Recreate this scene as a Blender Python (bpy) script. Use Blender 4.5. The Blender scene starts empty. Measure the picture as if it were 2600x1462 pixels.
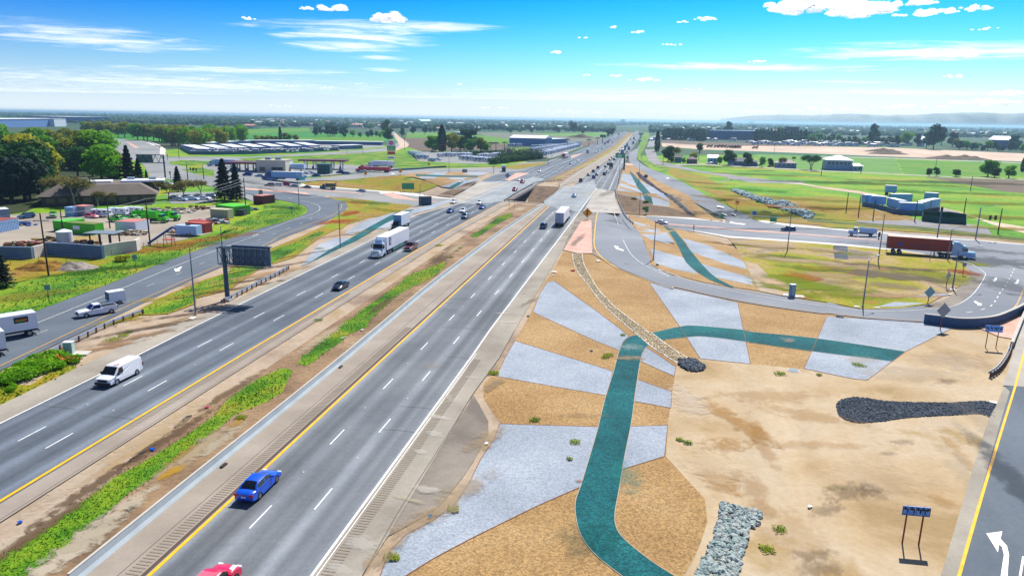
import bpy, bmesh, math, random
import numpy as np
from mathutils import Vector, Matrix, noise as mnoise
random.seed(7)
SC = bpy.context.scene
COL = SC.collection
# ---------------------------------------------------------------- camera model (photo pixels 2600 x 1462)
FPX, CAMH = 1790.0, 31.0
HZ0, HSL = 300.5, 0.0158
RO = math.atan(HSL); TH = math.atan((731-HZ0)*math.cos(RO)/FPX)
CF = Vector((0, math.cos(TH), -math.sin(TH))); U0 = Vector((0, math.sin(TH), math.cos(TH))); R0 = Vector((1, 0, 0))
CR = math.cos(RO)*R0+math.sin(RO)*U0; CU = -math.sin(RO)*R0+math.cos(RO)*U0
ZO = {'A':(0,260,3.917),'B':(400,260,3.917),'C':(1000,260,3.917),'D':(1600,260,3.916),'E':(2050,260,3.916),'F':(0,560,3.294),
      'G':(500,500,3.623),'H':(1100,440,3.623),'I':(1650,540,4.528),'J':(2100,560,4.262),'K':(0,900,2.5786),'L':(600,900,2.5786),
      'M':(1200,800,2.189),'N':(1900,800,2.189),'S':(1450,290,9.66),'T':(1450,400,9.66),'Y':(0,420,4.83),'Z':(520,380,5.152),
      'X':(1000,340,5.152),'V':(0,0,.9908),'P':(0,0,1)}
def q(spec):
    "photo points read off enlarged views: 'H 12,34 56,78 C 9,9'"
    out = []; o = ZO['P']
    for t in spec.split():
        if t in ZO: o = ZO[t]
        else:
            a, b = t.split(','); out.append((o[0]+float(a)/o[2], o[1]+float(b)/o[2]))
    return out
# valley in which the cross street passes under the freeway
AX0 = (4.5, 291.5); AD = (.859, -.512); AN = (.512, .859); DEP = 5.5
def sm(a, b, x):
    t = min(1, max(0, (x-a)/(b-a))); return t*t*(3-2*t)
def TS(x, y):
    dx, dy = x-AX0[0], y-AX0[1]
    return dx*AD[0]+dy*AD[1], dx*AN[0]+dy*AN[1]
def T(x, y):
    t, s = TS(x, y)
    if abs(t) > 165 or s > 44 or s < -80: return 0.
    D = DEP*(1-sm(62, 160, abs(t)))
    wn = 5+55*sm(46, 75, abs(t))
    if s < -17: k = max(0, 1-(-17-s)/wn)
    elif s > 19: k = max(0, 1-(s-19)/25.)
    else: k = 1
    return -D*k
def ray(p):
    return (CF+CR*((p[0]-1300)/FPX)-CU*((p[1]-731)/FPX))
def W(p, z=None):
    "photo point -> world point on the ground (or on the level z)"
    d = ray(p)
    if d.z > -1e-4: d.z = -1e-4
    if z is not None:
        k = (CAMH-z)/-d.z; return Vector((k*d.x, k*d.y, z))
    k = CAMH/-d.z; x, y = k*d.x, k*d.y
    t, s = TS(x, y)
    if abs(t) > 170 or s > 46 or s < -140: return Vector((x, y, 0))
    k1 = (CAMH+DEP+.1)/-d.z; k = k-1e-3; n = 120
    prev = k
    for i in range(n+1):
        kk = k+(k1-k)*i/n
        if CAMH+kk*d.z <= T(kk*d.x, kk*d.y)+1e-6:
            a, b = prev, kk
            for _ in range(18):
                m = (a+b)/2
                if CAMH+m*d.z <= T(m*d.x, m*d.y)+1e-6: b = m
                else: a = m
            return Vector((b*d.x, b*d.y, T(b*d.x, b*d.y)))
        prev = kk
    return Vector((k1*d.x, k1*d.y, -DEP))
def Wq(spec, z=None): return [W(p, z) for p in q(spec)]
def W1(spec, z=None): return W(q(spec)[0], z)
def pix(v):
    p = Vector(v)-Vector((0, 0, CAMH)); d = p.dot(CF)
    return 1300+FPX*p.dot(CR)/d, 731-FPX*p.dot(CU)/d
def hgt(base, top):
    "metres between a ground point and the photo row of its top"
    b = W1(base); yt = q(top)[0][1]; lo, hi = 0, 90
    for _ in range(40):
        m = (lo+hi)/2
        if pix((b.x, b.y, b.z+m))[1] > yt: lo = m
        else: hi = m
    return lo
# ---------------------------------------------------------------- objects
def tag(o, label=None, cat=None, group=None, kind=None):
    if label: o['label'] = label
    if cat: o['category'] = cat
    if group: o['group'] = group
    if kind: o['kind'] = kind
    return o
def thing(name, label, cat, loc=(0, 0, 0), rz=0, group=None):
    o = bpy.data.objects.new(name, None); COL.objects.link(o); o.empty_display_size = .3
    o.location = loc; o.rotation_euler = (0, 0, rz)
    return tag(o, label, cat, group)
def link(name, me, parent=None):
    o = bpy.data.objects.new(name, me); COL.objects.link(o)
    if parent: o.parent = parent
    return o
KIDS = {}
def dup(root, loc, rz, label=None, group=None, scale=None, name=None):
    def cp(o, par):
        c = o.copy(); COL.objects.link(c)
        if par: c.parent = par
        for ch in o.children: cp(ch, c)
        return c
    r = cp(root, None); r.location = loc; r.rotation_euler = (0, 0, rz)
    if scale: r.scale = scale if hasattr(scale, '__len__') else (scale,)*3
    if label: r['label'] = label
    if group: r['group'] = group
    if name: r.name = name
    return r
class MB:
    def __init__(s): s.v = []; s.f = []; s.m = []
    def add(s, v, f, m=0):
        n = len(s.v); s.v += [tuple(a) for a in v]; s.f += [tuple(i+n for i in a) for a in f]; s.m += [m]*len(f); return s
    def box(s, c, d, rz=0, m=0, top=(1, 1), sh=(0, 0)):
        x, y, z = d[0]/2, d[1]/2, d[2]/2; V = []
        cs, sn = math.cos(rz), math.sin(rz)
        for zz, k in ((-z, (1, 1)), (z, top)):
            for a, b in ((-1, -1), (1, -1), (1, 1), (-1, 1)):
                X = a*x*k[0]+(sh[0] if zz > 0 else 0); Y = b*y*k[1]+(sh[1] if zz > 0 else 0)
                V.append((c[0]+X*cs-Y*sn, c[1]+X*sn+Y*cs, c[2]+zz))
        return s.add(V, [(3, 2, 1, 0), (4, 5, 6, 7), (0, 1, 5, 4), (1, 2, 6, 5), (2, 3, 7, 6), (3, 0, 4, 7)], m)
    def cyl(s, a, b, r0, r1=None, n=8, m=0, caps=True):
        a = Vector(a); b = Vector(b); r1 = r0 if r1 is None else r1
        d = (b-a).normalized(); u = d.orthogonal().normalized(); w = d.cross(u); V = []
        for p, r in ((a, r0), (b, r1)):
            for i in range(n):
                t = 2*math.pi*i/n; V.append(p+u*(r*math.cos(t))+w*(r*math.sin(t)))
        F = [(i, (i+1) % n, n+(i+1) % n, n+i) for i in range(n)]
        if caps: F += [tuple(range(n-1, -1, -1)), tuple(range(n, 2*n))]
        return s.add(V, F, m)
    def tube(s, pts, r, n=6, m=0):
        for a, b in zip(pts[:-1], pts[1:]): s.cyl(a, b, r, r, n, m)
        return s
    def prism(s, poly, z0, z1, m=0):
        n = len(poly); V = [(p[0], p[1], z0) for p in poly]+[(p[0], p[1], z1) for p in poly]
        ar = sum(poly[i][0]*poly[(i+1) % n][1]-poly[(i+1) % n][0]*poly[i][1] for i in range(n))
        if ar < 0: V = V[:n][::-1]+V[n:][::-1]
        return s.add(V, [tuple(range(n-1, -1, -1)), tuple(range(n, 2*n))]+[(i, (i+1) % n, n+(i+1) % n, n+i) for i in range(n)], m)
    def xz(s, prof, y0, y1, m=0):
        "profile in x-z, extruded along y"
        n = len(prof); V = [(p[0], y0, p[1]) for p in prof]+[(p[0], y1, p[1]) for p in prof]
        return s.add(V, [tuple(range(n)), tuple(range(2*n-1, n-1, -1))]+[(i, n+i, n+(i+1) % n, (i+1) % n) for i in range(n)], m)
    def build(s, name, mats, parent=None, smooth=False, fix=False):
        me = bpy.data.meshes.new(name); me.from_pydata(s.v, [], s.f)
        mats = mats if isinstance(mats, (list, tuple)) else [mats]
        for m in mats: me.materials.append(m)
        if len(mats) > 1: me.polygons.foreach_set('material_index', s.m)
        if fix:
            bm = bmesh.new(); bm.from_mesh(me); bmesh.ops.recalc_face_normals(bm, faces=bm.faces); bm.to_mesh(me); bm.free()
        if smooth: me.polygons.foreach_set('use_smooth', [True]*len(me.polygons))
        me.update()
        return link(name, me, parent)
# ---------------------------------------------------------------- materials
def C3(h): 
    h = h.lstrip('#'); v = [int(h[i:i+2], 16)/255 for i in (0, 2, 4)]
    return tuple((c/12.92 if c <= .04045 else ((c+.055)/1.055)**2.4) for c in v)+(1,)
MATS = {}
def nmat(name):
    m = bpy.data.materials.new(name); m.use_nodes = True; nt = m.node_tree
    return m, nt, nt.nodes['Principled BSDF']
def mat(name, col, rough=.55, metal=0, var=0, spec=None, vscale=3., emit=None, coat=0):
    if name in MATS: return MATS[name]
    m, nt, b = nmat(name)
    if isinstance(col, str): col = C3(col)
    if len(col) == 3: col = tuple(col)+(1,)
    b.inputs['Base Color'].default_value = col; b.inputs['Roughness'].default_value = rough; b.inputs['Metallic'].default_value = metal
    if spec is not None: b.inputs['Specular IOR Level'].default_value = spec
    if coat: b.inputs['Coat Weight'].default_value = coat; b.inputs['Coat Roughness'].default_value = .05
    if emit: b.inputs['Emission Color'].default_value = col; b.inputs['Emission Strength'].default_value = emit
    if var:
        tc = nt.nodes.new('ShaderNodeTexCoord'); n = nt.nodes.new('ShaderNodeTexNoise'); n.inputs['Scale'].default_value = vscale; n.inputs['Detail'].default_value = 5
        nt.links.new(tc.outputs['Object'], n.inputs['Vector'])
        mp = nt.nodes.new('ShaderNodeMapRange'); mp.inputs[1].default_value = .3; mp.inputs[2].default_value = .7
        mp.inputs[3].default_value = 1-var; mp.inputs[4].default_value = 1+var
        nt.links.new(n.outputs['Fac'], mp.inputs[0])
        mx = nt.nodes.new('ShaderNodeVectorMath'); mx.operation = 'SCALE'; mx.inputs[0].default_value = col[:3]
        nt.links.new(mp.outputs[0], mx.inputs['Scale']); nt.links.new(mx.outputs[0], b.inputs['Base Color'])
    MATS[name] = m; return m
def gmat(name, cols, scale=.1, fine=None, streak=None, bump=0, rough=.9, det=6, rot=0, spec=.2, fs=2., lo=.35, hi=.65, speck=None, wp=1.):
    """ground material in world metres: colour bands by broad noise, a fine grain, optional streaks along a heading"""
    if name in MATS: return MATS[name]
    m, nt, b = nmat(name); N = nt.nodes.new; L = nt.links.new
    b.inputs['Roughness'].default_value = rough; b.inputs['Specular IOR Level'].default_value = spec
    geo = N('ShaderNodeNewGeometry')
    n1 = N('ShaderNodeTexNoise'); n1.inputs['Scale'].default_value = scale; n1.inputs['Detail'].default_value = det; n1.inputs['Roughness'].default_value = .6
    n1.inputs['Distortion'].default_value = .3*wp
    L(geo.outputs['Position'], n1.inputs['Vector'])
    rp = N('ShaderNodeValToRGB'); e = rp.color_ramp.elements
    k = len(cols)
    while len(e) < k: e.new(.5)
    for i, c in enumerate(cols):
        e[i].position = lo+(hi-lo)*i/(k-1) if k > 1 else .5; e[i].color = C3(c) if isinstance(c, str) else tuple(c)+(1,)
    L(n1.outputs['Fac'], rp.inputs[0]); out = rp.outputs[0]
    def mul(out, fac):
        mx = N('ShaderNodeVectorMath'); mx.operation = 'SCALE'; L(out, mx.inputs[0]); L(fac, mx.inputs['Scale']); return mx.outputs[0]
    def rng(src, a, b_, c, d):
        mp = N('ShaderNodeMapRange'); mp.inputs[1].default_value = a; mp.inputs[2].default_value = b_; mp.inputs[3].default_value = c; mp.inputs[4].default_value = d
        L(src, mp.inputs[0]); return mp.outputs[0]
    if fine:
        n2 = N('ShaderNodeTexNoise'); n2.inputs['Scale'].default_value = fs; n2.inputs['Detail'].default_value = 4; n2.inputs['Roughness'].default_value = .75
        L(geo.outputs['Position'], n2.inputs['Vector']); out = mul(out, rng(n2.outputs['Fac'], .3, .7, 1-fine, 1+fine))
        if bump:
            bp = N('ShaderNodeBump'); bp.inputs['Strength'].default_value = bump; bp.inputs['Distance'].default_value = .1
            L(n2.outputs['Fac'], bp.inputs['Height']); L(bp.outputs[0], b.inputs['Normal'])
    if streak:
        for (sx, sy, amt, ang) in streak:
            mp = N('ShaderNodeMapping'); mp.vector_type = 'TEXTURE'; mp.inputs['Rotation'].default_value = (0, 0, -ang); 
            mp.inputs['Scale'].default_value = (1/sx, 1/sy, 1)
            L(geo.outputs['Position'], mp.inputs['Vector'])
            n3 = N('ShaderNodeTexNoise'); n3.inputs['Scale'].default_value = 1; n3.inputs['Detail'].default_value = 3
            L(mp.outputs[0], n3.inputs['Vector']); out = mul(out, rng(n3.outputs['Fac'], .32, .68, 1-amt, 1+amt))
    if 'LANES' in globals() and name in LANES:
        sp = N('ShaderNodeSeparateXYZ'); L(geo.outputs['Position'], sp.inputs[0])
        def MM(op, a, b_=0):
            n_ = N('ShaderNodeMath'); n_.operation = op
            for i_, v_ in enumerate((a, b_)):
                if isinstance(v_, (int, float)): n_.inputs[i_].default_value = v_
                else: L(v_, n_.inputs[i_])
            return n_.outputs[0]
        u = MM('SUBTRACT', MM('MULTIPLY', sp.outputs[0], math.cos(HD)), MM('MULTIPLY', sp.outputs[1], math.sin(HD)))
        w1 = MM('COSINE', MM('MULTIPLY', MM('SUBTRACT', u, LANES[name]), 2*math.pi/3.7)); w2 = MM('COSINE', MM('MULTIPLY', MM('SUBTRACT', u, LANES[name]+.9), 4*math.pi/3.7))
        mp = N('ShaderNodeMapping'); mp.inputs['Scale'].default_value = (.03, .012, 1); L(geo.outputs['Position'], mp.inputs[0]); n4 = N('ShaderNodeTexNoise'); n4.inputs['Scale'].default_value = 1; L(mp.outputs[0], n4.inputs['Vector'])
        k = MM('MULTIPLY', n4.outputs['Fac'], .5); out = mul(out, MM('SUBTRACT', 1.0, MM('ADD', MM('MULTIPLY', w1, k), MM('MULTIPLY', MM('MULTIPLY', w2, k), .45))))
    if speck:
        c, ss, th = speck
        v = N('ShaderNodeTexVoronoi'); v.inputs['Scale'].default_value = ss; L(geo.outputs['Position'], v.inputs['Vector'])
        rr = N('ShaderNodeValToRGB'); rr.color_ramp.elements[0].position = 0; rr.color_ramp.elements[0].color = (1-th, 1-th, 1-th, 1)
        rr.color_ramp.elements[1].position = 1; rr.color_ramp.elements[1].color = (1+th*.9, 1+th*.9, 1+th*.9, 1)
        sx = N('ShaderNodeSeparateColor'); L(v.outputs['Color'], sx.inputs[0]); L(sx.outputs[0], rr.inputs[0])
        mm = N('ShaderNodeVectorMath'); mm.operation = 'MULTIPLY'; L(out, mm.inputs[0]); L(rr.outputs[0], mm.inputs[1]); out = mm.outputs[0]
    L(out, b.inputs['Base Color'])
    MATS[name] = m; return m
# ---------------------------------------------------------------- ground sheets
STEP = 3.0
def cutgrid(bm):
    ts = []; ss = []
    for v in bm.verts:
        t, s = TS(v.co.x, v.co.y); ts.append(t); ss.append(s)
    t0, t1, s0, s1 = min(ts), max(ts), min(ss), max(ss)
    if t1 < -165 or t0 > 165 or s1 < -80 or s0 > 46: return False
    a3 = Vector((AX0[0], AX0[1], 0)); ad = Vector((AD[0], AD[1], 0)); an = Vector((AN[0], AN[1], 0))
    sl = [-80+6*i for i in range(10)]+[-22, -19.5, -17, -9, 0, 9, 19]+[19+5*i for i in range(1, 6)]
    tl = [i*7. for i in range(-24, 25)]
    for s in sl:
        if s0 < s < s1:
            bmesh.ops.bisect_plane(bm, geom=bm.verts[:]+bm.edges[:]+bm.faces[:], plane_co=a3+an*s, plane_no=an)
    for t in tl:
        if t0 < t < t1:
            g = [f for f in bm.faces if any(-81 < TS(v.co.x, v.co.y)[1] < 45 for v in f.verts)]
            ed = {e for f in g for e in f.edges}; ve = {v for f in g for v in f.verts}
            bmesh.ops.bisect_plane(bm, geom=list(ve)+list(ed)+g, plane_co=a3+ad*t, plane_no=ad)
    return True
LAYER = [0]
def sheet(name, m, pts, lay=None, flat=False, kind='structure', off=None, holes=None, parent=None):
    """one ground surface from an outline (photo-point string or world points), draped over the terrain"""
    if isinstance(pts, str): pts = Wq(pts, 0 if flat else None)
    if lay is None: LAYER[0] += 1; lay = LAYER[0]
    bm = bmesh.new()
    P2 = [Vector((p[0], p[1], 0)) for p in pts]
    vs = [bm.verts.new(p) for p in P2]
    from mathutils.geometry import tessellate_polygon
    for tri in tessellate_polygon([P2]):
        try: bm.faces.new([vs[i] for i in tri])
        except ValueError: pass
    dz = off if off is not None else .003*lay
    if not flat and cutgrid(bm):
        bmesh.ops.triangulate(bm, faces=[f for f in bm.faces if len(f.verts) > 4])
        for v in bm.verts:
            t = T(v.co.x, v.co.y); v.co.z = t+dz+(.0 if t > -.01 else .006*lay)
    else:
        for v in bm.verts: v.co.z = dz
    bmesh.ops.recalc_face_normals(bm, faces=bm.faces)
    for f in bm.faces:
        if f.normal.z < 0: f.normal_flip()
    me = bpy.data.meshes.new(name); bm.to_mesh(me); bm.free(); me.materials.append(m)
    o = link(name, me, parent)
    if kind: o['kind'] = kind
    return o
def ribbon(a, b): return list(a)+list(b)[::-1]
def resample(pl, step):
    out = [Vector(pl[0])]; acc = 0
    pl = [Vector(p) for p in pl]
    for p, r in zip(pl[:-1], pl[1:]):
        L = (r-p).length; d = step-acc
        while d <= L:
            out.append(p+(r-p)*(d/L)); d += step
        acc = L-(d-step)
    out.append(pl[-1]); return out
def offs(pl, d):
    "offset a polyline sideways (right positive)"
    out = []
    for i, p in enumerate(pl):
        a = pl[max(0, i-1)]; b = pl[min(len(pl)-1, i+1)]; t = (Vector(b)-Vector(a)); t.z = 0; t.normalize()
        out.append(Vector((p[0]+t.y*d, p[1]-t.x*d, p[2] if len(p) > 2 else 0)))
    return out
def lines(name, m, specs, z, flat=True):
    """painted lines gathered as one marking object: specs = (polyline, width, dash, gap, phase)"""
    mb = MB()
    for pl, w, dash, gap, ph in specs:
        pl = [Vector((p[0], p[1], 0)) for p in pl]
        S = [0]
        for a, b in zip(pl[:-1], pl[1:]): S.append(S[-1]+(b-a).length)
        def at(s):
            for i in range(len(pl)-1):
                if s <= S[i+1] or i == len(pl)-2:
                    k = (s-S[i])/max(1e-6, S[i+1]-S[i]); return pl[i]+(pl[i+1]-pl[i])*k
        segs = []
        if dash:
            s = ph
            while s < S[-1]:
                segs.append((max(0, s), min(S[-1], s+dash))); s += dash+gap
        else: segs = [(S[i], S[i+1]) for i in range(len(S)-1)]
        for s0, s1 in segs:
            n = max(1, int((s1-s0)/(5 if not flat else 40)))
            for j in range(n):
                a = at(s0+(s1-s0)*j/n); b = at(s0+(s1-s0)*(j+1)/n)
                if (b-a).length < 1e-4: continue
                t = (b-a).normalized()*0 + (b-a).normalized(); nn = Vector((t.y, -t.x, 0))*w/2
                V = [a-nn, a+nn, b+nn, b-nn]
                V = [(v.x, v.y, z+(0 if flat else T(v.x, v.y)+(.1 if T(v.x, v.y) < -.01 else 0))) for v in V]
                mb.add(V, [(0, 1, 2, 3)])
    o = mb.build(name, m); o['kind'] = 'structure'; return o
def cr(pts, n=5):
    "smooth a row of photo points (Catmull-Rom)"
    P = [pts[0]]+list(pts)+[pts[-1]]; out = []
    for i in range(1, len(P)-2):
        p0, p1, p2, p3 = P[i-1:i+3]
        for j in range(n):
            t = j/n
            out.append(tuple(.5*((2*p1[k])+(-p0[k]+p2[k])*t+(2*p0[k]-5*p1[k]+4*p2[k]-p3[k])*t*t+(-p0[k]+3*p1[k]-3*p2[k]+p3[k])*t**3) for k in (0, 1)))
    out.append(P[-2]); return out
def WC(spec, z=None, n=5): return [W(p, z) for p in cr(q(spec), n)]
HD = math.radians(10)      # heading of the freeway, clockwise from +Y
# ---- materials of the ground
g_far = gmat('far_farmland', ['#1f4a2c', '#2c5a2c', '#454e38', '#1c4230', '#486a34'], .003, .3, lo=.35, hi=.65, fs=.03, det=8)
g_green = gmat('green_grass', ['#335f0c', '#4a7a0c', '#6c8a14', '#8a8a24'], .09, .5, bump=.3, fs=2.5, lo=.35, hi=.65)
g_med = gmat('meadow_grass', ['#42780a', '#568c0a', '#7a960c', '#908c14'], .03, .36, bump=.2, fs=.5, lo=.35, hi=.66)
g_yel = gmat('yellow_grass', ['#66780c', '#7c7c10', '#8e7c18', '#86682a', '#9a8050'], .05, .4, bump=.2, fs=1.6, lo=.35, hi=.68)
g_olive = gmat('olive_patchy_grass', ['#74685a', '#a08a6a', '#98863c', '#8c860a', '#74800a', '#946410'], .05, .35, bump=.2, fs=1.5, lo=.38, hi=.64)
g_orange = gmat('rusty_grass', ['#8a5a1a', '#8a8412', '#6f8a12'], .08, .35, fs=2, lo=.4, hi=.62)
g_dirt = gmat('sandy_dirt', ['#847060', '#9e8c78', '#ac9a86', '#a48e72', '#96805c'], .06, .13, bump=.25, fs=1.6, lo=.34, hi=.66, det=9)
g_dirt2 = gmat('bare_site_dirt', ['#98805a', '#aa9270', '#b29d7e', '#b6a48a', '#a0875e'], .07, .1, bump=.3, fs=1.8, lo=.34, hi=.66, det=10, streak=[(.3, .02, .06, .3)])
g_brown = gmat('brown_dirt', ['#6e5843', '#8a7055', '#9c8266'], .12, .25, bump=.4, fs=2, lo=.35, hi=.65)
g_bank = gmat('dark_bank_dirt', ['#5a4a3c', '#7a6450', '#6a5444'], .2, .3, bump=.5, fs=1.5)
LANES = {'worn_asphalt': -52.4, 'worn_grey_asphalt': -29.7}
g_road = gmat('worn_asphalt', ['#565e69', '#606872', '#6a7179'], .05, .12, fs=3, lo=.35, hi=.65, streak=[(.42, .008, .24, HD), (1.5, .015, .1, HD), (.08, .1, .08, HD)], rough=.85)
g_roadR = gmat('worn_grey_asphalt', ['#666b71', '#70757b', '#7b7f84'], .05, .12, fs=3, lo=.35, hi=.65, streak=[(.42, .008, .22, HD), (1.5, .015, .1, HD), (.08, .1, .08, HD)], rough=.85)
g_ramp = gmat('ramp_asphalt', ['#727780', '#7c8088', '#868a90'], .03, .08, fs=3, lo=.35, hi=.65, streak=[(.05, .05, .06, .9)], rough=.85)
g_rampd = gmat('dark_ramp_asphalt', ['#545d68', '#5e6771', '#68707a'], .04, .1, fs=3, lo=.35, hi=.65, streak=[(.4, .02, .06, .35)], rough=.85)
g_shou = gmat('shoulder_asphalt', ['#8a8176', '#979084', '#a39b8e'], .09, .09, fs=3, lo=.35, hi=.65, streak=[(.5, .02, .06, HD)])
g_shoud = gmat('dark_patch_asphalt', ['#6f675e', '#827a70', '#8e857a'], .12, .1, fs=3, lo=.35, hi=.65)
g_tan = gmat('tan_shoulder_concrete', ['#8c8277', '#968b80', '#9f958a'], .12, .06, fs=4, lo=.35, hi=.65)
g_conc = gmat('pale_concrete', ['#9c958c', '#a8a198', '#b2aca4'], .08, .06, fs=3, lo=.35, hi=.65, streak=[(.4, .02, .05, HD)])
g_bridge = gmat('bridge_deck_concrete', ['#84898e', '#8f9498', '#9a9ea2'], .08, .06, fs=3, lo=.35, hi=.65, streak=[(.4, .02, .07, HD)])
g_walk = gmat('white_sidewalk_concrete', ['#c9c4bd', '#d6d1ca'], .1, .05, fs=3)
g_pink = gmat('pink_stamped_concrete', ['#bf9484', '#c8a090', '#d0ac9e'], .25, .08, fs=3, lo=.35, hi=.65)
g_gtan = gmat('tan_gravel', ['#94744a', '#a08054', '#aa8c62'], .08, .14, bump=.5, fs=4, lo=.35, hi=.65, speck=('', 7, .34))
g_gblue = gmat('blue_grey_gravel', ['#8a929c', '#969ea9', '#a4abb4'], .08, .1, bump=.5, fs=4, lo=.35, hi=.65, speck=('', 7, .2))
g_gteal = gmat('teal_gravel', ['#0a4a4f', '#11585d', '#1c6668'], .12, .2, bump=.5, fs=4, lo=.35, hi=.65, speck=('', 7, .42))
g_cob = gmat('cobble_bed', ['#a09070', '#b8a684', '#c8b898'], .4, .2, bump=.8, fs=5, speck=('', 3.2, .5))
g_dkrock = gmat('dark_crushed_rock', ['#3c4048', '#4d515a', '#5d616a'], .3, .3, bump=.8, fs=5, speck=('', 4, .6))
g_yard = gmat('yard_ground', ['#8d8377', '#9d9385', '#a89c8b'], .04, .1, fs=2, lo=.35, hi=.65)
g_lot = gmat('lot_asphalt', ['#7c7e80', '#888a8a', '#949492'], .03, .1, fs=1.5)
g_plow = gmat('ploughed_soil', ['#5a4a3e', '#6b5a4b', '#5f5346'], .02, .2, fs=.6)
g_plowg = gmat('grey_ploughed_soil', ['#5f6258', '#6f7060', '#617050'], .02, .2, fs=.4)
g_fgreen = gmat('crop_green', ['#1f6e1a', '#2f7c22', '#44842a'], .01, .15, fs=.3)
g_fgreen2 = gmat('pale_crop_green', ['#4a7e24', '#5f8a30', '#547e34'], .01, .2, fs=.2)
g_field = gmat('bright_meadow', ['#3f760a', '#52840c', '#68820f'], .03, .3, fs=.4)
g_grav = gmat('gravel_lane', ['#7d7b80', '#8a878a', '#97928c'], .05, .15, fs=2)
g_const = gmat('graded_earth', ['#b39a86', '#c2aa94', '#cdb8a4'], .02, .12, fs=.3)
p_white = gmat('white_road_paint', ['#dcdcdc', '#eaeaea', '#f2f2f2'], 1.5, .08, fs=6, rough=.6)
p_wworn = gmat('worn_white_road_paint', ['#b4b4b4', '#cfcfcf', '#e0e0e0'], 1.5, .12, fs=6, rough=.6)
p_yel = gmat('yellow_road_paint', ['#f0a800', '#f7b400', '#fcbe10'], 1., .08, fs=6, rough=.6)
p_yworn = gmat('worn_yellow_road_paint', ['#b9966a', '#c29a5a', '#cda050'], 1., .1, fs=6, rough=.6)
p_dark = mat('groove_shadow_grey', '#877b6c', .95)
p_joint = mat('joint_dark_grey', '#5a5650', .95)
# ---- far ground
big = [(-16000, -300), (16000, -300), (16000, 22790), (-16000, 22790)]
sheet('far_ground', g_far, big, lay=0, off=0)
LAYER[0] = 0
# ---- mid ground
sheet('right_meadow', g_med, 'P 1630,395 1700,395 2100,392 2900,425 2900,640 2600,628 2100,592 1870,560 1780,520 1690,460 1632,412')
sheet('left_meadow', g_med, 'P -300,430 430,380 800,352 1300,400 1400,430 1150,500 900,560 -300,800')
sheet('site_dirt', g_dirt, [(-170, 5), (120, 5), (130, 120), (150, 190), (60, 290), (30, 420), (-10, 470), (-60, 420), (-70, 330), (-60, 200), (-110, 60)])
# fields
LAYER[0] = 3
sheet('field', g_fgreen, 'A 1240,165 1900,185 1880,225 1240,190')
sheet('field', g_fgreen2, 'A 0,110 1200,150 1200,165 500,140 0,140')
sheet('field', g_fgreen, 'P 200,342 640,330 1010,345 1010,362 700,372 230,352')
sheet('field', g_field, 'B 620,270 1500,255 1530,290 900,310 620,290')
sheet('field', g_field, 'B 1400,350 2250,340 2250,395 1650,410 1400,385')
sheet('field', g_fgreen2, 'C 130,300 700,300 720,320 130,330')
sheet('field', g_field, 'C 130,330 660,322 900,330 1140,360 1150,430 820,390 450,355 120,355')
sheet('field', g_plowg, 'C 800,300 1300,298 2090,340 2080,420 1700,415 1180,370 900,330')
sheet('field', g_fgreen2, 'C 1430,310 2150,300 2080,345 1500,330')
sheet('field', g_plow, 'C 95,355 250,360 460,360 700,370 1130,420 1100,470 280,490 150,450')
sheet('field', g_field, 'C 1140,455 1370,455 1340,485 1190,490')
sheet('field', g_plow, 'C 1850,395 2080,385 2100,420 1880,440')
LAYER[0] = 3
# left fields beyond the grove
sheet('field', g_plow, 'E 1150,745 2154,775 2154,905 1900,880 1500,800')
sheet('field', g_field, 'E 890,570 1280,580 1700,600 2154,610 2154,740 1300,745 960,715')
sheet('field', g_fgreen2, 'E 80,545 870,560 940,710 560,700 0,680 0,545')
sheet('field', g_fgreen2, 'D 1260,515 1958,540 1958,680 1660,670 1260,600')
sheet('field', g_plow, 'D 320,375 750,395 1958,425 1958,440 750,435 320,410')
sheet('graded_earth', g_const, 'D 310,405 750,430 1958,440 E 800,450 2154,510 2500,530 2500,600 2154,590 850,540 0,512 D 1900,512 750,472 320,440')
sheet('ditch_verge', gmat('dark_verge_grass', ['#1f5a3a', '#2f6a42'], .05, .3), 'D 750,470 1900,512 E 850,545 2154,590 2500,600 2500,615 2154,606 850,560 0,540 D 1900,540 800,490')
sheet('lane', g_conc, 'E 0,676 560,694 1200,728 2154,764 2500,780 2500,787 2154,772 1200,736 560,701 0,684')
sheet('lane', g_conc, 'E 0,532 850,553 1900,590 2154,600 2154,606 1900,597 850,560 0,540')
sheet('gravel_track', g_grav, 'D 850,800 1000,775 900,700 1050,730 1400,770 1760,785 1700,812 1500,805 1200,800 1000,760')
sheet('dirt_track', g_const, 'D 1500,805 1700,805 1958,845 E 0,820 500,880 830,945 820,962 500,905 0,838 D 1958,858 1700,818')
sheet('dirt_track', g_const, 'E 1310,1040 1500,1085 1800,1180 2154,1240 2400,1280 2400,1340 2154,1300 1850,1220 1560,1110 1310,1060')
sheet('gravel_pad', g_grav, 'E 450,1140 1040,1150 1160,1190 1580,1210 1780,1240 1840,1320 1600,1310 1200,1250 850,1225 500,1195')
sheet('gravel_pad', g_grav, 'E 1310,1050 1500,1090 1560,1130 1400,1130 1320,1090')
sheet('dry_grass', g_yel, 'D 930,860 1100,900 1400,930 1958,940 E 0,930 500,960 550,1040 1000,1130 1080,1180 400,1180 0,1150 D 1700,1170 1500,1080 1250,970 1060,880')
sheet('dry_grass', g_yel, 'D 210,610 480,660 760,740 850,800 1000,860 1250,1000 1640,1130 1958,1180 E 0,1160 600,1220 1300,1300 1640,1340 2154,1390 2154,1400 0,1240 D 1958,1230 1300,1180 980,1030 560,800 300,660')
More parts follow.
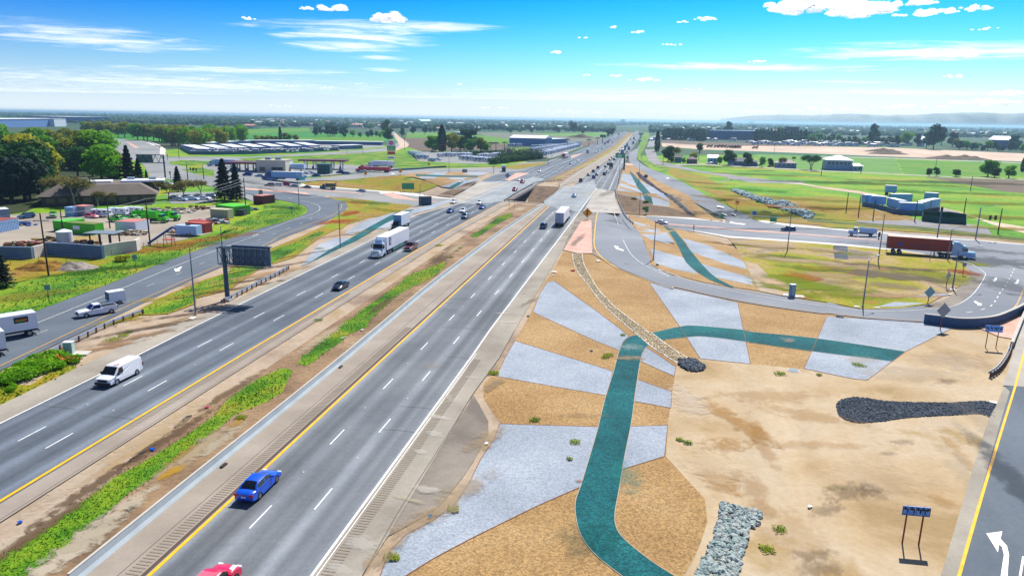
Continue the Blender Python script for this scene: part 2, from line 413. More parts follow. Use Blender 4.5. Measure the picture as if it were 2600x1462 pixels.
sheet('brush_verge', gmat('scrubby_brush', ['#3a4a12', '#55601c', '#6a6a2a'], .2, .35, bump=.3), 'E 0,1140 300,1190 1100,1240 1660,1300 2154,1350 2154,1385 1640,1330 1100,1280 500,1230 0,1190')
sheet('shrub_grass', g_green, 'S 1800,440 1900,470 1960,560 1700,1000 1760,1100 2000,1200 2415,1320 2415,1430 1900,1230 1650,1120 1590,950 1680,740 1720,600')
# frontage roads on the right
sheet('frontage_road', g_lot, 'D 205,340 300,320 270,440 165,445')
sheet('frontage_road', g_grav, 'D 145,470 240,468 270,540 300,590 460,622 700,682 1000,722 1100,760 900,735 700,700 480,660 250,622 180,580')
sheet('lane', g_conc, 'D 440,618 720,612 1300,645 1958,680 1958,688 1300,655 720,622 480,632')
LAYER[0] = 16
# storage yard, far roads on the left
sheet('storage_yard', g_lot, 'B 340,515 230,455 560,430 960,405 2240,420 2240,445 1810,480 1000,515')
sheet('frontage_road', g_lot, 'B 90,545 240,540 900,545 1300,520 1800,492 2200,462 2350,425 2400,390 2330,330 2310,285 2345,285 2420,350 2500,405 2480,445 2350,480 1900,515 1600,535 1000,578 90,590')
sheet('roadside_dirt', g_const, 'C 0,300 20,310 150,420 140,440 0,490 0,470 60,430 20,360')
sheet('station_lot', g_lot, 'B 430,620 900,618 1900,620 2100,640 2440,655 2430,672 2000,700 1500,742 900,790 560,745 480,690')
sheet('vehicle_lot', g_lot, 'X 190,240 600,232 1300,262 1720,300 1720,320 1330,385 1000,395 600,372 290,352')
sheet('vehicle_lot', g_lot, 'C 1370,480 1850,410 1880,440 1560,560 1470,540')
sheet('yard_ground', g_yard, 'A -200,1130 600,1100 1500,1080 2100,1030 2450,1010 2430,1100 2130,1180 2100,1300 1700,1400 1300,1449 600,1449 400,1400 -200,1449')
sheet('parking_lot', g_lot, 'A 1650,900 2150,900 2150,1000 1700,1010')
sheet('yard_verge', g_olive, 'Y 880,880 1180,870 1260,1000 760,980')
sheet('yard_dirt', g_yel, 'Y 0,1140 420,1140 560,1100 800,1130 1270,1140 1520,1120 1594,1130 1100,1300 600,1400 0,1449 -300,1449 -300,1140')
sheet('west_road', g_lot, 'A 600,315 700,330 1080,355 1400,385 1590,445 1650,510 1680,560 1690,600 2140,740 2546,780 2546,1000 2150,850 1490,740 1440,640 1390,590 1020,530 1110,470 1070,400 690,345')
sheet('overpass_walk', g_walk, 'A 1380,382 1500,395 1590,425 1650,470 1640,530 1590,520 1590,460 1480,410')
sheet('junction_green', g_green, 'A 1680,600 1800,575 2130,590 2160,620 1900,630 1700,620')
sheet('junction_green', g_green, 'A 1800,670 1990,650 2130,680 2130,742 1960,720')
sheet('median_paving', g_pink, 'A 1250,390 1330,420 1385,455 1340,455 1290,420')
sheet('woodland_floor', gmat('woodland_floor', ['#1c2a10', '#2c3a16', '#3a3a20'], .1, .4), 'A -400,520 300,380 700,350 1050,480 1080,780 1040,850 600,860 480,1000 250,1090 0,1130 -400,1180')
# ---- cross street, west side
sheet('cross_street', g_lot, 'B 560,745 870,760 1000,775 1430,830 1800,858 2300,890 2546,912 C 300,940 575,962 560,990 430,1000 220,1045 0,1012 B 2300,1000 1790,960 1300,960 870,900 560,800')
sheet('on_ramp', g_lot, 'B 870,765 1550,758 2000,712 2546,660 C 500,660 1000,652 1300,600 1520,590 1660,545 1560,600 1350,660 1240,700 1130,770 1000,820 870,840 850,800 930,760 1000,712 900,688 500,690 200,712 0,735 B 2100,752 1600,785 1430,800 1400,840')
sheet('north_verge', g_green, 'B 820,560 1700,522 2250,492 2546,520 C 150,510 240,585 480,612 960,625 1000,640 500,652 0,662 B 2440,655 1900,618 900,600')
sheet('west_infield', g_yel, 'B 1440,812 1560,792 2100,752 2450,728 2546,745 C 100,765 400,795 470,822 310,885 260,900 0,893 B 2200,882 1800,850 1480,828')
sheet('west_walk', g_walk, 'B 1400,830 1440,812 1480,830 1800,852 2200,884 2546,902 C 300,932 575,956 575,964 300,945 0,909 B 2200,895 1800,864 1430,842')
sheet('median_paving', g_pink, 'B 870,860 1200,880 1480,905 1710,932 1690,952 1500,942 1200,905 870,878')
sheet('median_paving', g_pink, 'B 1000,838 1500,868 2000,905 2546,965 C 430,992 430,998 0,958 B 2000,913 1500,876')
# ramps on the west side
rampL_top = WC('F -260,1010 0,885 290,768 900,540 1250,400 2141,72 B 900,1290 1200,1208 1430,1130 1492,1070 1400,1012 1070,950 870,915')
rampL_bot = WC('B 870,875 1400,915 1680,945 1850,985 1885,1040 1830,1105 1600,1218 1300,1332 G 609,471 340,600 0,745 F 1640,480 880,845 0,1262 -260,1380')
sheet('left_ramp', g_rampd, rampL_top+rampL_bot)
sheet('roadside_grass', g_green, 'F -300,700 0,600 250,500 800,400 1100,270 1600,180 2000,60 B 600,1330 800,1180 1050,1080 1080,970 1400,1025 1480,1070 1420,1130 1200,1205 900,1290 520,1449 F 2141,72 1250,398 900,538 290,766 0,880 -300,1000')
INF = 'B 1700,945 1790,960 2546,1025 2440,1072 2250,1132 2090,1152 1850,1232 1650,1330 1550,1400 1480,1449 G 900,560 730,610 600,650 300,860 0,935 F 1640,700 1400,785 1170,795 870,890 1170,745 1400,625 1700,500 2050,395 G 280,665 650,490 950,370 1180,265 1350,185 1395,110 1370,50'
sheet('infield_grass', g_yel, INF)
sheet('infield_grass', g_green, 'F 1170,760 1400,640 1700,515 2050,410 G 280,690 620,530 900,420 1130,320 1180,330 900,500 720,600 500,700 280,840 0,920 F 1600,700 1400,775 1200,785')
sheet('infield_grass', g_orange, 'G 1200,8 1370,12 1640,40 1500,120 1440,220 1330,300 1150,300 1250,200 1390,110 1370,50')
# west landscaping
for s in ('G 955,640 1110,450 1270,382 1510,382 1400,440 1150,545 1040,605', 'G 1330,355 1500,245 1700,180 1860,130 1800,170 1600,280 1440,352', 'G 1930,130 2200,60 2355,22 2355,62 2000,160 1760,292 1600,305'):
    sheet('gravel_panel', g_gblue, s)
sheet('gravel_panel', g_gteal, 'G 1000,635 1200,502 1400,392 1600,272 1780,175 1920,125 2000,120 1860,190 1740,245 1560,352 1350,472 1150,560')
sheet('gravel_panel', g_gtan, 'X 100,548 300,512 1280,505 1110,572 900,640 620,700 400,610')
for s in ('X 410,530 560,505 720,498 640,548', 'X 890,532 1000,500 1275,505 1130,552', 'X 340,562 570,570 520,602 340,595', 'X 750,574 975,575 900,602 690,606', 'X 615,705 960,602 1120,580 1100,620 940,665 800,722'):
    sheet('gravel_panel', g_gblue, s)
sheet('gravel_panel', g_gteal, 'X 285,532 700,548 1110,553 1090,572 700,570 290,556')
sheet('gravel_panel', g_gteal, 'X 700,722 960,602 1000,600 860,680 790,722')
sheet('bank', g_bank, 'C 450,925 650,845 830,800 700,880 590,935 570,950 430,935')
sheet('roadside_grass', g_yel, 'C 960,645 1540,592 1480,625 1240,668 1130,660')
# ---- cross street, east side
LAYER[0] = 20
sheet('cross_street_east', g_ramp, 'I -40,30 300,52 700,78 1260,105 1600,150 2264,212 J 2131,268 2700,300 2700,900 2131,930 1900,985 1540,600 1470,475 1330,435 1180,402 800,342 0,278 I 1600,340 900,288 500,225 200,165 -40,70')
sheet('cross_walk_path', g_walk, 'I -40,28 200,44 720,72 900,95 1110,135 1080,148 900,125 700,96 300,66 -40,42')
sheet('cross_walk_path', g_walk, 'I 1230,95 1330,98 1600,138 2264,202 J 800,155 1400,203 2131,258 2700,300 2700,308 2131,266 1400,212 800,166 I 2264,217 1600,158 1300,118')
sheet('cross_walk_path', g_walk, 'I 430,205 520,215 900,275 1600,322 2264,372 J 800,330 1150,385 1150,398 800,344 I 2264,398 1600,346 880,292')
sheet('median_paving', g_pink, 'I 190,130 700,168 1400,222 2264,292 J 800,243 815,252 I 2264,304 1400,238 700,180 190,140')
farR = WC('S 1700,800 1640,900 1620,1060 D 60,560 110,610 200,660 450,762 720,905 960,1035 1130,1112 1260,1190')
farL = WC('D 1100,1205 990,1180 640,1000 240,762 60,645 0,600 S 1420,1110 1440,940')
sheet('east_ramp', g_ramp, farR+farL)
sheet('gravel_panel', g_gtan, 'D 0,620 60,645 240,765 640,1005 990,1195 600,1150 170,1130 50,1120 T 1330,1390 1200,1140 1110,830 1260,300 1340,200')
sheet('gravel_panel', g_gblue, 'T 1270,385 1440,430 1700,590 2130,780 2415,1090 2415,1220 2030,1182 1800,1082 1450,960 1130,900 1190,640')
for s in ('T 1215,560 1640,735 1645,785 1205,615', 'T 1190,700 1695,865 1700,905 1180,760', 'T 1150,850 1730,975 1760,1000 1140,892', 'D 165,905 300,945 440,1020 300,965 175,935'):
    sheet('gravel_panel', g_gtan, s)
sheet('gravel_panel', g_gteal, 'T 1425,340 1495,372 1700,600 2012,1168 1820,1102 1650,780 1480,450')
sheet('bank', g_bank, 'T 1130,905 1500,985 1800,1085 2000,1190 2415,1245 D 700,1150 600,1150 180,1125 T 1330,1385 1200,1140')
sheet('roadside_grass', g_olive, 'D 360,900 500,950 600,1080 560,1060 440,960')
sheet('rock_line', g_dkrock, 'D 62,700 90,705 150,760 320,890 480,1000 615,1108 632,1130 580,1122 440,1000 300,892 130,780 80,725')
# near infield on the east side
sheet('gravel_panel', g_gtan, 'I 0,80 150,165 350,200 900,390 1000,432 1080,572 1190,800 1260,908 960,862 600,800 200,700 20,600 H 1960,680 1840,480 1800,390')
for s in ('H 1845,450 1950,480 2100,560 2174,602 2174,655 2000,622 1900,562', 'I -20,150 180,232 285,365 120,332 -20,280', 'I 365,305 760,422 1070,562 1132,657 860,592 470,455', 'I 5,415 390,525 440,602 555,708 300,662 60,582', 'I 570,585 900,682 1172,752 1180,838 760,748 640,662'):
    sheet('gravel_panel', g_gblue, s)
sheet('gravel_panel', g_gteal, WC('I 160,168 230,252 330,402 430,592 640,752 830,832 965,862 760,752 620,622 460,432 330,272 270,200'))
sheet('infield_grass', g_olive, 'I 900,300 1600,348 2264,400 J 800,345 1150,398 1330,435 1470,490 1545,560 1430,720 1100,905 800,955 400,965 0,890 I 1500,955 1260,908 1190,800 1080,572 1000,432')
sheet('bare_patch', g_dirt, 'I 1090,560 1230,600 1330,690 1420,800 1500,905 1700,925 1500,955 1260,905 1185,790')
sheet('gravel_patch', g_dkrock, 'I 2120,395 2264,400 J 220,300 225,440 80,430 60,300')
for s in ('J 855,830 1100,805 1325,800 1290,815 870,836', 'J 545,940 720,888 1060,900 780,938'): sheet('gravel_panel', g_gblue, s)
# bottom right street and pad
LAYER[0] = 4
sheet('site_dirt', g_dirt2, 'M 1115,1480 1190,1449 1262,1280 1300,1150 1290,1020 1180,900 1075,785 1085,610 1110,430 1130,290 1145,265 1200,240 N 0,268 310,298 580,352 660,358 830,228 870,203 1150,63 1300,20 1532,40 1800,0 1800,1500')
GT = 'H 1330,700 1500,700 I -60,760 0,800 700,950 1500,1095 2264,1195 J 400,1055 1020,1100 N 1150,66 870,205 660,362 580,356 310,300 0,270 M 1532,270 1265,242 1200,246 1145,270 1130,290 1110,430 1085,610 1075,785 1180,900 1290,1020 1305,1150 1262,1280 1150,1500 -260,1500 L 940,1470 1000,1290 1110,1180 1300,1080 1440,970 1530,830 M 45,800 130,680 155,600 110,540 60,460 62,380 130,310 180,235 235,145 300,30 H 1040,990 1100,900 1200,712'
sheet('gravel_panel', g_gtan, GT)
BL = ['H 1045,1005 1110,990 1280,1110 1480,1250 1720,1430 M 868,115 815,195 690,147 380,5 H 915,1275 980,1110', 'M 235,143 600,255 780,312 745,447 480,402 132,340 182,235',
 'M 150,604 700,620 600,955 360,1060 0,1237 L 1300,1330 1060,1480 930,1480 1000,1290 1110,1180 1300,1080 1440,970 1530,830 M 45,800 120,690', 'M 945,200 965,178 1130,288 1120,340 935,258',
 'M 915,358 1107,425 1102,517 895,478', 'M 878,618 1085,612 1067,785 830,858', 'I -10,805 1010,1035 1075,1352 N 12,272 M 1265,242 I 345,1312', 'N 437,8 960,43 1150,66 870,205 660,362 580,354 310,298']
edge = []
for s in BL:
    w = Wq(s); sheet('gravel_panel', g_gblue, w); edge.append((w+[w[0]], .07, 0, 0, 0))
tl = WC('N 872,203 380,130 0,92 M 1532,86 1250,60 1150,65 1000,98 930,110 880,118 838,145 812,210 780,325 740,450 690,650 640,820 600,950 573,1030 572,1110 600,1220 680,1330 830,1450 960,1540')
tr = WC('M 1260,1540 1120,1449 1000,1372 870,1270 805,1195 790,1110 812,980 842,800 880,610 905,430 932,255 950,205 978,170 1060,140 1180,125 1290,120 1532,150 N 0,152 400,208 800,258')
sheet('gravel_panel', g_gteal, tl+tr)
lines('gravel_edging', mat('edging_brown', '#7a4a30', .9), edge, .003*LAYER[0]+.01)
lines('gravel_edging', mat('edging_white', '#a89c8c', .9), [(tl, .06, 0, 0, 0), (tr, .06, 0, 0, 0)], .003*LAYER[0]+.02)
rl = WC('H 1282,738 1288,800 1310,870 1360,950 1420,1020 1500,1130 1600,1245 1830,1449 M 900,95 1000,180 1140,268')
rr = WC('H 1370,738 1375,800 1400,870 1450,960 1510,1060 1600,1160 1700,1255 1960,1449 M 1000,105 1100,180 1205,245')
sheet('cobble_channel', g_cob, ribbon(rl, rr))
lines('channel_kerb', g_walk, [(rl, .22, 0, 0, 0), (rr, .22, 0, 0, 0)], .003*LAYER[0]+.03)
sheet('crushed_rock_bed', g_dkrock, WC('N 490,510 500,480 560,460 640,460 760,478 900,485 1100,488 1300,480 1380,498 1360,572 1290,550 1150,556 900,570 760,590 620,600 560,590 505,560 490,510', n=3))
# east loop ramp
LAYER[0] = 42
ro = WC('H 1502,366 1488,500 1478,640 1500,710 1540,765 1610,825 1750,895 2174,1060 I 300,868 700,958 1100,1038 1500,1102 2000,1170 J 0,1012 400,1060 800,1090 1020,1103 1300,1150 1800,1060 2300,930')
ri = WC('J 1560,590 1440,722 1350,812 1250,870 1100,912 800,952 400,966 200,942 0,885 I 2000,1048 1500,965 1000,885 500,790 200,702 0,595 H 2000,790 1960,690 1900,565 1830,490 1775,395 1730,365')
sheet('east_loop_ramp', g_ramp, ro+Wq('J 2300,500 1700,480')+ri)
sheet('gore_pavement', g_shoud, 'J 1540,525 1590,575 1640,600 1700,600 1640,720 1500,850 1400,935 1200,960 1000,950 1250,870 1350,812 1440,722 1545,600')
sheet('median_paving', g_pink, 'J 1615,1155 2090,1050 2131,1060 2005,1285 1860,1262')
street_l = WC('N 1060,1480 1150,1180 1250,850 1330,600 1380,500 1420,400')
sheet('corner_street', g_rampd, street_l+Wq('N 1560,395 1800,400 1800,1500'))
sheet('corner_shoulder', g_shou, street_l+Wq('N 1452,430 1400,600 1330,850 1240,1180 1150,1480'))
sheet('corner_bridge_deck', g_conc, 'N 1415,395 1450,290 1475,200 1520,60 1532,40 1800,10 1800,420')
lines('corner_marking', p_yel, [(Wq('N 1535,200 1483,400 1390,700 1300,1000 1225,1260 1160,1490'), .22, 0, 0, 0)], .003*LAYER[0]+.02)
# ---- freeway
yL = Wq('P -170,1379 K 0,970 1600,0 G 2355,300 C 1100,990 1395,828 1620,722 1850,620 S 500,1062 750,930 1000,790 1200,620 1400,440', 0)
yR = Wq('P 341,1501 L 0,930 1000,0 H 1065,305 P 1439,485 T 160,600 620,250 920,50 S 900,1140 1200,890 1390,660 1560,460 1600,410', 0)
wR = Wq('P 766,1500 793.9,1462 1203,900 1246,837 H 1350,350 1505,138', 0)
bT = Wq('P 190,1490 221,1462 700,1067 900,900 1100,727 1271.6,594.6 1377.8,523 C 1500,1010 1710,850', 0)
bF = Wq('C 1652,836 P 1468.6,440 1539,397.7 1569,378 1595,352 1610,336', 0)
oR = Wq('P 900,1490 L 830,1449 1000,1185 1290,700 1550,265 1720,30 H 750,1449 1190,705', 0)
lay = LAYER[0]+1
median_l = yL; 
sheet('freeway_median', g_brown, ribbon([p for p in yL[:5]]+Wq('C 1100,990', 0)[:0], [p for p in bT[:7]]), off=.02)
sheet('freeway_median', g_brown, 'C 1395,828 1620,722 1850,620 S 500,1062 750,930 1000,790 1200,620 1400,440 1530,460 1400,600 1150,850 860,1040 180,1449 C 1652,836 1640,800 1500,790', off=.02)
sheet('median_dust', g_dirt, ribbon(offs(yL[:5], 1.0), offs(yL[:5], 5.5)), off=.03)
sheet('riprap_slope', g_bank, 'C 1345,838 1650,842 1640,862 1480,1012 1330,1007', off=.05)
Z0 = .14
fl_out = Wq('P -200,1140 K 0,340 F 640,1240 1300,935 G 0,1112 340,962 840,722 1000,632 1330,472 1640,332 2000,187 2355,32 C 575,962 858,795 930,755 1130,690 1240,690 1400,635 1520,600 1700,542 1870,466 2060,382 2200,312 2290,290', 0)
sheet('freeway_west', g_road, fl_out+offs(yL, .9)[::-1], off=Z0, flat=True)
wL = Wq('P -170,1166 K 0,460 670,130 G 0,1190 1650,382 P 1050,550 C 700,1000 1240,785 1500,668 1750,578 1900,505 2100,405 2240,315', 0)
sheet('west_shoulder', g_shou, ribbon(fl_out[:12], offs(wL, 0)[:7]), off=Z0+.01, flat=True)
sheet('west_inner_shoulder', g_tan, ribbon(offs(yL[:5], .35), offs(yL[:5], 2.6)), off=Z0+.01, flat=True)
sheet('west_bridge_slab', g_bridge, 'C 575,960 850,795 870,788 1240,786 1390,740 1500,765 1390,826 1100,985 830,1020 580,1000', flat=True, off=Z0+.012)
sheet('west_ramp_slab', g_conc, 'C 575,962 860,795 1110,815 880,905 690,1000 560,985', flat=True, off=Z0+.016)
fr_out = oR+Wq('H 1325,440 1380,358 1500,362 1730,375 1672,240 1668,170 T 1100,790 1170,600 1260,260 S 1330,1150 1440,1050 1460,900 1560,760 1660,600 1700,480 1730,430', 0)
sheet('freeway_east', g_roadR, ribbon(yR, fr_out), off=Z0, flat=True)
sheet('east_median_shoulder', g_tan, ribbon(bT, [p for p in yR[:4]]+Wq('C 1750,860', 0)), off=Z0+.004, flat=True)
sheet('east_median_shoulder', g_tan, ribbon(bF, [p for p in yR[5:11]]), off=Z0+.004, flat=True)
sheet('east_outer_shoulder', g_shou, ribbon(wR[:5], oR+Wq('H 1325,440', 0)), off=Z0+.004, flat=True)
sheet('pullout_patch', g_shoud, 'L 1550,262 1590,330 1650,440 1650,520 1560,690 1480,810 1340,990 1200,1080 1000,1190 960,1240 1060,1040 1200,800 1380,540 1520,330', off=.09)
sheet('east_bridge_slab', g_bridge, 'H 1020,300 1065,305 1340,362 1500,140 1480,70 1210,130', flat=True, off=Z0+.012)
sheet('east_ramp_slab', g_conc, 'H 1378,360 1500,364 1732,376 1672,245 1668,170 1500,142', flat=True, off=Z0+.016)
sheet('gore_pavement', g_shoud, 'H 1335,362 1500,364 1500,430 1480,640 1535,760 1700,860 1560,800 1465,745 1195,712 1190,705', flat=True, off=Z0+.008)
sheet('median_paving', g_pink, 'H 1370,432 1455,436 1462,740 1330,740 1197,710', off=Z0+.02, flat=True)
sheet('median_paving', g_pink, 'X 1450,612 1600,512 1780,516 1520,616', off=Z0+.02, flat=True)
sheet('median_paving', g_pink, 'T 1330,140 1460,150 1555,215 1325,198', off=None, flat=False)
sheet('median_paving', g_pink, 'S 0,1025 300,955 150,1030 0,1085', off=Z0+.02, flat=True)
Z1 = Z0+.03
lines('freeway_marking', p_yel, [(yL[:5], .3, 0, 0, 0), (yR[:4], .26, 0, 0, 0)], Z1)
lines('freeway_marking', p_yworn, [(offs(yL[4:], 0), .25, 0, 0, 0), (yR[4:], .25, 0, 0, 0)], Z1)
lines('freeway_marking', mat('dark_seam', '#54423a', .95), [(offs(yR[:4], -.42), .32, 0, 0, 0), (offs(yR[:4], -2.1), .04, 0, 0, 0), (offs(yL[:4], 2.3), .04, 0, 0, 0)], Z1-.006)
def phase(pl, p):
    w = W(p, 0); best = (1e9, 0); s = 0
    for a, b in zip(pl[:-1], pl[1:]):
        a = Vector((a[0], a[1], 0)); b = Vector((b[0], b[1], 0)); d = b-a; k = max(0, min(1, (w-a).dot(d)/d.length_squared)); r = (a+d*k-w).length
        if r < best[0]: best = (r, s+d.length*k)
        s += d.length
    return best[1]
spec = []
for pl, sgn, p1, p2 in ((yR, 1, 'L 955,233', 'L 1218,180'), (yL, -1, 'K 310,625', 'K 135,578')):
    for i, pp in ((1, p1), (2, p2)):
        o = offs(pl, sgn*3.66*i if sgn > 0 else -3.75*i); ph = phase(o, q(pp)[0]) % 14.63
        spec.append((o[:4] if sgn > 0 else o[:5], .13, 3.4, 11.23, ph))
        spec.append((o[4:9], .12, 3.4, 11.23, 2)); spec.append((o[:4] if sgn > 0 else o[:5], .13, .13, 14.5, ph+9))
lines('freeway_marking', p_white, spec, Z1)
lines('freeway_marking', p_white, [(wR[:5], .2, 0, 0, 0), (offs(wR[:3], .35), .07, 0, 0, 0), (wL, .17, 0, 0, 0), (wR[4:6], .25, 0, 0, 0)], Z1)
lines('freeway_marking', p_wworn, [(Wq('T 930,830 1190,180 1240,100', 0)+Wq('S 1250,1140 1400,760 1500,560', 0), .2, 0, 0, 0), (Wq('C 690,1000 1180,765 1400,665', 0), .16, 0, 0, 0), (Wq('C 560,985 1000,800 1100,762', 0)[:0] or Wq('C 700,995 1110,800', 0), .14, 0, 0, 0)], Z1+.01)
rb = []
def rumble(pl, d0, d1, s0, s1):
    pl = offs(pl, 0); w = resample(pl, .36); 
    for i in range(int(s0/.36), min(int(s1/.36), len(w)-2)):
        a = w[i]; t = (w[i+1]-a).normalized(); n = Vector((t.y, -t.x, 0)); b = a+n*d0; c = a+n*d1; k = t*.075
        RM.add([(v.x, v.y, Z1-.004) for v in (b-k, b+k, c+k, c-k)], [(0, 3, 2, 1) if d1 > d0 else (0, 1, 2, 3)])
RM = MB(); rumble(yR, -.75, -1.75, 0, 62); rumble(wR, .55, 1.5, 0, 48); rumble(yL, .45, 1.15, 20, 78)
o = RM.build('rumble_strip', p_dark); o['kind'] = 'structure'
# ramp markings
yr = .165
lines('ramp_marking', p_wworn, [(WC('F -200,1060 0,985 300,868 960,600 1570,345 2141,130 G 520,360 820,240 1050,165 1128,122 1110,80 980,42 700,0'), .16, 0, 0, 0)], yr, flat=False)
lines('ramp_marking', p_yworn, [(WC('F -200,1320 0,1225 880,808 1850,370 G 640,440 750,372 1000,270 1240,175 1318,115 1330,80 1295,50'), .2, 0, 0, 0)], yr, flat=False)
lines('ramp_marking', p_wworn, [(WC('F -200,1200 0,1105 280,970 560,855 1175,580 1340,512 1500,447 1630,390 1750,338 G 550,410 720,340 900,270 1010,222 1130,160'), .12, 2.4, 7.5, 2)], yr, flat=False)
lines('ramp_marking', p_yel, [(WC('H 1510,366 1495,450 1480,600 1480,660 1500,720 1540,770 1600,822 1700,885', 0), .2, 0, 0, 0)], Z1+.01)
lines('ramp_marking', p_yworn, [(WC('H 1700,885 1850,945 2174,1062 I 300,858 700,946 1100,1026 1500,1092 2000,1160 J 0,1003 400,1050 800,1080 1020,1093'), .15, 0, 0, 0)], yr, flat=False)
lines('ramp_marking', p_wworn, [(WC('H 1665,372 1700,480 1740,600 1800,720 1860,790 1960,860 2174,960 I 100,655 500,800 1000,920 1500,1010 2000,1080 J 0,935 400,985 800,985 1200,960 1400,920 1550,830 1650,710 1710,600 1690,560 1600,500 1480,455', None), .15, 0, 0, 0)], yr, flat=False)
lines('ramp_marking', p_white, [(WC('J 2025,530 1980,620 1930,710 1870,790 1810,890 1750,945 1620,985 1430,1018'), .15, 1.6, 2.6, 0)], yr, flat=False)
lines('ramp_marking', p_yworn, [(WC('J 2135,720 2080,860 2040,930 1980,985'), .22, 0, 0, 0)], yr, flat=False)
lines('corner_marking', p_white, [(Wq('N 1527,1350 1505,1480'), .15, 0, 0, 0)], yr+.01)
rj = random.Random(3)
for pl_, w_ in ((yR, 11.), (yL, -12.)):
    rs_ = resample(pl_[:4], 1.)
    for k_ in range(9):
        a_ = rs_[rj.randrange(3, 110)]; nn_ = Vector((math.cos(HD), -math.sin(HD), 0)); f0 = rj.choice([0, .33, .66]); lines('sealed_crack', p_joint, [([a_+nn_*w_*f0, a_+nn_*w_*(f0+.17)+Vector((.03, .12, 0)), a_+nn_*w_*(f0+.33)], .05, 0, 0, 0)], Z1)
lines('expansion_joint', p_joint, [(Wq('H 1375,359 1732,376', 0), .12, 0, 0, 0), (Wq('H 1035,305 1375,359', 0), .12, 0, 0, 0), (Wq('C 575,965 1100,990', 0), .1, 0, 0, 0), (Wq('L 1550,262 1720,30 H 750,1449', 0), .05, 0, 0, 0), (Wq('L 830,1449 1060,1040 1380,540 1550,262', 0), .06, 0, 0, 0)], Z1)
# arrows painted on the pavement
def arrow(name, spec, z=None, m=p_white, lay=.05):
    w = Wq(spec, z); o = sheet(name, m, w, off=(lay if z is not None else yr+.01)+.005, flat=z is not None); return o
arrow('painted_arrow', 'H 1660,670 1705,680 1700,692 1755,712 1745,722 1690,704 1686,708', 0, lay=Z1)
arrow('painted_arrow', 'F 1455,415 1470,405 1478,410 1510,392 1525,395 1500,420 1510,428 1470,435')
arrow('painted_arrow', 'N 1320,1222 1410,1210 1400,1252 1435,1290 1447,1340 1438,1460 1400,1460 1418,1340 1408,1300 1392,1285 1385,1328')
arrow('painted_arrow', 'J 1820,622 1842,624 1834,650 1842,652 1805,676 1787,650 1802,650')
arrow('painted_arrow', 'J 2055,648 2076,650 2068,678 2078,680 2042,704 2022,678 2040,676')
arrow('painted_arrow', 'J 1585,882 1610,880 1645,903 1672,906 1668,930 1620,930 1632,918 1600,902')
arrow('painted_arrow', 'D 860,1045 880,1042 935,1058 930,1064 880,1056 868,1058')
arrow('painted_arrow', 'D 1005,1118 1025,1115 1055,1136 1048,1142 1020,1128 1010,1130')
arrow('painted_arrow', 'D 910,1115 930,1118 965,1136 955,1140 925,1126 912,1128')
arrow('painted_arrow', 'D 350,755 372,750 395,760 372,762')
arrow('painted_arrow', 'B 2310,715 2340,708 2370,710 2340,718')
for s in ('H 1098,905 1138,908 1132,920 1088,915', 'H 1495,803 1530,805 1540,815 1505,818', 'H 2040,838 2075,845 2080,856 2050,853', 'I 55,597 95,600 112,615 70,614', 'I 2128,1186 2225,1195 2232,1214 2150,1206', 'N 1336,480 1383,488 1380,500 1340,490', 'F 1600,810 1645,812 1620,832 1575,828', 'J 280,930 340,932 360,945 295,943', 'J 500,942 560,942 580,953 520,952', 'J 1300,798 1350,802 1340,812 1305,808', 'I 1535,938 1768,960 1762,988 1530,960', 'J 85,1033 175,1042 185,1056 100,1048', 'J 1325,742 1385,748 1385,762 1330,755'):
    sheet('concrete_pad', g_walk, s, off=yr+.012)

# ---- dust, stains and tracks worn into the ground: soft-edged patches
def stainmat(col, amt, sc=.6, th=.5):
    k = 'stain_%s_%d_%d' % (col.strip('#'), amt*100, sc*10)
    if k in MATS: return MATS[k]
    m, nt, b = nmat(k); N = nt.nodes.new; L = nt.links.new; b.inputs['Base Color'].default_value = C3(col); b.inputs['Roughness'].default_value = .95; b.inputs['Specular IOR Level'].default_value = .1
    tc = N('ShaderNodeTexCoord'); ln = N('ShaderNodeVectorMath'); ln.operation = 'LENGTH'; L(tc.outputs['Object'], ln.inputs[0]); geo = N('ShaderNodeNewGeometry')
    n = N('ShaderNodeTexNoise'); n.inputs['Scale'].default_value = sc; n.inputs['Detail'].default_value = 8; n.inputs['Roughness'].default_value = .68; n.inputs['Distortion'].default_value = .5; L(geo.outputs['Position'], n.inputs[0])
    a = N('ShaderNodeMath'); a.operation = 'MULTIPLY_ADD'; L(n.outputs['Fac'], a.inputs[0]); a.inputs[1].default_value = 2.6; a.inputs[2].default_value = -1.3+.75
    c = N('ShaderNodeMath'); c.operation = 'SUBTRACT'; L(a.outputs[0], c.inputs[0]); L(ln.outputs['Value'], c.inputs[1])
    r = N('ShaderNodeMapRange'); r.interpolation_type = 'SMOOTHSTEP'; r.inputs[1].default_value = -.15; r.inputs[2].default_value = .5; r.inputs[4].default_value = amt; L(c.outputs[0], r.inputs[0])
    e = N('ShaderNodeMapRange'); e.inputs[1].default_value = .8; e.inputs[2].default_value = 1.; e.inputs[3].default_value = 1; e.inputs[4].default_value = 0; L(ln.outputs['Value'], e.inputs[0])
    f = N('ShaderNodeMath'); f.operation = 'MULTIPLY'; L(r.outputs[0], f.inputs[0]); L(e.outputs[0], f.inputs[1])
    t = N('ShaderNodeBsdfTransparent'); mx = N('ShaderNodeMixShader'); L(f.outputs[0], mx.inputs[0]); L(t.outputs[0], mx.inputs[1]); L(b.outputs[0], mx.inputs[2]); L(mx.outputs[0], nt.nodes['Material Output'].inputs['Surface'])
    MATS[k] = m; return m
_d = []
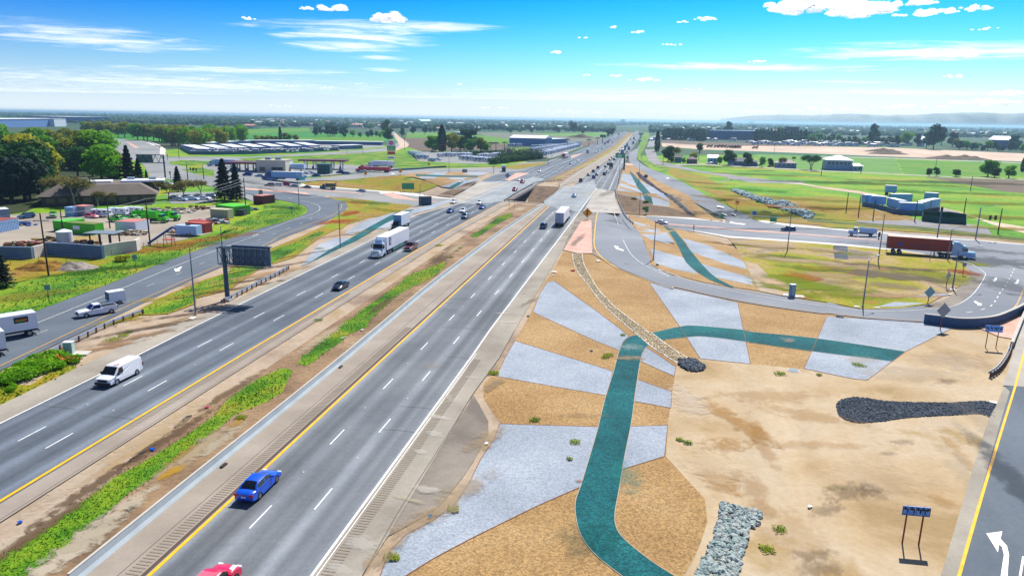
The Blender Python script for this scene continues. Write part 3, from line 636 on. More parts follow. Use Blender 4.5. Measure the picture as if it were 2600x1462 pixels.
def stain(spec, rx, ry, ang, col, amt=.7, sc=.6, z=None, w=None):
    if z is None: z = .1 if spec[0] in 'NM' else .19; amt *= .42 if spec[0] == 'N' else .8
    ry, rx = ry*1.1, rx*1.1
    m = stainmat(col, amt, sc); me = bpy.data.meshes.get('stain_'+m.name)
    if not me:
        mb = MB(); mb.add([(0, 0, 0)]+[(math.cos(i*math.pi/14), math.sin(i*math.pi/14), 0) for i in range(28)], [(0, i+1, (i+1) % 28+1) for i in range(28)])
        o = mb.build('ground_stain', m); o.data.name = 'stain_'+m.name
    else: o = link('ground_stain', me)
    p = w or W1(spec); o.location = (p[0], p[1], z+.0003*(len(_d) % 60)); o.scale = (rx, ry, 1); o.rotation_euler = (0, 0, math.radians(ang)); o['kind'] = 'structure'; _d.append(o)
LD = .095
for a in [('N 120,450', 9, 2.6, 4, '#a87c3c', .6), ('N 350,560', 7, 2.2, -25, '#a5793c', .6), ('N 300,720', 7, 1.2, 0, '#a87c40', .55), ('N 75,700', 1., 9, -8, '#9c7038', .6), ('N 30,980', 1.6, 5, -5, '#9a6c30', .6), ('M 1480,600', 1.6, 8, 20, '#a87c40', .55), ('M 1400,720', 3, 2, 10, '#a87c40', .55), ('M 1380,920', 2, 3, 20, '#a87c40', .5),
    ('M 1200,480', 2.4, 6, 0, '#c8b8a4', .7), ('N 620,250', 3, 2, 0, '#b8a488', .6), ('N 900,330', 9, 4, 0, '#b4a898', .6), ('N 1150,260', 6, 5, 0, '#b4a89a', .6), ('N 1100,370', 2.2, 1.1, 20, '#6a5848', .7, 1.4), ('N 560,980', 3.6, 1.6, 25, '#5a4a40', .75, 1.6), ('N 690,980', 1.6, 1.6, 20, '#5a4a40', .7, 1.6), ('N 440,1080', 2.4, 1., 30, '#5f4e42', .7, 1.6), ('N 480,960', 1.4, .5, 0, '#5a6a20', .6, 2),
    ('N 360,1330', 2.2, .9, 5, '#54463c', .75, 1.6), ('N 400,1410', 2.4, 1.3, 10, '#5f4e42', .7, 1.6), ('N 850,705', 2, .8, 5, '#6a5a40', .6, 1.6), ('N 780,770', 1.2, .6, 5, '#6a5a44', .6, 1.6), ('N 1080,1030', 1.2, 1.6, 0, '#b08038', .55), ('N 1180,780', .8, 6, -12, '#b08444', .5), ('N 1300,600', 2, 9, -10, '#a89c8c', .5), ('N 1220,900', 1.6, 8, -14, '#b0a48c', .5), ('N 700,900', 6, 4, 0, '#cbb598', .5), ('N 250,1200', 3, 5, 0, '#b49468', .5), ('M 1300,830', 3, 5, 0, '#ccb898', .5),
    ('M 880,180', 2.2, 1.8, 0, '#8aa4a0', .6), ('M 870,240', 2.2, 1.2, 0, '#a89070', .6), ('N 215,140', 1.3, 1.6, -10, '#c0ab98', .7), ('M 850,900', 1.8, 4, 5, '#2f807c', .35), ('M 640,1250', 3, 3, 0, '#0a4846', .3), ('M 590,925', .6, .4, 0, '#8a6048', .7), ('M 600,560', 4, .8, 0, '#8a7458', .3),
    ('L 1300,530', 1.2, .7, -30, '#c4bfb6', .55), ('L 1200,645', 1., .5, -30, '#c4bfb6', .55), ('L 1250,895', 1.8, .7, -25, '#c4bfb6', .55), ('L 830,1250', 1.8, 1., -30, '#c4bfb6', .555), ('L 700,1430', 1.8, .8, -30, '#c4bfb6', .555), ('L 1540,160', 1.4, .5, -20, '#bcb6ac', .5), ('L 1400,300', .8, 1.4, 0, '#b8b0a6', .6), ('L 1120,960', 2.4, .4, -20, '#b5a88c', .5), ('L 1330,420', 1.8, .5, -20, '#c8c2b8', .6), ('H 640,1300', 2, .4, 0, '#c4bcb0', .6), ('H 850,1140', 2, .3, 0, '#c4bcb0', .6), ('H 700,1380', 2, .5, 0, '#c8c0b4', .6),
    ('L 1640,560', 1.5, 4, -30, '#a08c70', .6), ('L 1480,900', 1.6, 5, -35, '#a89478', .6), ('L 1330,1030', 1, 3, -60, '#a89478', .6), ('L 1180,1110', 1.2, 3.2, -55, '#a08a6c', .6), ('L 980,1300', 1.2, 3, -25, '#a08a6c', .6), ('L 1690,200', 1., 4, -30, '#8c7c68', .6), ('H 900,1180', .8, 6, -25, '#8c7a64', .6), ('M 60,330', 1, 4, -30, '#94826a', .6), ('L 1280,80', 2, 2, 0, '#a39a8e', .3),
    ('M 1230,180', .1, .1, 0, '#a39a8e', .3)]: stain(a[0], a[1], a[2], a[3], a[4], a[5], a[6] if len(a) > 6 else .6)
# median: pale dusty patches, rust-coloured weeds and darker soil along the grass
for sp, rx, ry, c, am in [('K 480,1280', 1.6, 6, '#b8ac98', .8), ('K 640,1140', 1.4, 4, '#b0a48e', .7), ('K 840,985', 1.2, 4, '#b8ac98', .7), ('K 1300,620', 1.4, 9, '#a8967a', .7), ('K 1450,560', 1, 5, '#b4a890', .6), ('K 770,1040', .8, 2.2, '#c08818', .8), ('K 905,940', .6, 1.2, '#c08818', .7), ('K 1120,775', .7, 2, '#b08828', .7), ('K 1200,650', .6, 3, '#9a8040', .6), ('K 1560,440', .6, 2, '#b08828', .6), ('K 620,760', 1., 10, '#c0b09a', .6), ('K 300,1080', 1.2, 10, '#c4b6a0', .6), ('K 880,640', 1., 8, '#b89c74', .6), ('K 1000,520', 1.4, 10, '#bca684', .5), ('K 1400,330', 1., 12, '#b89e7c', .5), ('K 250,1160', .8, 8, '#6a5440', .7), ('K 600,870', .8, 9, '#66513e', .7), ('K 1150,520', .8, 8, '#66513e', .7), ('K 1500,250', .9, 9, '#6a5440', .6),
    ('G 1700,1000', 1., 8, '#6a5440', .6), ('G 1500,1330', 1.2, 9, '#b0a08a', .6), ('G 1900,900', 1.2, 8, '#a08868', .6), ('G 2250,560', 2, 12, '#5f4c3c', .7), ('G 1150,1300', 1.2, 9, '#c0ae94', .5), ('G 1800,720', 1.4, 12, '#bca684', .5), ('H 600,640', 1.6, 14, '#66513e', .6), ('H 200,700', 1.4, 12, '#b8a486', .6), ('H 450,480', 1.6, 12, '#c0ae94', .6), ('H 800,330', 3, 10, '#c4b296', .6), ('H 50,665', 1.6, 2, '#8a9418', .8), ('H 245,690', .8, 1.6, '#5a6a14', .8), ('H 215,715', .6, 1.2, '#5a6a14', .8), ('H 160,775', 1, 2, '#4a4a1c', .8),
    ('S 700,1180', 3, 30, '#7a6a48', .6), ('S 1300,730', 4, 60, '#4a5a3c', .7), ('S 400,1330', 2, 20, '#8a7c64', .6)]: stain(sp, rx, ry, -10, c, am, .9, z=.075)
# verge by the freeway: bare brown runs and tyre ruts
for sp, rx, ry, g, c, am in [('F 1250,900', 1, 12, -45, '#5e4c3c', .7), ('F 1550,790', .8, 8, -50, '#5e4c3c', .7), ('F 1150,980', 1.4, 9, -45, '#8a6c4c', .6), ('F 800,1080', 1.4, 8, -45, '#8c6a48', .6), ('F 2000,520', .9, 12, -42, '#5e4c3c', .7), ('G 350,850', .9, 14, -42, '#5e4c3c', .7), ('G 700,650', .9, 14, -40, '#5e4c3c', .6), ('G 1000,530', .9, 14, -36, '#6e5c4c', .6), ('G 600,720', 2, 14, -40, '#a8845c', .6), ('G 1250,360', 2, 16, -40, '#a8845c', .5), ('G 1300,230', 4, 10, -40, '#9a4a1c', .7), ('G 1400,160', 3, 9, -10, '#944818', .7), ('G 1500,60', 8, 3, -25, '#8a4e20', .7), ('F 1400,650', 1.4, 9, -50, '#9a8a2c', .5), ('F 1000,840', 1.4, 6, -50, '#9a8a2c', .6), ('G 150,860', 1.4, 8, -45, '#98902c', .6),
    ('F 200,640', 4, 12, -55, '#7a7a2c', .6), ('F 1350,240', 5, 14, -50, '#8a5c24', .7), ('F 1600,180', 4, 14, -45, '#946428', .7), ('F 700,440', 3, 12, -55, '#2c5a10', .6), ('F 1000,400', 3, 10, -55, '#2c5a10', .6), ('B 1250,1050', 10, 4, -30, '#24500e', .6), ('B 700,1330', 10, 4, 40, '#8a5c24', .6), ('B 2300,1080', 14, 4, -40, '#7c7c18', .5), ('B 2100,1000', 14, 4, -30, '#3c6c14', .5)]: stain(sp, rx, ry, g, c, am, .4, z=.16)
# infield and meadow patches
for sp, rx, ry, g, c, am in [('J 750,510', 12, 5, -20, '#5f564c', .75), ('J 650,600', 14, 5, -20, '#6a5f52', .75), ('J 350,500', 14, 6, -10, '#9c8668', .8), ('J 500,700', 12, 4, -20, '#8a7a60', .6), ('J 900,430', 20, 4, -25, '#7c8210', .7), ('J 1150,600', 8, 10, 0, '#7c8210', .7), ('J 250,800', 14, 6, 0, '#747c10', .7), ('I 1700,740', 5, 5, 0, '#9a5c14', .8), ('I 1700,850', 12, 5, -10, '#6c7c0c', .8), ('I 1480,760', 7, 5, 0, '#70800c', .7), ('I 1750,640', 8, 4, -30, '#5c8018', .6), ('I 1500,520', 14, 5, -15, '#6a7030', .6), ('I 2000,650', 9, 3, -10, '#8a7c14', .7), ('I 1300,400', 20, 6, -28, '#a08a70', .8), ('I 1700,560', 12, 4, -20, '#ac9878', .7), ('I 2150,730', 10, 4, -10, '#a8906c', .6), ('I 1400,800', 3, 8, 20, '#c0a484', .8), ('J 1450,560', 4, 5, 0, '#8a4a20', .7), ('J 700,820', 10, 3, 0, '#a88a68', .7),
    ('D 1300,720', 40, 10, -18, '#5c5a2c', .5), ('D 800,640', 40, 9, -22, '#3c6c10', .6), ('D 1150,870', 30, 9, -28, '#4c8810', .6), ('D 1600,960', 40, 8, -20, '#7a7c20', .6), ('D 700,800', 20, 6, -38, '#7c6a30', .6), ('D 900,950', 16, 5, -38, '#8a7020', .7), ('D 1250,1100', 30, 5, -28, '#8a5c14', .7), ('E 300,800', 60, 12, -10, '#3c6c10', .5), ('E 500,795', 12, 5, -10, '#3c3c34', .8), ('E 1000,820', 60, 10, -10, '#6c7820', .5), ('E 1400,900', 50, 10, -12, '#3c6c10', .5), ('E 1700,1000', 40, 8, -12, '#7c7814', .6), ('E 400,1050', 30, 7, -10, '#8a7c18', .7), ('E 2000,1150', 30, 8, -12, '#7a7414', .6), ('E 1850,1250', 20, 5, -12, '#8a7a18', .6), ('D 1350,680', 9, 3, -15, '#303828', .8), ('D 1230,680', 6, 2, -15, '#303828', .8), ('D 820,650', 8, 3, -15, '#2f4814', .7), ('E 1500,800', 80, 14, -8, '#4c4a38', .5)]: stain(sp, rx, ry, g, c, am, .12, z=.2)
# tyre-darkened lanes, joints and skid marks
for sp, rx, ry, g, c, am in [('H 1600,250', 3, 25, -18, '#8c8880', .5), ('H 1450,260', 4, 20, -15, '#c4beb4', .4), ('C 900,930', 6, 30, -35, '#c8c2ba', .4), ('J 1750,450', 16, 9, -20, '#5f6468', .6), ('J 1900,700', 6, 12, -10, '#6a6e72', .5), ('J 1300,300', 30, 4, -27, '#6a6e72', .5), ('I 1200,180', 40, 2.5, -28, '#686c70', .5), ('B 1300,900', 30, 5, -30, '#5c6064', .5), ('B 900,800', 14, 5, -20, '#5c6064', .5), ('N 1440,900', 1.6, 12, -12, '#4a525a', .5), ('H 1330,620', 1.2, 14, -14, '#7c766c', .5)]: stain(sp, rx, ry, g, c, am, .3, z=.185)
# ---------------------------------------------------------------- vehicles (local: +Y is forward)
def paint(name, col, rough=.3): return mat('paint_'+name, col, rough, 0, spec=.5, coat=.5)
PW = paint('white', '#e8eaee'); PB = paint('bright_blue', '#0050c8'); PK = paint('dark_navy', '#101a34'); PR = paint('crimson', '#d01048')
PM = paint('maroon', '#5a1030'); PS = paint('slate_blue', '#3a5578'); PG = paint('silver_blue', '#8fb0cc'); PT = paint('teal', '#1f5f7a'); PMG = paint('magenta_red', '#a01848')
PD = paint('dark_grey', '#23303f'); PPU = paint('purple', '#3a1f5a'); PLG = paint('lime_green', '#55d010'); PNB = paint('navy_blue', '#1a3a8a'); PTB = paint('pale_blue', '#a9cbe6')
GLS = mat('car_glass', '#0a1420', .08, 0, spec=.8); RUB = mat('tyre_rubber', '#101012', .8); RIM = mat('alloy_rim', '#9aa0a8', .3, .8); BLK = mat('black_trim', '#0c0d10', .5)
LMP = mat('headlamp_glass', '#d8e4ee', .1); TLM = mat('tail_lamp_red', '#a00810', .25); CHR = mat('chrome', '#c0c8d0', .15, 1); PLT = mat('number_plate', '#d8dce0', .5)
TRW = mat('trailer_white', '#e6eaf0', .45, var=.04, vscale=.6); ALU = mat('trailer_aluminium', '#b4bcc6', .4, .3); GRY = mat('underbody_grey', '#2a2c30', .8)
TEAL_S = mat('trailer_skirt', '#4f8f8a', .5); CORG = mat('container_orange_red', '#96382a', .6, var=.06, vscale=1.5); RIB = mat('reefer_door_grey', '#7d8ea6', .5)
def arch(y0, r, zb, n=7): return [(y0+r*math.cos(math.pi*i/(n-1)), zb+r*.98*math.sin(math.pi*i/(n-1))) for i in range(n)][::-1]
def body_mesh(prof, W, m=0, tuck=.12, plan=.1, zt=.55, bev=.05):
    """side profile (y,z) ring swept across the width; sides tuck in towards the top, ends taper in plan"""
    mb = MB(); n = len(prof); ys = [p[0] for p in prof]; zs = [p[1] for p in prof]; ym = max(map(abs, ys)); zm = max(zs); cy = 0; cz = sum(zs)/n
    st = [(-1, .0), (-1, bev), (-.93, 0), (0, 0), (.93, 0), (1, bev), (1, .0)]
    st = [(-1, 1), (-.90, 0), (-.45, -.02/bev), (0, -.03/bev), (.45, -.02/bev), (.90, 0), (1, 1)]
    for f, b in st:
        for (y, z) in prof:
            t = max(0, (z-zt)/max(.01, zm-zt)); k = (1-plan*(abs(y)/ym)**3.5)*(1-tuck*t)
            yy = y*(1-bev*.5*b/ym*2) if b > 0 else y; zz = z-(bev*b if z > zt else (-bev*.3*b if b > 0 else 0))
            mb.v.append((f*W/2*k, yy, zz))
    for i in range(len(st)-1):
        for j in range(n):
            a = i*n+j; b_ = i*n+(j+1) % n; mb.f.append((a, b_, b_+n, a+n)); mb.m.append(m)
    mb.f.append(tuple(range(n-1, -1, -1))); mb.m.append(m); mb.f.append(tuple(range((len(st)-1)*n, len(st)*n))); mb.m.append(m)
    return mb
def wheel(p, y, side, z, r, w, W, rims=True, dual=False):
    x = side*(W/2-w/2-.02); o = MB().cyl((x-w/2, y, r), (x+w/2, y, r), r, r, 18).build('wheel', RUB, p)
    MB().cyl((x+side*(w/2-.0), y, r), (x+side*(w/2+.012), y, r), r*.62, r*.58, 14).build('rim', RIM, o); return o
def quadm(pts, th=.012):
    "thin proud panel from 4 points (outward winding)"
    mb = MB(); a, b, c, d = [Vector(p) for p in pts]; n = (b-a).cross(d-a).normalized()*th
    V = [a-n*2, b-n*2, c-n*2, d-n*2, a+n, b+n, c+n, d+n]
    return mb.add(V, [(3, 2, 1, 0), (4, 5, 6, 7), (0, 1, 5, 4), (1, 2, 6, 5), (2, 3, 7, 6), (3, 0, 4, 7)])
def lerp(a, b, t): return [a[i]+(b[i]-a[i])*t for i in range(3)]
def inset(P, u0, u1, v0, v1):
    A, B, C_, D = P; f = lambda u, v: lerp(lerp(A, B, u), lerp(D, C_, u), v)
    return [f(u0, v0), f(u1, v0), f(u1, v1), f(u0, v1)]
CARS = {  # L, W, belt, roof, hood/trunk profile, cabin (yrear_base, yrear_top, yfront_top, yfront_base)
 'sedan': dict(L=4.75, W=1.85, zb=.95, zr=1.43, cab=(-1.75, -1.0, .28, 1.1), hood=.82, trunk=.98, ax=(-1.38, 1.42), r=.33),
 'coupe': dict(L=4.5, W=1.85, zb=.92, zr=1.30, cab=(-1.45, -.7, .15, .95), hood=.78, trunk=.92, ax=(-1.32, 1.38), r=.34),
 'suv': dict(L=4.7, W=1.9, zb=1.08, zr=1.72, cab=(-2.2, -1.85, .45, 1.15), hood=.98, trunk=1.05, ax=(-1.35, 1.42), r=.37),
 'van': dict(L=5.0, W=1.95, zb=1.12, zr=1.78, cab=(-2.4, -2.2, .85, 1.6), hood=1.0, trunk=1.1, ax=(-1.45, 1.5), r=.35)}
def cut2(V, F): u = sorted({i for f in F for i in f}); ix = {i: n for n, i in enumerate(u)}; return [V[i] for i in u], [tuple(ix[i] for i in f) for f in F]
def make_car(kind, pm, name, label, cat, full=True, loc=(0, 0, 0), rz=0, group=None):
    k = CARS[kind]; L, W_, zb, zr, r = k['L'], k['W'], k['zb'], k['zr'], k['r']; h = L/2; c0, c1, c2, c3 = k['cab']; a0, a1 = k['ax']
    t = thing(name, label, cat, loc, rz, group)
    prof = [(-h+.05, .32), (-h, .55), (-h+.03, k['trunk']-.12), (-h+.22, k['trunk']), (c0+.05, zb), (c3, zb-.02), (c3+.3, k['hood']+.05), (h-.45, k['hood']-.06), (h-.08, k['hood']-.22), (h, .5), (h-.06, .26)]
    prof += [(a1+r+.1, .22)]+arch(a1, r+.05, .24)[::-1]+[(a0+r+.1, .22)]+arch(a0, r+.05, .24)[::-1]+[(a0-r-.1, .24)]
    mb = body_mesh(prof, W_); hh = zr-zb; zb0 = zb-.04; xb, xr = W_/2*.9, W_/2*(.66 if kind != 'van' else .74)
    pw = .09; d0, d1 = c1-c0, c3-c2; bm_ = (c0*.35+c3*.65) if kind != 'coupe' else c2-.2; mid = (c1+c2)/2+.1
    S = [(c0, 0), (c0+d0*.06+.02, .08), (c0+d0*.5, .64), (c1, .93), (c1+.3, .985), (mid-pw/2, 1), (mid+pw/2, 1), (c2-.15, .985), (c2, .94), (c2+d1*.5, .6), (c3-d1*.06, .09), (c3, 0)]
    V = []
    for y, f in S:
        z = zb0+(hh+.04)*f; xe = xb-(xb-xr)*f; sh_ = min(1, f*1.0)
        V += [(-xb*(1 if f else .96), y, zb0), (-(xb+(xe-xb)*.15), y, zb0+(z-zb0)*.14), (-(xb+(xe-xb)*.86), y, zb0+(z-zb0)*.84), (-xe*.82, y, z-.03*sh_), (0, y, z+.02*sh_),
              (xe*.82, y, z-.03*sh_), (xb+(xe-xb)*.86, y, zb0+(z-zb0)*.84), (xb+(xe-xb)*.15, y, zb0+(z-zb0)*.14), (xb*(1 if f else .96), y, zb0)]
    G = {'body': [], 'rear_window': [], 'windshield': [], 'r': [], 'l': []}
    for i in range(len(S)-1):
        for j in range(8):
            f4 = (i*9+j, i*9+j+1, (i+1)*9+j+1, (i+1)*9+j); k_ = 'body'
            if j in (3, 4): k_ = 'rear_window' if 1 <= i <= 2 else ('windshield' if 8 <= i <= 9 else 'body')
            elif j in (1, 6) and i in (2, 3, 4, 6, 7, 8) : k_ = 'l' if j == 1 else 'r'
            G[k_].append(f4)
    mb.add(*cut2(V, G['body'])); bo = mb.build('body', pm, t, smooth=True, fix=True); bo.data.set_sharp_from_angle(angle=math.radians(38))
    for k_, nm in (('rear_window', 'rear_window'), ('windshield', 'windshield'), ('r', 'side_window'), ('l', 'side_window')): MB().add(*cut2(V, G[k_])).build(nm, GLS, t, smooth=True)
    if full:
        for y in (a0, a1):
            for s in (-1, 1): wheel(t, y, s, 0, r, .22, W_)
        for s in (-1, 1):
            MB().box((s*W_*.36, h-.1, k['hood']-.25), (.34, .16, .13)).build('headlight', LMP, t)
            MB().box((s*W_*.37, -h+.05, k['trunk']-.2), (.34, .12, .15)).build('taillight', TLM, t)
            MB().box((s*(W_/2+.02), c3-.35, zb+.03), (.2, .12, .13)).build('mirror', pm, t)
        MB().box((0, h-.03, .5), (W_*.5, .08, .18)).build('grille', BLK, t)
        MB().box((0, -h+.02, .62), (.42, .05, .14)).build('number_plate', PLT, t)
    else:
        for y in (a0, a1):
            for s in (-1, 1): MB().cyl((s*(W_/2-.22), y, r), (s*(W_/2-.01), y, r), r, r, 10).build('wheel', RUB, t)
    return t
def make_pickup(pm, name, label, cat='pickup', bedcover=None, loc=(0, 0, 0), rz=0, lift=0, cabk=0, group=None):
    W_, h, r = 1.98, 2.8, .39; t = thing(name, label, cat, loc, rz, group); a0, a1 = -1.75, 1.85
    prof = [(-h, .5), (-h, 1.12), (-.55, 1.14), (-.5, 1.14), (1.25, 1.12), (1.45, 1.08), (h-.35, 1.02), (h-.06, .9), (h, .55), (h-.05, .36), (a1+r+.1, .32)]+arch(a1, r+.06, .34)[::-1]+[(a0+r+.1, .32)]+arch(a0, r+.06, .34)[::-1]+[(a0-r-.1, .36)]
    mb = body_mesh(prof, W_, tuck=.05, plan=.05, bev=.04)
    cb = [(-.9, -.55), (.9, -.55), (.9, 1.3), (-.9, 1.3)]; ct = [(-.72, -.42), (.72, -.42), (.72, .6), (-.72, .6)]
    V = [(x, y, 1.05) for x, y in cb]+[(x, y, 1.75) for x, y in ct]+[(x*.88, y*.92, 1.82) for x, y in ct]
    mb.add(V, [(0, 1, 5, 4), (1, 2, 6, 5), (2, 3, 7, 6), (3, 0, 4, 7), (4, 5, 9, 8), (5, 6, 10, 9), (6, 7, 11, 10), (7, 4, 8, 11), (8, 9, 10, 11)])
    for s in (-1, 1): mb.box((s*.93, -1.7, 1.2), (.09, 2.15, .2))
    mb.box((0, -2.76, 1.18), (1.8, .08, .2)); mb.build('body', pm, t, fix=True)
    MB().box((0, -1.7, 1.16), (1.72, 2.1, .05)).build('bed_floor', bedcover or BLK, t)
    B = [Vector((x, y, 1.05)) for x, y in cb]; Tp = [Vector((x, y, 1.75)) for x, y in ct]
    quadm(inset([B[0], B[1], Tp[1], Tp[0]], .12, .88, .3, .88)).build('rear_window', GLS, t)
    quadm(inset([B[2], B[3], Tp[3], Tp[2]], .05, .95, .15, .93)).build('windshield', GLS, t)
    for P in ([B[1], B[2], Tp[2], Tp[1]], [B[3], B[0], Tp[0], Tp[3]]): quadm(inset(P, .15, .88, .2, .88)).build('side_window', GLS, t)
    for y in (a0, a1):
        for s in (-1, 1): wheel(t, y, s, 0, r, .26, W_)
    for s in (-1, 1):
        MB().box((s*.75, h-.07, .82), (.34, .14, .2)).build('headlight', LMP, t); MB().box((s*.88, -h+.02, .95), (.16, .08, .34)).build('taillight', TLM, t)
        MB().box((s*1.1, .95, 1.25), (.22, .14, .22)).build('mirror', BLK, t)
    MB().box((0, h-.02, .72), (1.1, .08, .3)).build('grille', BLK, t); MB().box((0, h+.03, .45), (1.9, .14, .16)).build('bumper', CHR, t)
    return t
def make_cargo_van(pm, name, label, loc=(0, 0, 0), rz=0):
    W_, h, r = 2.02, 2.85, .37; t = thing(name, label, 'van', loc, rz); a0, a1 = -1.65, 1.75
    prof = [(-h, .45), (-h, 1.2), (-h+.08, 1.9), (-h+.3, 2.08), (.9, 2.1), (1.15, 2.02), (1.95, 1.22), (2.25, 1.12), (h-.08, .98), (h, .6), (h-.05, .34), (a1+r+.1, .3)]+arch(a1, r+.06, .32)[::-1]+[(a0+r+.1, .3)]+arch(a0, r+.06, .32)[::-1]+[(a0-r-.1, .34)]
    body_mesh(prof, W_, tuck=.16, plan=.06, zt=1.1, bev=.09).build('body', pm, t, smooth=False, fix=True)
    quadm([(.86, 1.93, 1.27), (-.86, 1.93, 1.27), (-.78, 1.22, 1.98), (.78, 1.22, 1.98)]).build('windshield', GLS, t)
    for s in (-1, 1):
        P = [(s*.965, .55, 1.22), (s*.965, 1.55, 1.22), (s*.875, 1.12, 1.85), (s*.875, .55, 1.85)]
        if s < 0: P = P[::-1]
        quadm(P, .02).build('side_window', GLS, t)
        MB().box((s*1.1, 1.55, 1.3), (.24, .14, .26)).build('mirror', BLK, t)
        MB().box((s*.78, h-.05, .82), (.32, .12, .2)).build('headlight', LMP, t); MB().box((s*.92, -h+.03, 1.1), (.12, .08, .4)).build('taillight', TLM, t)
    quadm([(.8, -h-.0, 1.25), (.1, -h, 1.25), (.1, -h+.03, 1.75), (.75, -h+.03, 1.75)][::-1]).build('rear_window', GLS, t)
    MB().box((0, h-.01, .78), (1.2, .06, .26)).build('grille', BLK, t); MB().box((0, h+.02, .45), (1.96, .16, .3)).build('bumper', BLK, t)
    MB().box((-.35, .75, 2.11), (.5, .5, .02), .4).build('roof_patch', mat('faded_red_patch', '#b04860', .7), t)
    for y in (a0, a1):
        for s in (-1, 1): wheel(t, y, s, 0, r, .25, W_)
    return t
def make_box_truck(pm, name, label, loc=(0, 0, 0), rz=0, box=PW, L=5.4, decal=None, cat='box truck', group=None, H=3.3, full=True):
    W_ = 2.35; t = thing(name, label, cat, loc, rz, group); y1 = L/2-.6; y0 = y1-L
    MB().box((0, (y0+y1)/2, (H+1.0)/2), (W_, L, H-1.0)).build('cargo_box', box, t)
    mb = MB(); c0, c1 = y1+.08, y1+1.9
    V = [(-1, c0, .5), (1, c0, .5), (1, c1, .5), (-1, c1, .5), (-1, c0, 1.35), (1, c0, 1.35), (1, c1, 1.25), (-1, c1, 1.25), (-.85, c0, 2.25), (.85, c0, 2.25), (.82, c1-.75, 2.25), (-.82, c1-.75, 2.25)]
    mb.add(V, [(3, 2, 1, 0), (0, 1, 5, 4), (1, 2, 6, 5), (2, 3, 7, 6), (3, 0, 4, 7), (4, 5, 9, 8), (5, 6, 10, 9), (6, 7, 11, 10), (7, 4, 8, 11), (8, 9, 10, 11)])
    mb.box((0, c1+.35, .85), (1.85, .8, .75), top=(.94, .8)); mb.build('cab', pm, t, fix=True)
    P = [V[6], V[7], V[11], V[10]]; quadm(inset(P, .06, .94, .12, .92)).build('windshield', GLS, t)
    for a in ((5, 6, 10, 9), (7, 4, 8, 11)): quadm(inset([V[i] for i in a], .15, .8, .15, .85)).build('side_window', GLS, t)
    for s in (-1, 1):
        if full:
            MB().box((s*.72, c1+.74, .9), (.3, .1, .2)).build('headlight', LMP, t); MB().box((s*1.15, c1-.3, 1.5), (.2, .1, .35)).build('mirror', BLK, t)
            MB().box((s*1.0, y0-.02, .85), (.2, .06, .12)).build('taillight', TLM, t)
        for y in (y0+1.1, c1+.1): wheel(t, y, s, 0, .42, .3, 2.2)
    MB().box((0, (y0+c0)/2, .75), (1.5, L, .25)).build('chassis', GRY, t); MB().box((0, c1+.77, .7), (1.3, .06, .35)).build('grille', BLK, t)
    MB().box((0, y0-.1, .6), (2.1, .12, .14)).build('bumper', GRY, t)
    if decal:
        for s in (-1, 1):
            d = MB().box((s*(W_/2+.012), y0+1.9, 2.55), (.02, 1.7, .85)).build('side_decal', mat('decal_green_black', '#14301c', .5), t)
            MB().box((s*(W_/2+.03), y0+1.9, 2.5), (.02, 1.35, .25)).build('decal_band', mat('decal_orange', '#d86a18', .5), d)
            MB().box((s*(W_/2+.034), y0+2.0, 2.4), (.02, .6, .2)).build('decal_leaf', mat('decal_leaf_green', '#3a9a2a', .5), d)
    return t
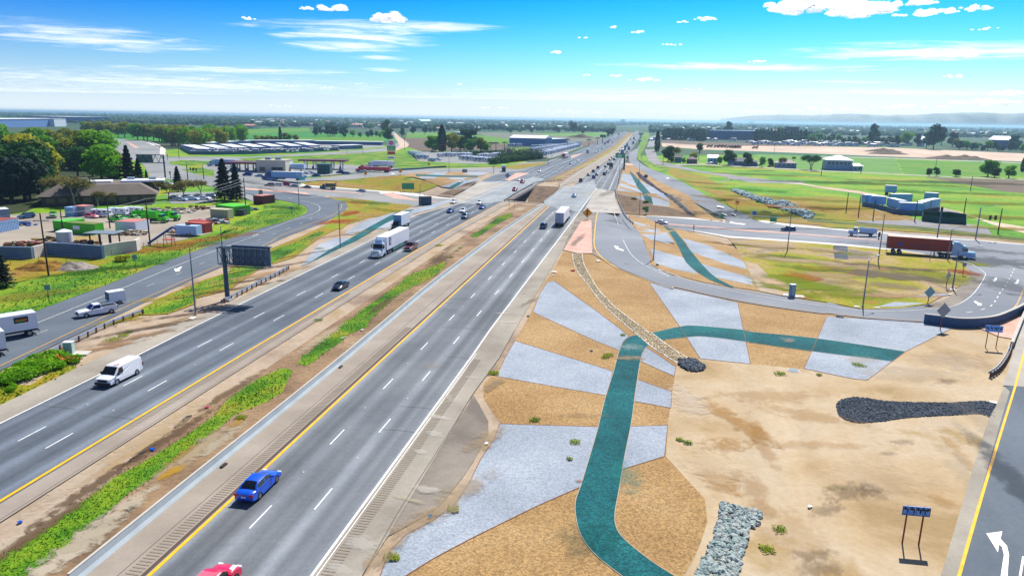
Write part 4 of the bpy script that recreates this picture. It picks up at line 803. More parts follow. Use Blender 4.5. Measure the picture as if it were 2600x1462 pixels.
def make_semi(cabm, name, label, loc=(0, 0, 0), rz=0, trail=TRW, TL=16.0, sleeper=True, tz=(1.15, 4.1), skirt=None, logo=None, rear=None, cat='semi truck', group=None, bend=0, gap=.9, color2=None, roofc=None):
    t = thing(name, label, cat, loc, rz, group)     # origin: nose of the tractor
    W_ = 2.45; mb = MB()
    mb.box((0, -.85, 1.15), (2.0, 1.7, 1.1), top=(.9, .92)); mb.box((0, -2.55, 1.9), (2.4, 1.9, 2.4), top=(.94, .72), sh=(0, -.2))
    if sleeper: mb.box((0, -4.2, 2.05), (2.4, 1.5, 2.7), top=(.95, .98)); mb.box((0, -3.7, 3.55), (2.1, 2.1, .7), top=(.85, .45), sh=(0, -.45))
    for s in (-1, 1): mb.box((s*1.02, -1.1, .85), (.42, 1.5, .75), top=(.8, .7))
    mb.build('cab', cabm, t)
    q1 = [(1.12, -1.63, 1.95), (-1.12, -1.63, 1.95), (-1.06, -1.98, 2.85), (1.06, -1.98, 2.85)]; quadm(q1, .03).build('windshield', GLS, t)
    for s in (-1, 1):
        P = [(s*1.19, -2.9, 1.95), (s*1.19, -1.95, 1.95), (s*1.15, -2.15, 2.7), (s*1.15, -2.9, 2.7)]
        quadm(P if s > 0 else P[::-1], .03).build('side_window', GLS, t)
        MB().box((s*.92, .0, 1.0), (.34, .12, .24)).build('headlight', LMP, t); MB().box((s*1.45, -1.9, 2.3), (.16, .14, .7)).build('mirror', BLK, t)
        MB().cyl((s*1.12, -3.7, .7), (s*1.12, -2.5, .7), .32, .32, 10).build('fuel_tank', CHR, t)
    MB().box((0, .0, 1.15), (1.0, .06, .95)).build('grille', CHR, t); MB().box((0, .1, .55), (2.35, .2, .35)).build('bumper', CHR, t)
    MB().box((0, -4.5, .85), (.9, 6.6, .25)).build('chassis', GRY, t)
    for y in (-1.15, -5.6, -6.9):
        for s in (-1, 1): wheel(t, y, s, 0, .5, .32 if y > -2 else .55, W_)
    yf = -(4.95+gap-.7) if sleeper else -(3.5+gap-.3)
    tr = MB().box((0, yf-TL/2, (tz[0]+tz[1])/2), (2.58, TL, tz[1]-tz[0])).build('trailer', trail, t)
    MB().box((0, yf-TL/2, tz[1]+.03), (2.5, TL-.1, .05)).build('trailer_roof', roofc or TRW, tr)
    rb = MB().box((0, yf-TL-.02, (tz[0]+tz[1])/2), (2.4, .05, tz[1]-tz[0]-.15)).build('rear_door', rear or TRW, tr)
    lb = MB(); lb.box((0, yf-TL-.06, (tz[0]+tz[1])/2), (.05, .04, tz[1]-tz[0]-.2))
    for x in (-.7, -.35, .35, .7): lb.box((x, yf-TL-.06, (tz[0]+tz[1])/2), (.03, .04, tz[1]-tz[0]-.3))
    for z in (.3, .55, .8): lb.box((0, yf-TL-.055, tz[0]+(tz[1]-tz[0])*z), (2.2, .03, .04))
    lb.build('door_bars', RIB, rb)
    MB().box((0, yf-TL/2-1, tz[0]-.12), (1.0, TL-2, .2)).build('trailer_frame', GRY, t)
    for y in (yf-TL+1.6, yf-TL+2.9):
        for s in (-1, 1): wheel(t, y, s, 0, .5, .55, W_)
    MB().box((0, yf-TL+.1, .6), (2.3, .12, .14)).build('bumper', GRY, t)
    for s in (-1, 1):
        if skirt: MB().box((s*1.22, yf-TL/2-.2, .72), (.05, TL*.5, .75)).build('side_skirt', skirt, t)
        else: MB().box((s*.7, yf-3.2, .55), (.14, .14, 1.1)).build('landing_leg', GRY, t)
        if logo: logo(t, s, yf, TL, tz)
    return t
def place(t, spec, hd, z=None, dy=0):
    "put a vehicle at a photo point, heading in degrees clockwise from +Y; dy shifts it along its own axis"
    w = W1(spec, z); a = math.radians(hd); off = Vector((math.sin(a), math.cos(a), 0))*dy
    t.location = (w.x+off.x, w.y+off.y, (z if z is not None else w.z)+.16*(z == 0)+(.1 if z is None else 0)); t.rotation_euler = (0, 0, -a); return t
def text(name, s, size, m, parent, loc, rot, sx=1., ext=.004, font=None):
    c = bpy.data.curves.new(name, 'FONT'); c.body = s; c.size = size; c.align_x = 'CENTER'; c.align_y = 'CENTER'; c.extrude = ext
    tmp = bpy.data.objects.new(name, c); COL.objects.link(tmp)
    dg = bpy.context.evaluated_depsgraph_get(); me = bpy.data.meshes.new_from_object(tmp.evaluated_get(dg)); bpy.data.objects.remove(tmp)
    me.name = name; me.materials.clear(); me.materials.append(m); o = link(name, me, parent); o.location = loc; o.rotation_euler = rot; o.scale = (sx, 1, 1); return o
# ---- the big ones near the camera
OUT, INB = 10, 190; rj_ = random.Random(5)
place(make_car('sedan', PB, 'sedan_car', 'bright blue sedan on the yellow line beside the rumble strip, nearest car on the freeway', 'car'), 'L 150,895', OUT, 0)
t = make_car('suv', PR, 'suv_car', 'crimson off-roader with a ribbed roof cut off by the bottom edge of the photo', 'car')
mb = MB()
for i in range(9): mb.box((-.52+.13*i, -.9, 1.75), (.06, 1.9, .05))
mb.build('roof_ribs', paint('pale_crimson', '#e8809a'), t)
MB().box((.6, 1.5, 1.02), (.35, .9, .04)).build('hood_panel', PW, t); MB().box((0, -2.2, 1.45), (1.4, .08, .5)).build('rear_panel', mat('cream_panel', '#e8dcc0', .6), t)
w_ = W((532, 1452), 1.9); place(t, 'P 535,1490', OUT, 0); t.location = (w_.x, w_.y, .16)
place(make_cargo_van(PW, 'cargo_van', 'white cargo van with a faded red patch on its roof in the outer westbound lane'), 'F 1010,1335', INB, 0)
place(make_car('coupe', PK, 'sports_car', 'black two-door car alone in the inner westbound lane', 'car'), 'G 1322,848', INB, 0)
def logo1(t, s, yf, TL, tz):
    d = MB().box((s*1.3, yf-2.2, 2.9), (.02, 1.5, 1.7)).build('logo_panel', mat('logo_navy', '#1a3a90', .5), t)
    MB().box((s*1.32, yf-2.2, 3.0), (.02, .35, .9)).box((s*1.32, yf-2.2, 2.5), (.02, .9, .22)).build('logo_mark', PW, d)
t = make_semi(paint('tractor_white', '#dfe8f0'), 'semi_truck', 'white semi truck with a navy logo on its long white trailer beside the maroon pickup', trail=TRW, sleeper=False, skirt=TEAL_S, logo=logo1)
MB().box((0, -2.6, 3.45), (1.7, .5, .8), top=(.9, .6)).build('wind_deflector', PTB, t); place(t, 'G 1640,572', INB, 0)
place(make_pickup(PM, 'pickup_truck', 'maroon pickup running alongside the white semi trailer'), 'G 1968,490', INB, 0)
t = make_box_truck(PD, 'box_truck', 'white box truck with a pale blue front right behind the white semi', box=TRW, L=8, H=4); place(t, 'G 1850,300', INB, 0, dy=-3)
MB().box((0, 8/2-.6+.02, 3.0), (2.3, .04, 1.9)).build('front_panel', mat('light_blue_panel', '#6fa0c8', .5), t)
t = make_semi(PW, 'semi_truck', 'white semi truck seen from behind in the right lane by the pink gore', trail=TRW, rear=mat('white_trailer_door', '#b4bccb', .5), TL=16); place(t, 'H 1158,498', OUT, 0, dy=4.95+.2+16+.1)
place(make_car('suv', PS, 'suv_car', 'slate blue SUV just left of the white semi truck on the eastbound side', 'car'), 'H 1015,508', OUT, 0)
place(make_car('sedan', PTB, 'sedan_car', 'white and pale blue sedan on the pale eastbound bridge deck', 'car'), 'H 1296,222', OUT, 0)
# ramp traffic on the left
t = make_pickup(PW, 'pickup_truck', 'white single-cab pickup towing a small white trailer on the left ramp'); place(t, 'F 815,790', 221, None)
tr = thing('cargo_trailer', 'small white enclosed trailer towed behind the white pickup on the left ramp', 'trailer')
MB().box((0, 0, 1.35), (1.7, 2.6, 1.7), top=(.96, .97)).build('box', TRW, tr); MB().box((0, 1.33, 1.4), (1.5, .05, 1.2)).build('front_panel', mat('dark_vent_panel', '#4a6076', .6), tr)
MB().box((0, 1.9, .5), (.1, 1.4, .1)).build('drawbar', GRY, tr); MB().box((0, 0, .48), (1.6, 2.5, .12)).build('chassis', GRY, tr)
for s in (-1, 1): wheel(tr, -.2, s, 0, .32, .2, 1.9)
place(tr, 'F 975,697', 221, None)
place(make_box_truck(PW, 'box_truck', 'white box truck with a dark green produce picture on its side on the left ramp', L=5.6, decal=1), 'F 75,985', 224, None)
place(make_box_truck(PW, 'box_truck', 'white box truck cut off by the left edge of the photo', L=5.6), 'F -215,1165', 224, None)
# ---- traffic on the freeway, by lane and place
TR_ = [  # spec, kind, paint, colour word, heading, what sets it apart
 ('C 595,1008', 'sedan', PW, 'white sedan', INB, 'in the outer westbound lane next to the bridge rail end'),
 ('C 563,1100', 'sedan', PNB, 'navy sedan', INB, 'in the middle westbound lane left of two white cars'),
 ('C 690,1097', 'sedan', PW, 'white sedan', INB, 'directly behind the slate blue SUV, right of the navy sedan'),
 ('C 708,1158', 'suv', PS, 'slate blue SUV', INB, 'leading the westbound cluster nearest the yellow line'),
 ('C 853,1015', 'sedan', PW, 'white sedan', INB, 'beside and just beyond the dark blue coupe west of the bridge'),
 ('C 878,1062', 'coupe', PNB, 'dark blue coupe', INB, 'next to the median line just before the bridge gap'),
 ('C 1203,885', 'suv', PMG, 'magenta SUV', INB, 'on the westbound bridge deck beside the dark gap'),
 ('C 1278,806', 'suv', PMG, 'magenta SUV', INB, 'beside the white sedan beyond the pink median tip'),
 ('C 1241,783', 'sedan', PW, 'white sedan', INB, 'partly hidden behind the magenta SUV near the pink gore'),
 ('C 1450,697', 'sedan', PW, 'white sedan', INB, 'alone in the outer westbound lane past the pink gore'),
 ('C 1757,616', 'suv', PG, 'pale blue SUV', INB, 'alone in the westbound lanes beyond the dirt median'),
 ('C 1828,588', 'sedan', PW, 'small white sedan', INB, 'ahead of the pale blue SUV in the westbound lanes'),
 ('C 2008,506', 'suv', PW, 'white SUV', INB, 'right of the white delivery truck in the westbound lanes'),
 ('C 2040,490', 'sedan', PG, 'silver sedan', INB, 'just behind the white SUV in the westbound lanes'),
 ('C 2074,468', 'sedan', PS, 'grey sedan', INB, 'near the westbound median line where the road bends'),
 ('T 240,600', 'van', PD, 'dark grey minivan', OUT, 'last of the eastbound platoon, nearest the median barrier'),
 ('T 425,455', 'sedan', PT, 'teal sedan', OUT, 'left of the dark blue van by the median'),
 ('T 545,370', 'suv', PS, 'slate blue SUV', OUT, 'in the inner eastbound lane behind the dark sedan'),
 ('T 556,520', 'van', PNB, 'dark blue minivan', OUT, 'in the middle eastbound lane in front of the bridge joint'),
 ('T 625,445', 'sedan', PT, 'teal sedan', OUT, 'half hidden beyond the dark blue minivan'),
 ('T 815,438', 'suv', PPU, 'dark purple SUV', OUT, 'behind the purple sedan in the right eastbound lane'),
 ('T 885,378', 'sedan', PPU, 'purple sedan', OUT, 'just ahead of the dark purple SUV'),
 ('T 660,275', 'suv', PK, 'black SUV', OUT, 'in the inner eastbound lane level with the dump truck'),
 ('T 842,242', 'sedan', PS, 'blue grey sedan', OUT, 'just left of the dump truck tailgate'),
 ('T 905,190', 'suv', PK, 'black SUV', OUT, 'half hidden beyond the dump truck on its left'),
 ('S 945,1138', 'sedan', PK, 'dark sedan', OUT, 'left of the green sign, first of a close pair'),
 ('S 1057,1140', 'suv', PD, 'dark grey SUV', OUT, 'right under the left edge of the green sign'),
 ('S 992,1100', 'sedan', PT, 'teal sedan', OUT, 'between and beyond the two dark cars by the green sign'),
 ('S 1112,1000', 'sedan', PT, 'small teal sedan', OUT, 'just above the left corner of the green sign'),
 ('S 1155,965', 'sedan', PW, 'small white sedan', OUT, 'left of the blue semi truck on the far freeway'),
 ('S 1192,912', 'sedan', PR, 'small red sedan', OUT, 'behind the blue semi truck on its left'),
 ('S 1340,990', 'sedan', PR, 'small red and white car', OUT, 'right of the blue semi truck in the outer lane'),
 ('S 1245,855', 'sedan', PD, 'small dark car', OUT, 'in the inner lane before the twin teal trucks'),
 ('S 1320,895', 'suv', PPU, 'small purple SUV', OUT, 'between the blue box truck and the blue semi'),
 ('S 1395,725', 'sedan', PD, 'tiny dark car', OUT, 'first of two in the inner lane of the far freeway'),
 ('S 1415,692', 'sedan', PS, 'tiny blue car', OUT, 'second of two in the inner lane of the far freeway'),
 ('S 1455,648', 'suv', PK, 'tiny black SUV', OUT, 'left of the lone teal truck far up the freeway'),
 ('S 1470,612', 'sedan', PD, 'tiny grey car', OUT, 'ahead of the tiny black SUV far up the freeway'),
 ('S 1580,645', 'sedan', PS, 'tiny blue car', OUT, 'right of the lone teal truck near the blue sign'),
 ('S 1590,525', 'sedan', PD, 'tiny dark car', OUT, 'left of the far overhead sign'),
 ('S 1015,705', 'suv', PD, 'tiny dark SUV', INB, 'right of the white trucks on the far westbound lanes'),
 ('S 930,718', 'sedan', PS, 'tiny blue car', INB, 'between the white trucks and the dark SUV'),
 ('S 978,640', 'suv', PS, 'tiny slate SUV', INB, 'right behind the second white truck'),
 ('S 1035,610', 'sedan', PD, 'tiny dark car', INB, 'behind the slate SUV on the far westbound lanes'),
 ('S 1090,575', 'sedan', PW, 'tiny white car', INB, 'in the outer lane of the far westbound side'),
 ('S 1177,582', 'sedan', PD, 'tiny dark car', INB, 'nearest the median on the far westbound side'),
 ('S 1275,448', 'suv', PS, 'tiny blue SUV', INB, 'near the top of the westbound lanes'),
 ('S 1330,425', 'sedan', PW, 'tiny white car', INB, 'where the westbound lanes vanish'),
 ('B 1115,838', 'suv', PPU, 'dark purple SUV', 262, 'first in the queue on the west cross street'),
 ('B 1195,836', 'suv', PW, 'white SUV', 262, 'second in the queue on the west cross street'),
 ('B 1268,832', 'suv', PMG, 'dark red SUV', 262, 'third in the queue on the west cross street'),
 ('B 1350,848', 'sedan', PT, 'teal sedan', 264, 'behind the dark red SUV on the west cross street'),
 ('B 1480,858', 'sedan', PK, 'black sedan', 266, 'between the teal sedan and the dump truck'),
 ('B 2025,893', 'sedan', PG, 'silver sedan', 285, 'alone on the west cross street behind the dump truck'),
 ('I 138,132', 'sedan', PW, 'white sedan', 118, 'coming out from under the freeway on the east cross street'),
 ('I 1590,214', 'suv', PS, 'slate blue SUV', 297, 'on the east cross street beyond the pink median'),
]
proto = {}
for spec, kind, pm, word, hd, where in TR_:
    key = (kind, pm.name); z = 0 if spec[0] in 'ST' or (spec[0] == 'C') else None
    far = spec[0] == 'S'
    nm = {'sedan': 'sedan_car', 'coupe': 'coupe_car', 'suv': 'suv_car', 'van': 'minivan'}[kind]; lab = word+' '+where
    if key+(far,) not in proto:
        o = make_car(kind, pm, nm, lab, 'minivan' if kind == 'van' else 'car', full=not far); proto[key+(far,)] = o
    else: o = dup(proto[key+(far,)], (0, 0, 0), 0, lab)
    if spec[0] == 'S':
        d = 10; hd = hd+ (3 if q(spec)[0][1] < 380 else 0)
    place(o, spec, hd, z)
# trucks further out
place(make_semi(paint('truck_red', '#c02040'), 'semi_truck', 'red-cabbed semi truck with a white trailer on the far westbound ramp', trail=TRW, TL=12), 'C 1678,562', 196, 0)
place(make_box_truck(PW, 'box_truck', 'white delivery truck in the outer westbound lane ahead of the white SUV', L=6, H=3.8), 'C 1928,508', INB, 0)
place(make_box_truck(PW, 'box_truck', 'first of two white trucks on the far westbound lanes', L=6, H=3.8), 'S 835,748', INB+3, 0)
place(make_box_truck(PW, 'box_truck', 'second of two white trucks on the far westbound lanes', L=6, H=3.8), 'S 925,688', INB+3, 0)
place(make_box_truck(PR, 'box_truck', 'tiny red truck between the two white trucks far up the freeway', L=5, H=3.0, box=PR), 'S 880,712', INB+3, 0)
place(make_box_truck(PR, 'box_truck', 'tiny red truck near the top of the far westbound lanes', L=7, H=3.8, box=PR), 'S 1172,510', INB+3, 0)
blu = mat('box_steel_blue', '#3f7fae', .5); tea = mat('box_teal', '#2f8a9a', .5)
place(make_box_truck(PNB, 'box_truck', 'steel blue box truck right of the blue semi on the eastbound lanes', L=8, H=4, box=blu, full=False), 'S 1415,885', OUT, 0)
place(make_semi(PNB, 'semi_truck', 'steel blue semi truck seen from behind above the green sign', trail=blu, rear=blu, TL=14, roofc=TRW), 'S 1250,980', OUT, 0, dy=20)
place(make_box_truck(PT, 'box_truck', 'teal box truck, left of a side by side pair on the far freeway', L=8, H=4, box=tea, full=False), 'S 1330,848', OUT+1, 0)
place(make_box_truck(PT, 'box_truck', 'teal truck behind the side by side pair on the far freeway', L=8, H=4, box=tea, full=False), 'S 1372,800', OUT+1, 0)
place(make_box_truck(PT, 'box_truck', 'lone teal truck in the middle lane far up the freeway', L=9, H=4, box=tea, full=False), 'S 1525,740', OUT+2, 0)
place(make_box_truck(PT, 'box_truck', 'teal truck ahead of the lone teal truck far up the freeway', L=9, H=4, box=tea, full=False), 'S 1540,628', OUT+2, 0)
place(make_box_truck(PK, 'box_truck', 'dark truck under the far overhead sign', L=7, H=3.6, box=PD, full=False), 'S 1688,462', OUT+4, 0)
place(make_car('suv', PT, 'suv_car', 'teal SUV right of the blue semi truck in the outer lane', 'car', full=False), 'S 1370,955', OUT, 0)
def dump_truck(pm, bed, name, label, loc=(0, 0, 0), rz=0, raise_=0, tall=False):
    t = thing(name, label, 'dump truck', loc, rz); L = 4.6; mb = MB()
    mb.box((0, 2.3, 1.55), (2.2, 1.5, 1.9), top=(.9, .7), sh=(0, -.15)); mb.box((0, 3.5, 1.15), (1.9, 1.2, 1.0), top=(.9, .85)); mb.build('cab', pm, t)
    b = MB(); z0, z1 = 1.3, 2.5 if not tall else 2.7
    b.box((0, -1.1, z0), (2.3, L, .15)); b.box((-1.12, -1.1, (z0+z1)/2), (.08, L, z1-z0)); b.box((1.12, -1.1, (z0+z1)/2), (.08, L, z1-z0))
    b.box((0, -1.1+L/2, (z0+z1)/2+.2), (2.3, .08, z1-z0+.4)); b.box((0, -1.1-L/2, (z0+z1)/2+(.5 if tall else 0)), (2.3, .08, z1-z0+(1 if tall else 0)))
    for i in range(6): b.box((-1.18, -1.1-L/2+.4+i*.75, (z0+z1)/2), (.06, .1, z1-z0)); b.box((1.18, -1.1-L/2+.4+i*.75, (z0+z1)/2), (.06, .1, z1-z0))
    b.build('dump_bed', bed, t); quadm([(.95, 3.0, 1.75), (-.95, 3.0, 1.75), (-.9, 2.7, 2.4), (.9, 2.7, 2.4)], .03).build('windshield', GLS, t)
    for s in (-1, 1):
        P = [(s*1.08, 2.0, 1.7), (s*1.08, 2.8, 1.7), (s*1.03, 2.6, 2.3), (s*1.03, 2.0, 2.3)]; quadm(P if s > 0 else P[::-1], .03).build('side_window', GLS, t)
        MB().box((s*.8, 4.12, 1.0), (.3, .08, .22)).build('headlight', LMP, t)
        for y in (3.2, -1.4, -2.5) if tall else (3.2, -1.8): wheel(t, y, s, 0, .48, .35, 2.35)
    MB().box((0, .6, .9), (.9, 6.4, .25)).build('chassis', GRY, t); MB().box((0, 4.13, 1.1), (1.0, .06, .6)).build('grille', CHR, t)
    return t
place(dump_truck(PT, paint('dump_green', '#14301c'), 'dump_truck', 'dark green dump truck with a raised tailgate on the west cross street', tall=True), 'B 1705,868', 268, None)
place(dump_truck(PTB, PTB, 'dump_truck', 'pale blue flatbed dump truck on the east cross street'), 'J 392,176', 297, None)
place(dump_truck(paint('dump_white', '#d0d4da'), paint('dump_brown', '#2c2420'), 'dump_truck', 'dark backed dump truck in the eastbound lanes behind the purple sedan', tall=True), 'T 975,275', OUT, 0, dy=2.5)
place(make_box_truck(PK, 'box_truck', 'pale blue box truck facing the camera on the west on-ramp by the pink gore', box=mat('box_pale_blue', '#9fc0d6', .5), L=5, H=3.6, full=True), 'C 1093,690', 178, None)
# orange container truck on the east cross street
def logo2(t, s, yf, TL, tz):
    text('lettering', 'Hapag-Lloyd', 1.15, mat('letter_plum', '#5a3060', .5), t, (s*1.305, yf-TL*.42, 2.55), (math.pi/2, 0, s*math.pi/2), 1.0)
    MB().box((s*1.3, yf-TL*.8 if s > 0 else yf-TL*.8, 2.6), (.02, 1.0, .9)).build('logo_mark', mat('letter_blue', '#3a4a9a', .5), t)
t = make_semi(PTB, 'semi_truck', 'pale blue semi truck hauling an orange red container on the east cross street', trail=CORG, roofc=mat('container_roof_pale', '#c8a090', .6), rear=CORG, TL=13.6, tz=(1.45, 4.3), logo=logo2)
place(t, 'J 1590,425', 113, None)
# ---------------------------------------------------------------- roadside structures
m_conc = mat('barrier_concrete', '#b9b4aa', .9, var=.08, vscale=.8); m_conc2 = mat('barrier_face_concrete', '#a9b4b8', .9, var=.1, vscale=.6)
m_galv = mat('galvanised_steel', '#9aa6b4', .45, .5); m_wood = mat('timber_post', '#5a4432', .9); m_dkst = mat('dark_steel', '#3c5468', .5, .2)
m_pole = mat('pole_steel', '#6a7c90', .5, .4); m_rust = mat('rusty_post', '#7a3e26', .8); m_sgn = mat('sign_green', '#0a8a52', .5); m_sgw = mat('sign_white', '#e8ecef', .5)
m_sgy = mat('sign_yellow', '#f0a808', .5); m_sgblk = mat('sign_black', '#101214', .6); m_sback = mat('sign_back', '#8a96a0', .6, .3); m_blue = mat('sign_blue', '#2f6ad0', .5)
m_lit = mat('sign_sky_blue', '#5a9cec', .5)
def extr(name, prof, pl, m, parent=None, z0=None, close=True):
    "extrude a profile (across, up) along a ground line"
    mb = MB(); n = len(prof)
    for i, p in enumerate(pl):
        a = Vector(pl[max(0, i-1)]); b = Vector(pl[min(len(pl)-1, i+1)]); t = b-a; t.z = 0; t.normalize(); nn = Vector((t.y, -t.x, 0))
        zb = p[2] if z0 is None else z0
        for (u, v) in prof: mb.v.append((p[0]+nn.x*u, p[1]+nn.y*u, zb+v))
    for i in range(len(pl)-1):
        for j in range(n if close else n-1):
            mb.f.append((i*n+j, i*n+(j+1) % n, (i+1)*n+(j+1) % n, (i+1)*n+j)); mb.m.append(0)
    if close: mb.f.append(tuple(range(n-1, -1, -1))); mb.m.append(0); mb.f.append(tuple(range((len(pl)-1)*n, len(pl)*n))); mb.m.append(0)
    return mb.build(name, m, parent, fix=True)
JERS = [(0, 0), (-.06, .1), (-.22, .34), (-.3, .86), (-.46, .86), (-.54, .34), (-.66, .1), (-.7, 0)]
# freeway bridge: slabs, parapets, abutment wing
bt = thing('median_barrier', 'long pale concrete barrier along the left edge of the eastbound lanes', 'barrier', tuple(bT[0]))
def rel(o, par): o.parent = par; o.location = Vector(o.location)-Vector(par.location); return o
rel(extr('barrier_wall', JERS, resample(bT[:7], 12), m_conc2, z0=.1), bt)
w = offs(resample(bT[:7], 12), -.38); rel(extr('barrier_cap', [(-.1, 0), (-.1, .03), (.1, .03), (.1, 0)], w, m_conc, z0=.955), bt)
mb = MB()
for s in ('L 677,75', 'K 1455,718'):
    p = W1(s, .3); mb.box((p.x+.12, p.y, .22), (.3, .8, .12), -HD)
rel(mb.build('drain_slots', m_sgblk), bt)
bt = thing('bridge_parapet', 'concrete parapet of the eastbound bridge beside the dark gap', 'parapet', tuple(bT[7]))
rel(extr('wall', JERS, offs(bT[7:9], 0), m_conc2, z0=.1), bt)
bt = thing('median_barrier', 'far concrete barrier of the eastbound lanes beyond the bridge gap', 'barrier', tuple(bF[0]))
rel(extr('barrier_wall', JERS, bF, m_conc, z0=.1), bt)
m_girder = mat('girder_concrete', '#6f747a', .9, var=.1)
def deck(name, label, poly):
    t = thing(name, label, 'bridge', (poly[0][0], poly[0][1], 0)); p = [(a[0], a[1]) for a in poly]
    o = MB().prism(p, -.45, .11).build('deck_slab', m_conc, t); o.location = -Vector(t.location)
    c = [sum(a[0] for a in p)/len(p), sum(a[1] for a in p)/len(p)]; k = [(c[0]+(a[0]-c[0])*.985, c[1]+(a[1]-c[1])*.985) for a in p]
    o = MB().prism(k, -1.35, -.46).build('girders', m_girder, t); o.location = -Vector(t.location); return t
def xs(pl, s):     # where a polyline meets the street-parallel line s
    for a, b in zip(pl[:-1], pl[1:]):
        sa, sb = TS(a[0], a[1])[1], TS(b[0], b[1])[1]
        if (sa-s)*(sb-s) <= 0 and abs(sa-sb) > 1e-6: k = (s-sa)/(sb-sa); return (a[0]+(b[0]-a[0])*k, a[1]+(b[1]-a[1])*k)
    return None
def band(lft, rgt, ss): L_ = [xs(lft, s) for s in ss]; R_ = [xs(rgt, s) for s in ss]; return [p for p in L_ if p]+[p for p in R_ if p][::-1]
yLo = offs(yL, .9)
wl = [(-41.5, 240), (-33, 290), (-27, 330), (-18, 400)]; wl2 = fl_out
pw = Wq('C 575,962 868,790 1000,760', 0); pw = [(p[0], p[1]) for p in pw]
left_edge = [(p[0], p[1]) for p in fl_out]
deck('road_bridge', 'westbound concrete bridge carrying the freeway over the cross street', band(left_edge, [(p[0], p[1]) for p in yLo], [-24, -15, 0, 15, 30, 40]))
deck('road_bridge', 'eastbound concrete bridge carrying the freeway over the cross street', band([(p[0]-.7, p[1]) for p in bT], [(p[0], p[1]) for p in fr_out], [-24, -15, 0, 15, 30, 40]))
# abutment walls under the near ends
ab = thing('abutment_wall', 'concrete abutment facing the cross street under the freeway', 'retaining wall', (0, 269, -5.5))
a0 = Vector((AX0[0]+AN[0]*-17.5, AX0[1]+AN[1]*-17.5, 0)); pts = [a0+Vector((AD[0], AD[1], 0))*t for t in (-46, 44)]
rel(extr('wall', [(0, 0), (0, 5.3), (.8, 5.3), (.8, 0)], pts, m_conc, z0=-5.5), ab)
# steel rails
W2 = [(0, 0), (.04, .08), (0, .16), (.04, .24), (0, .32), (-.05, .32), (-.02, .24), (-.05, .16), (-.02, .08), (-.05, 0)]
def guardrail(label, spec, z=None, post=2.0, dbl=True, double_side=False, name='guardrail', pm=None, lift=.42):
    pl = WC(spec, z); t = thing(name, label, 'guardrail', tuple(pl[0])); base = (.14 if z == 0 else .08)
    pl = [Vector((p[0], p[1], p[2]+base)) for p in pl]
    rel(extr('rail', [(u, v+lift) for u, v in W2], pl, m_galv), t)
    if dbl: rel(extr('rail', [(u-.28, v+lift) for u, v in W2], pl, m_galv), t)
    mb = MB(); k = 0
    for p in resample(pl, post):
        if k < 100: o = MB().box((p.x-t.location.x, p.y-t.location.y, p.z-t.location.z+.38), (.2, .2, .78)).build('post', pm or m_wood, t); k += 1
    return t
guardrail('timber-post guardrail between the left ramp and the freeway verge', 'F 430,1130 560,1060 720,985 870,910 1020,850 1200,785')
guardrail('curved steel guardrail in front of the big overhead sign mast', 'F 1880,690 G 330,945 450,880 600,800 740,730 845,672')
guardrail('long steel guardrail curving along the right edge of the eastbound deck', 'H 1672,165 1690,240 1720,320 1755,395 1800,450 1835,480', 0, post=3)
guardrail('dark steel guardrail beyond the bridge along the landscaped triangle', 'T 1095,830 1120,720 1160,570 1210,400 1255,270', 0, post=4)
guardrail('short curved guardrail with dark posts beside the corner street', 'N 1345,350 1385,325 1420,285 1450,230 1462,185', None, post=1.0)
guardrail('steel railing along the median edge of the westbound bridge', 'C 1100,990 1200,925 1300,868 1385,822', 0, post=2)
guardrail('timber guardrail curving across the median behind the bridge gap', 'C 1385,818 1430,805 1500,800 1600,790 1668,785', 0, post=3, dbl=False)
guardrail('low steel railing along the storage lot side of the west on-ramp', 'B 1535,758 1900,725 2250,690 2546,665', None, post=6, dbl=False)
guardrail('steel railing curving along the overpass at the far left', 'A 1380,384 1450,395 1520,415 1570,440 1592,460', None, post=6, dbl=False)
# retaining walls
def wallobj(label, spec, h, th=.35, m=m_conc, name='retaining_wall', cap=None, z=None, hh=None):
    pl = WC(spec, z) if isinstance(spec, str) else spec
    t = thing(name, label, 'wall', tuple(pl[0])); rel(extr('wall', [(-th/2, -.3), (-th/2, h), (th/2, h), (th/2, -.3)], pl, m), t)
    if cap: rel(extr('coping', [(-th/2-.06, h), (-th/2-.06, h+.1), (th/2+.06, h+.1), (th/2+.06, h)], pl, cap), t)
    return t
wallobj('tall dark blue grey curved retaining wall at the outside of the loop ramp', 'J 1042,1108 1200,1128 1400,1155 1600,1155 1800,1130 1950,1075 2131,985 2300,880', 1.5, m=mat('wall_blue_grey', '#3a5a7c', .8, var=.1, vscale=.3), cap=m_conc)
wallobj('grey concrete barrier along the outside of the west on-ramp', 'C -90,695 0,684 250,668 400,655 520,648', 1.1, m=mat('wall_blue_grey2', '#4a6a86', .8))
wallobj('white concrete parapet of the corner bridge at the right edge', 'N 1462,180 1490,110 1532,10 1570,-60', .9, .4)
blk = mat('block_wall_blue_grey', '#5a7494', .9, var=.12, vscale=.5); blkw = mat('block_wall_white', '#cfc8bc', .9, var=.1, vscale=.5)
def blockwall(label, spec, h, mm):
    t = wallobj(label, Wq(spec), h, .6, m=mm, name='block_wall'); return t
blockwall('blue grey block wall nearest the dark conifer at the left edge', 'F -200,330 0,315 278,322', 2.6, blk)
blockwall('white block wall end between the two blue grey walls', 'F 283,318 395,290', 2.6, blkw)
blockwall('long blue grey block wall in front of the junk yard', 'F 398,290 600,300 868,322', 2.9, blk)
blockwall('white block wall stepping back from the blue grey wall', 'F 872,304 1000,280 1140,262 1175,240', 2.7, blkw)
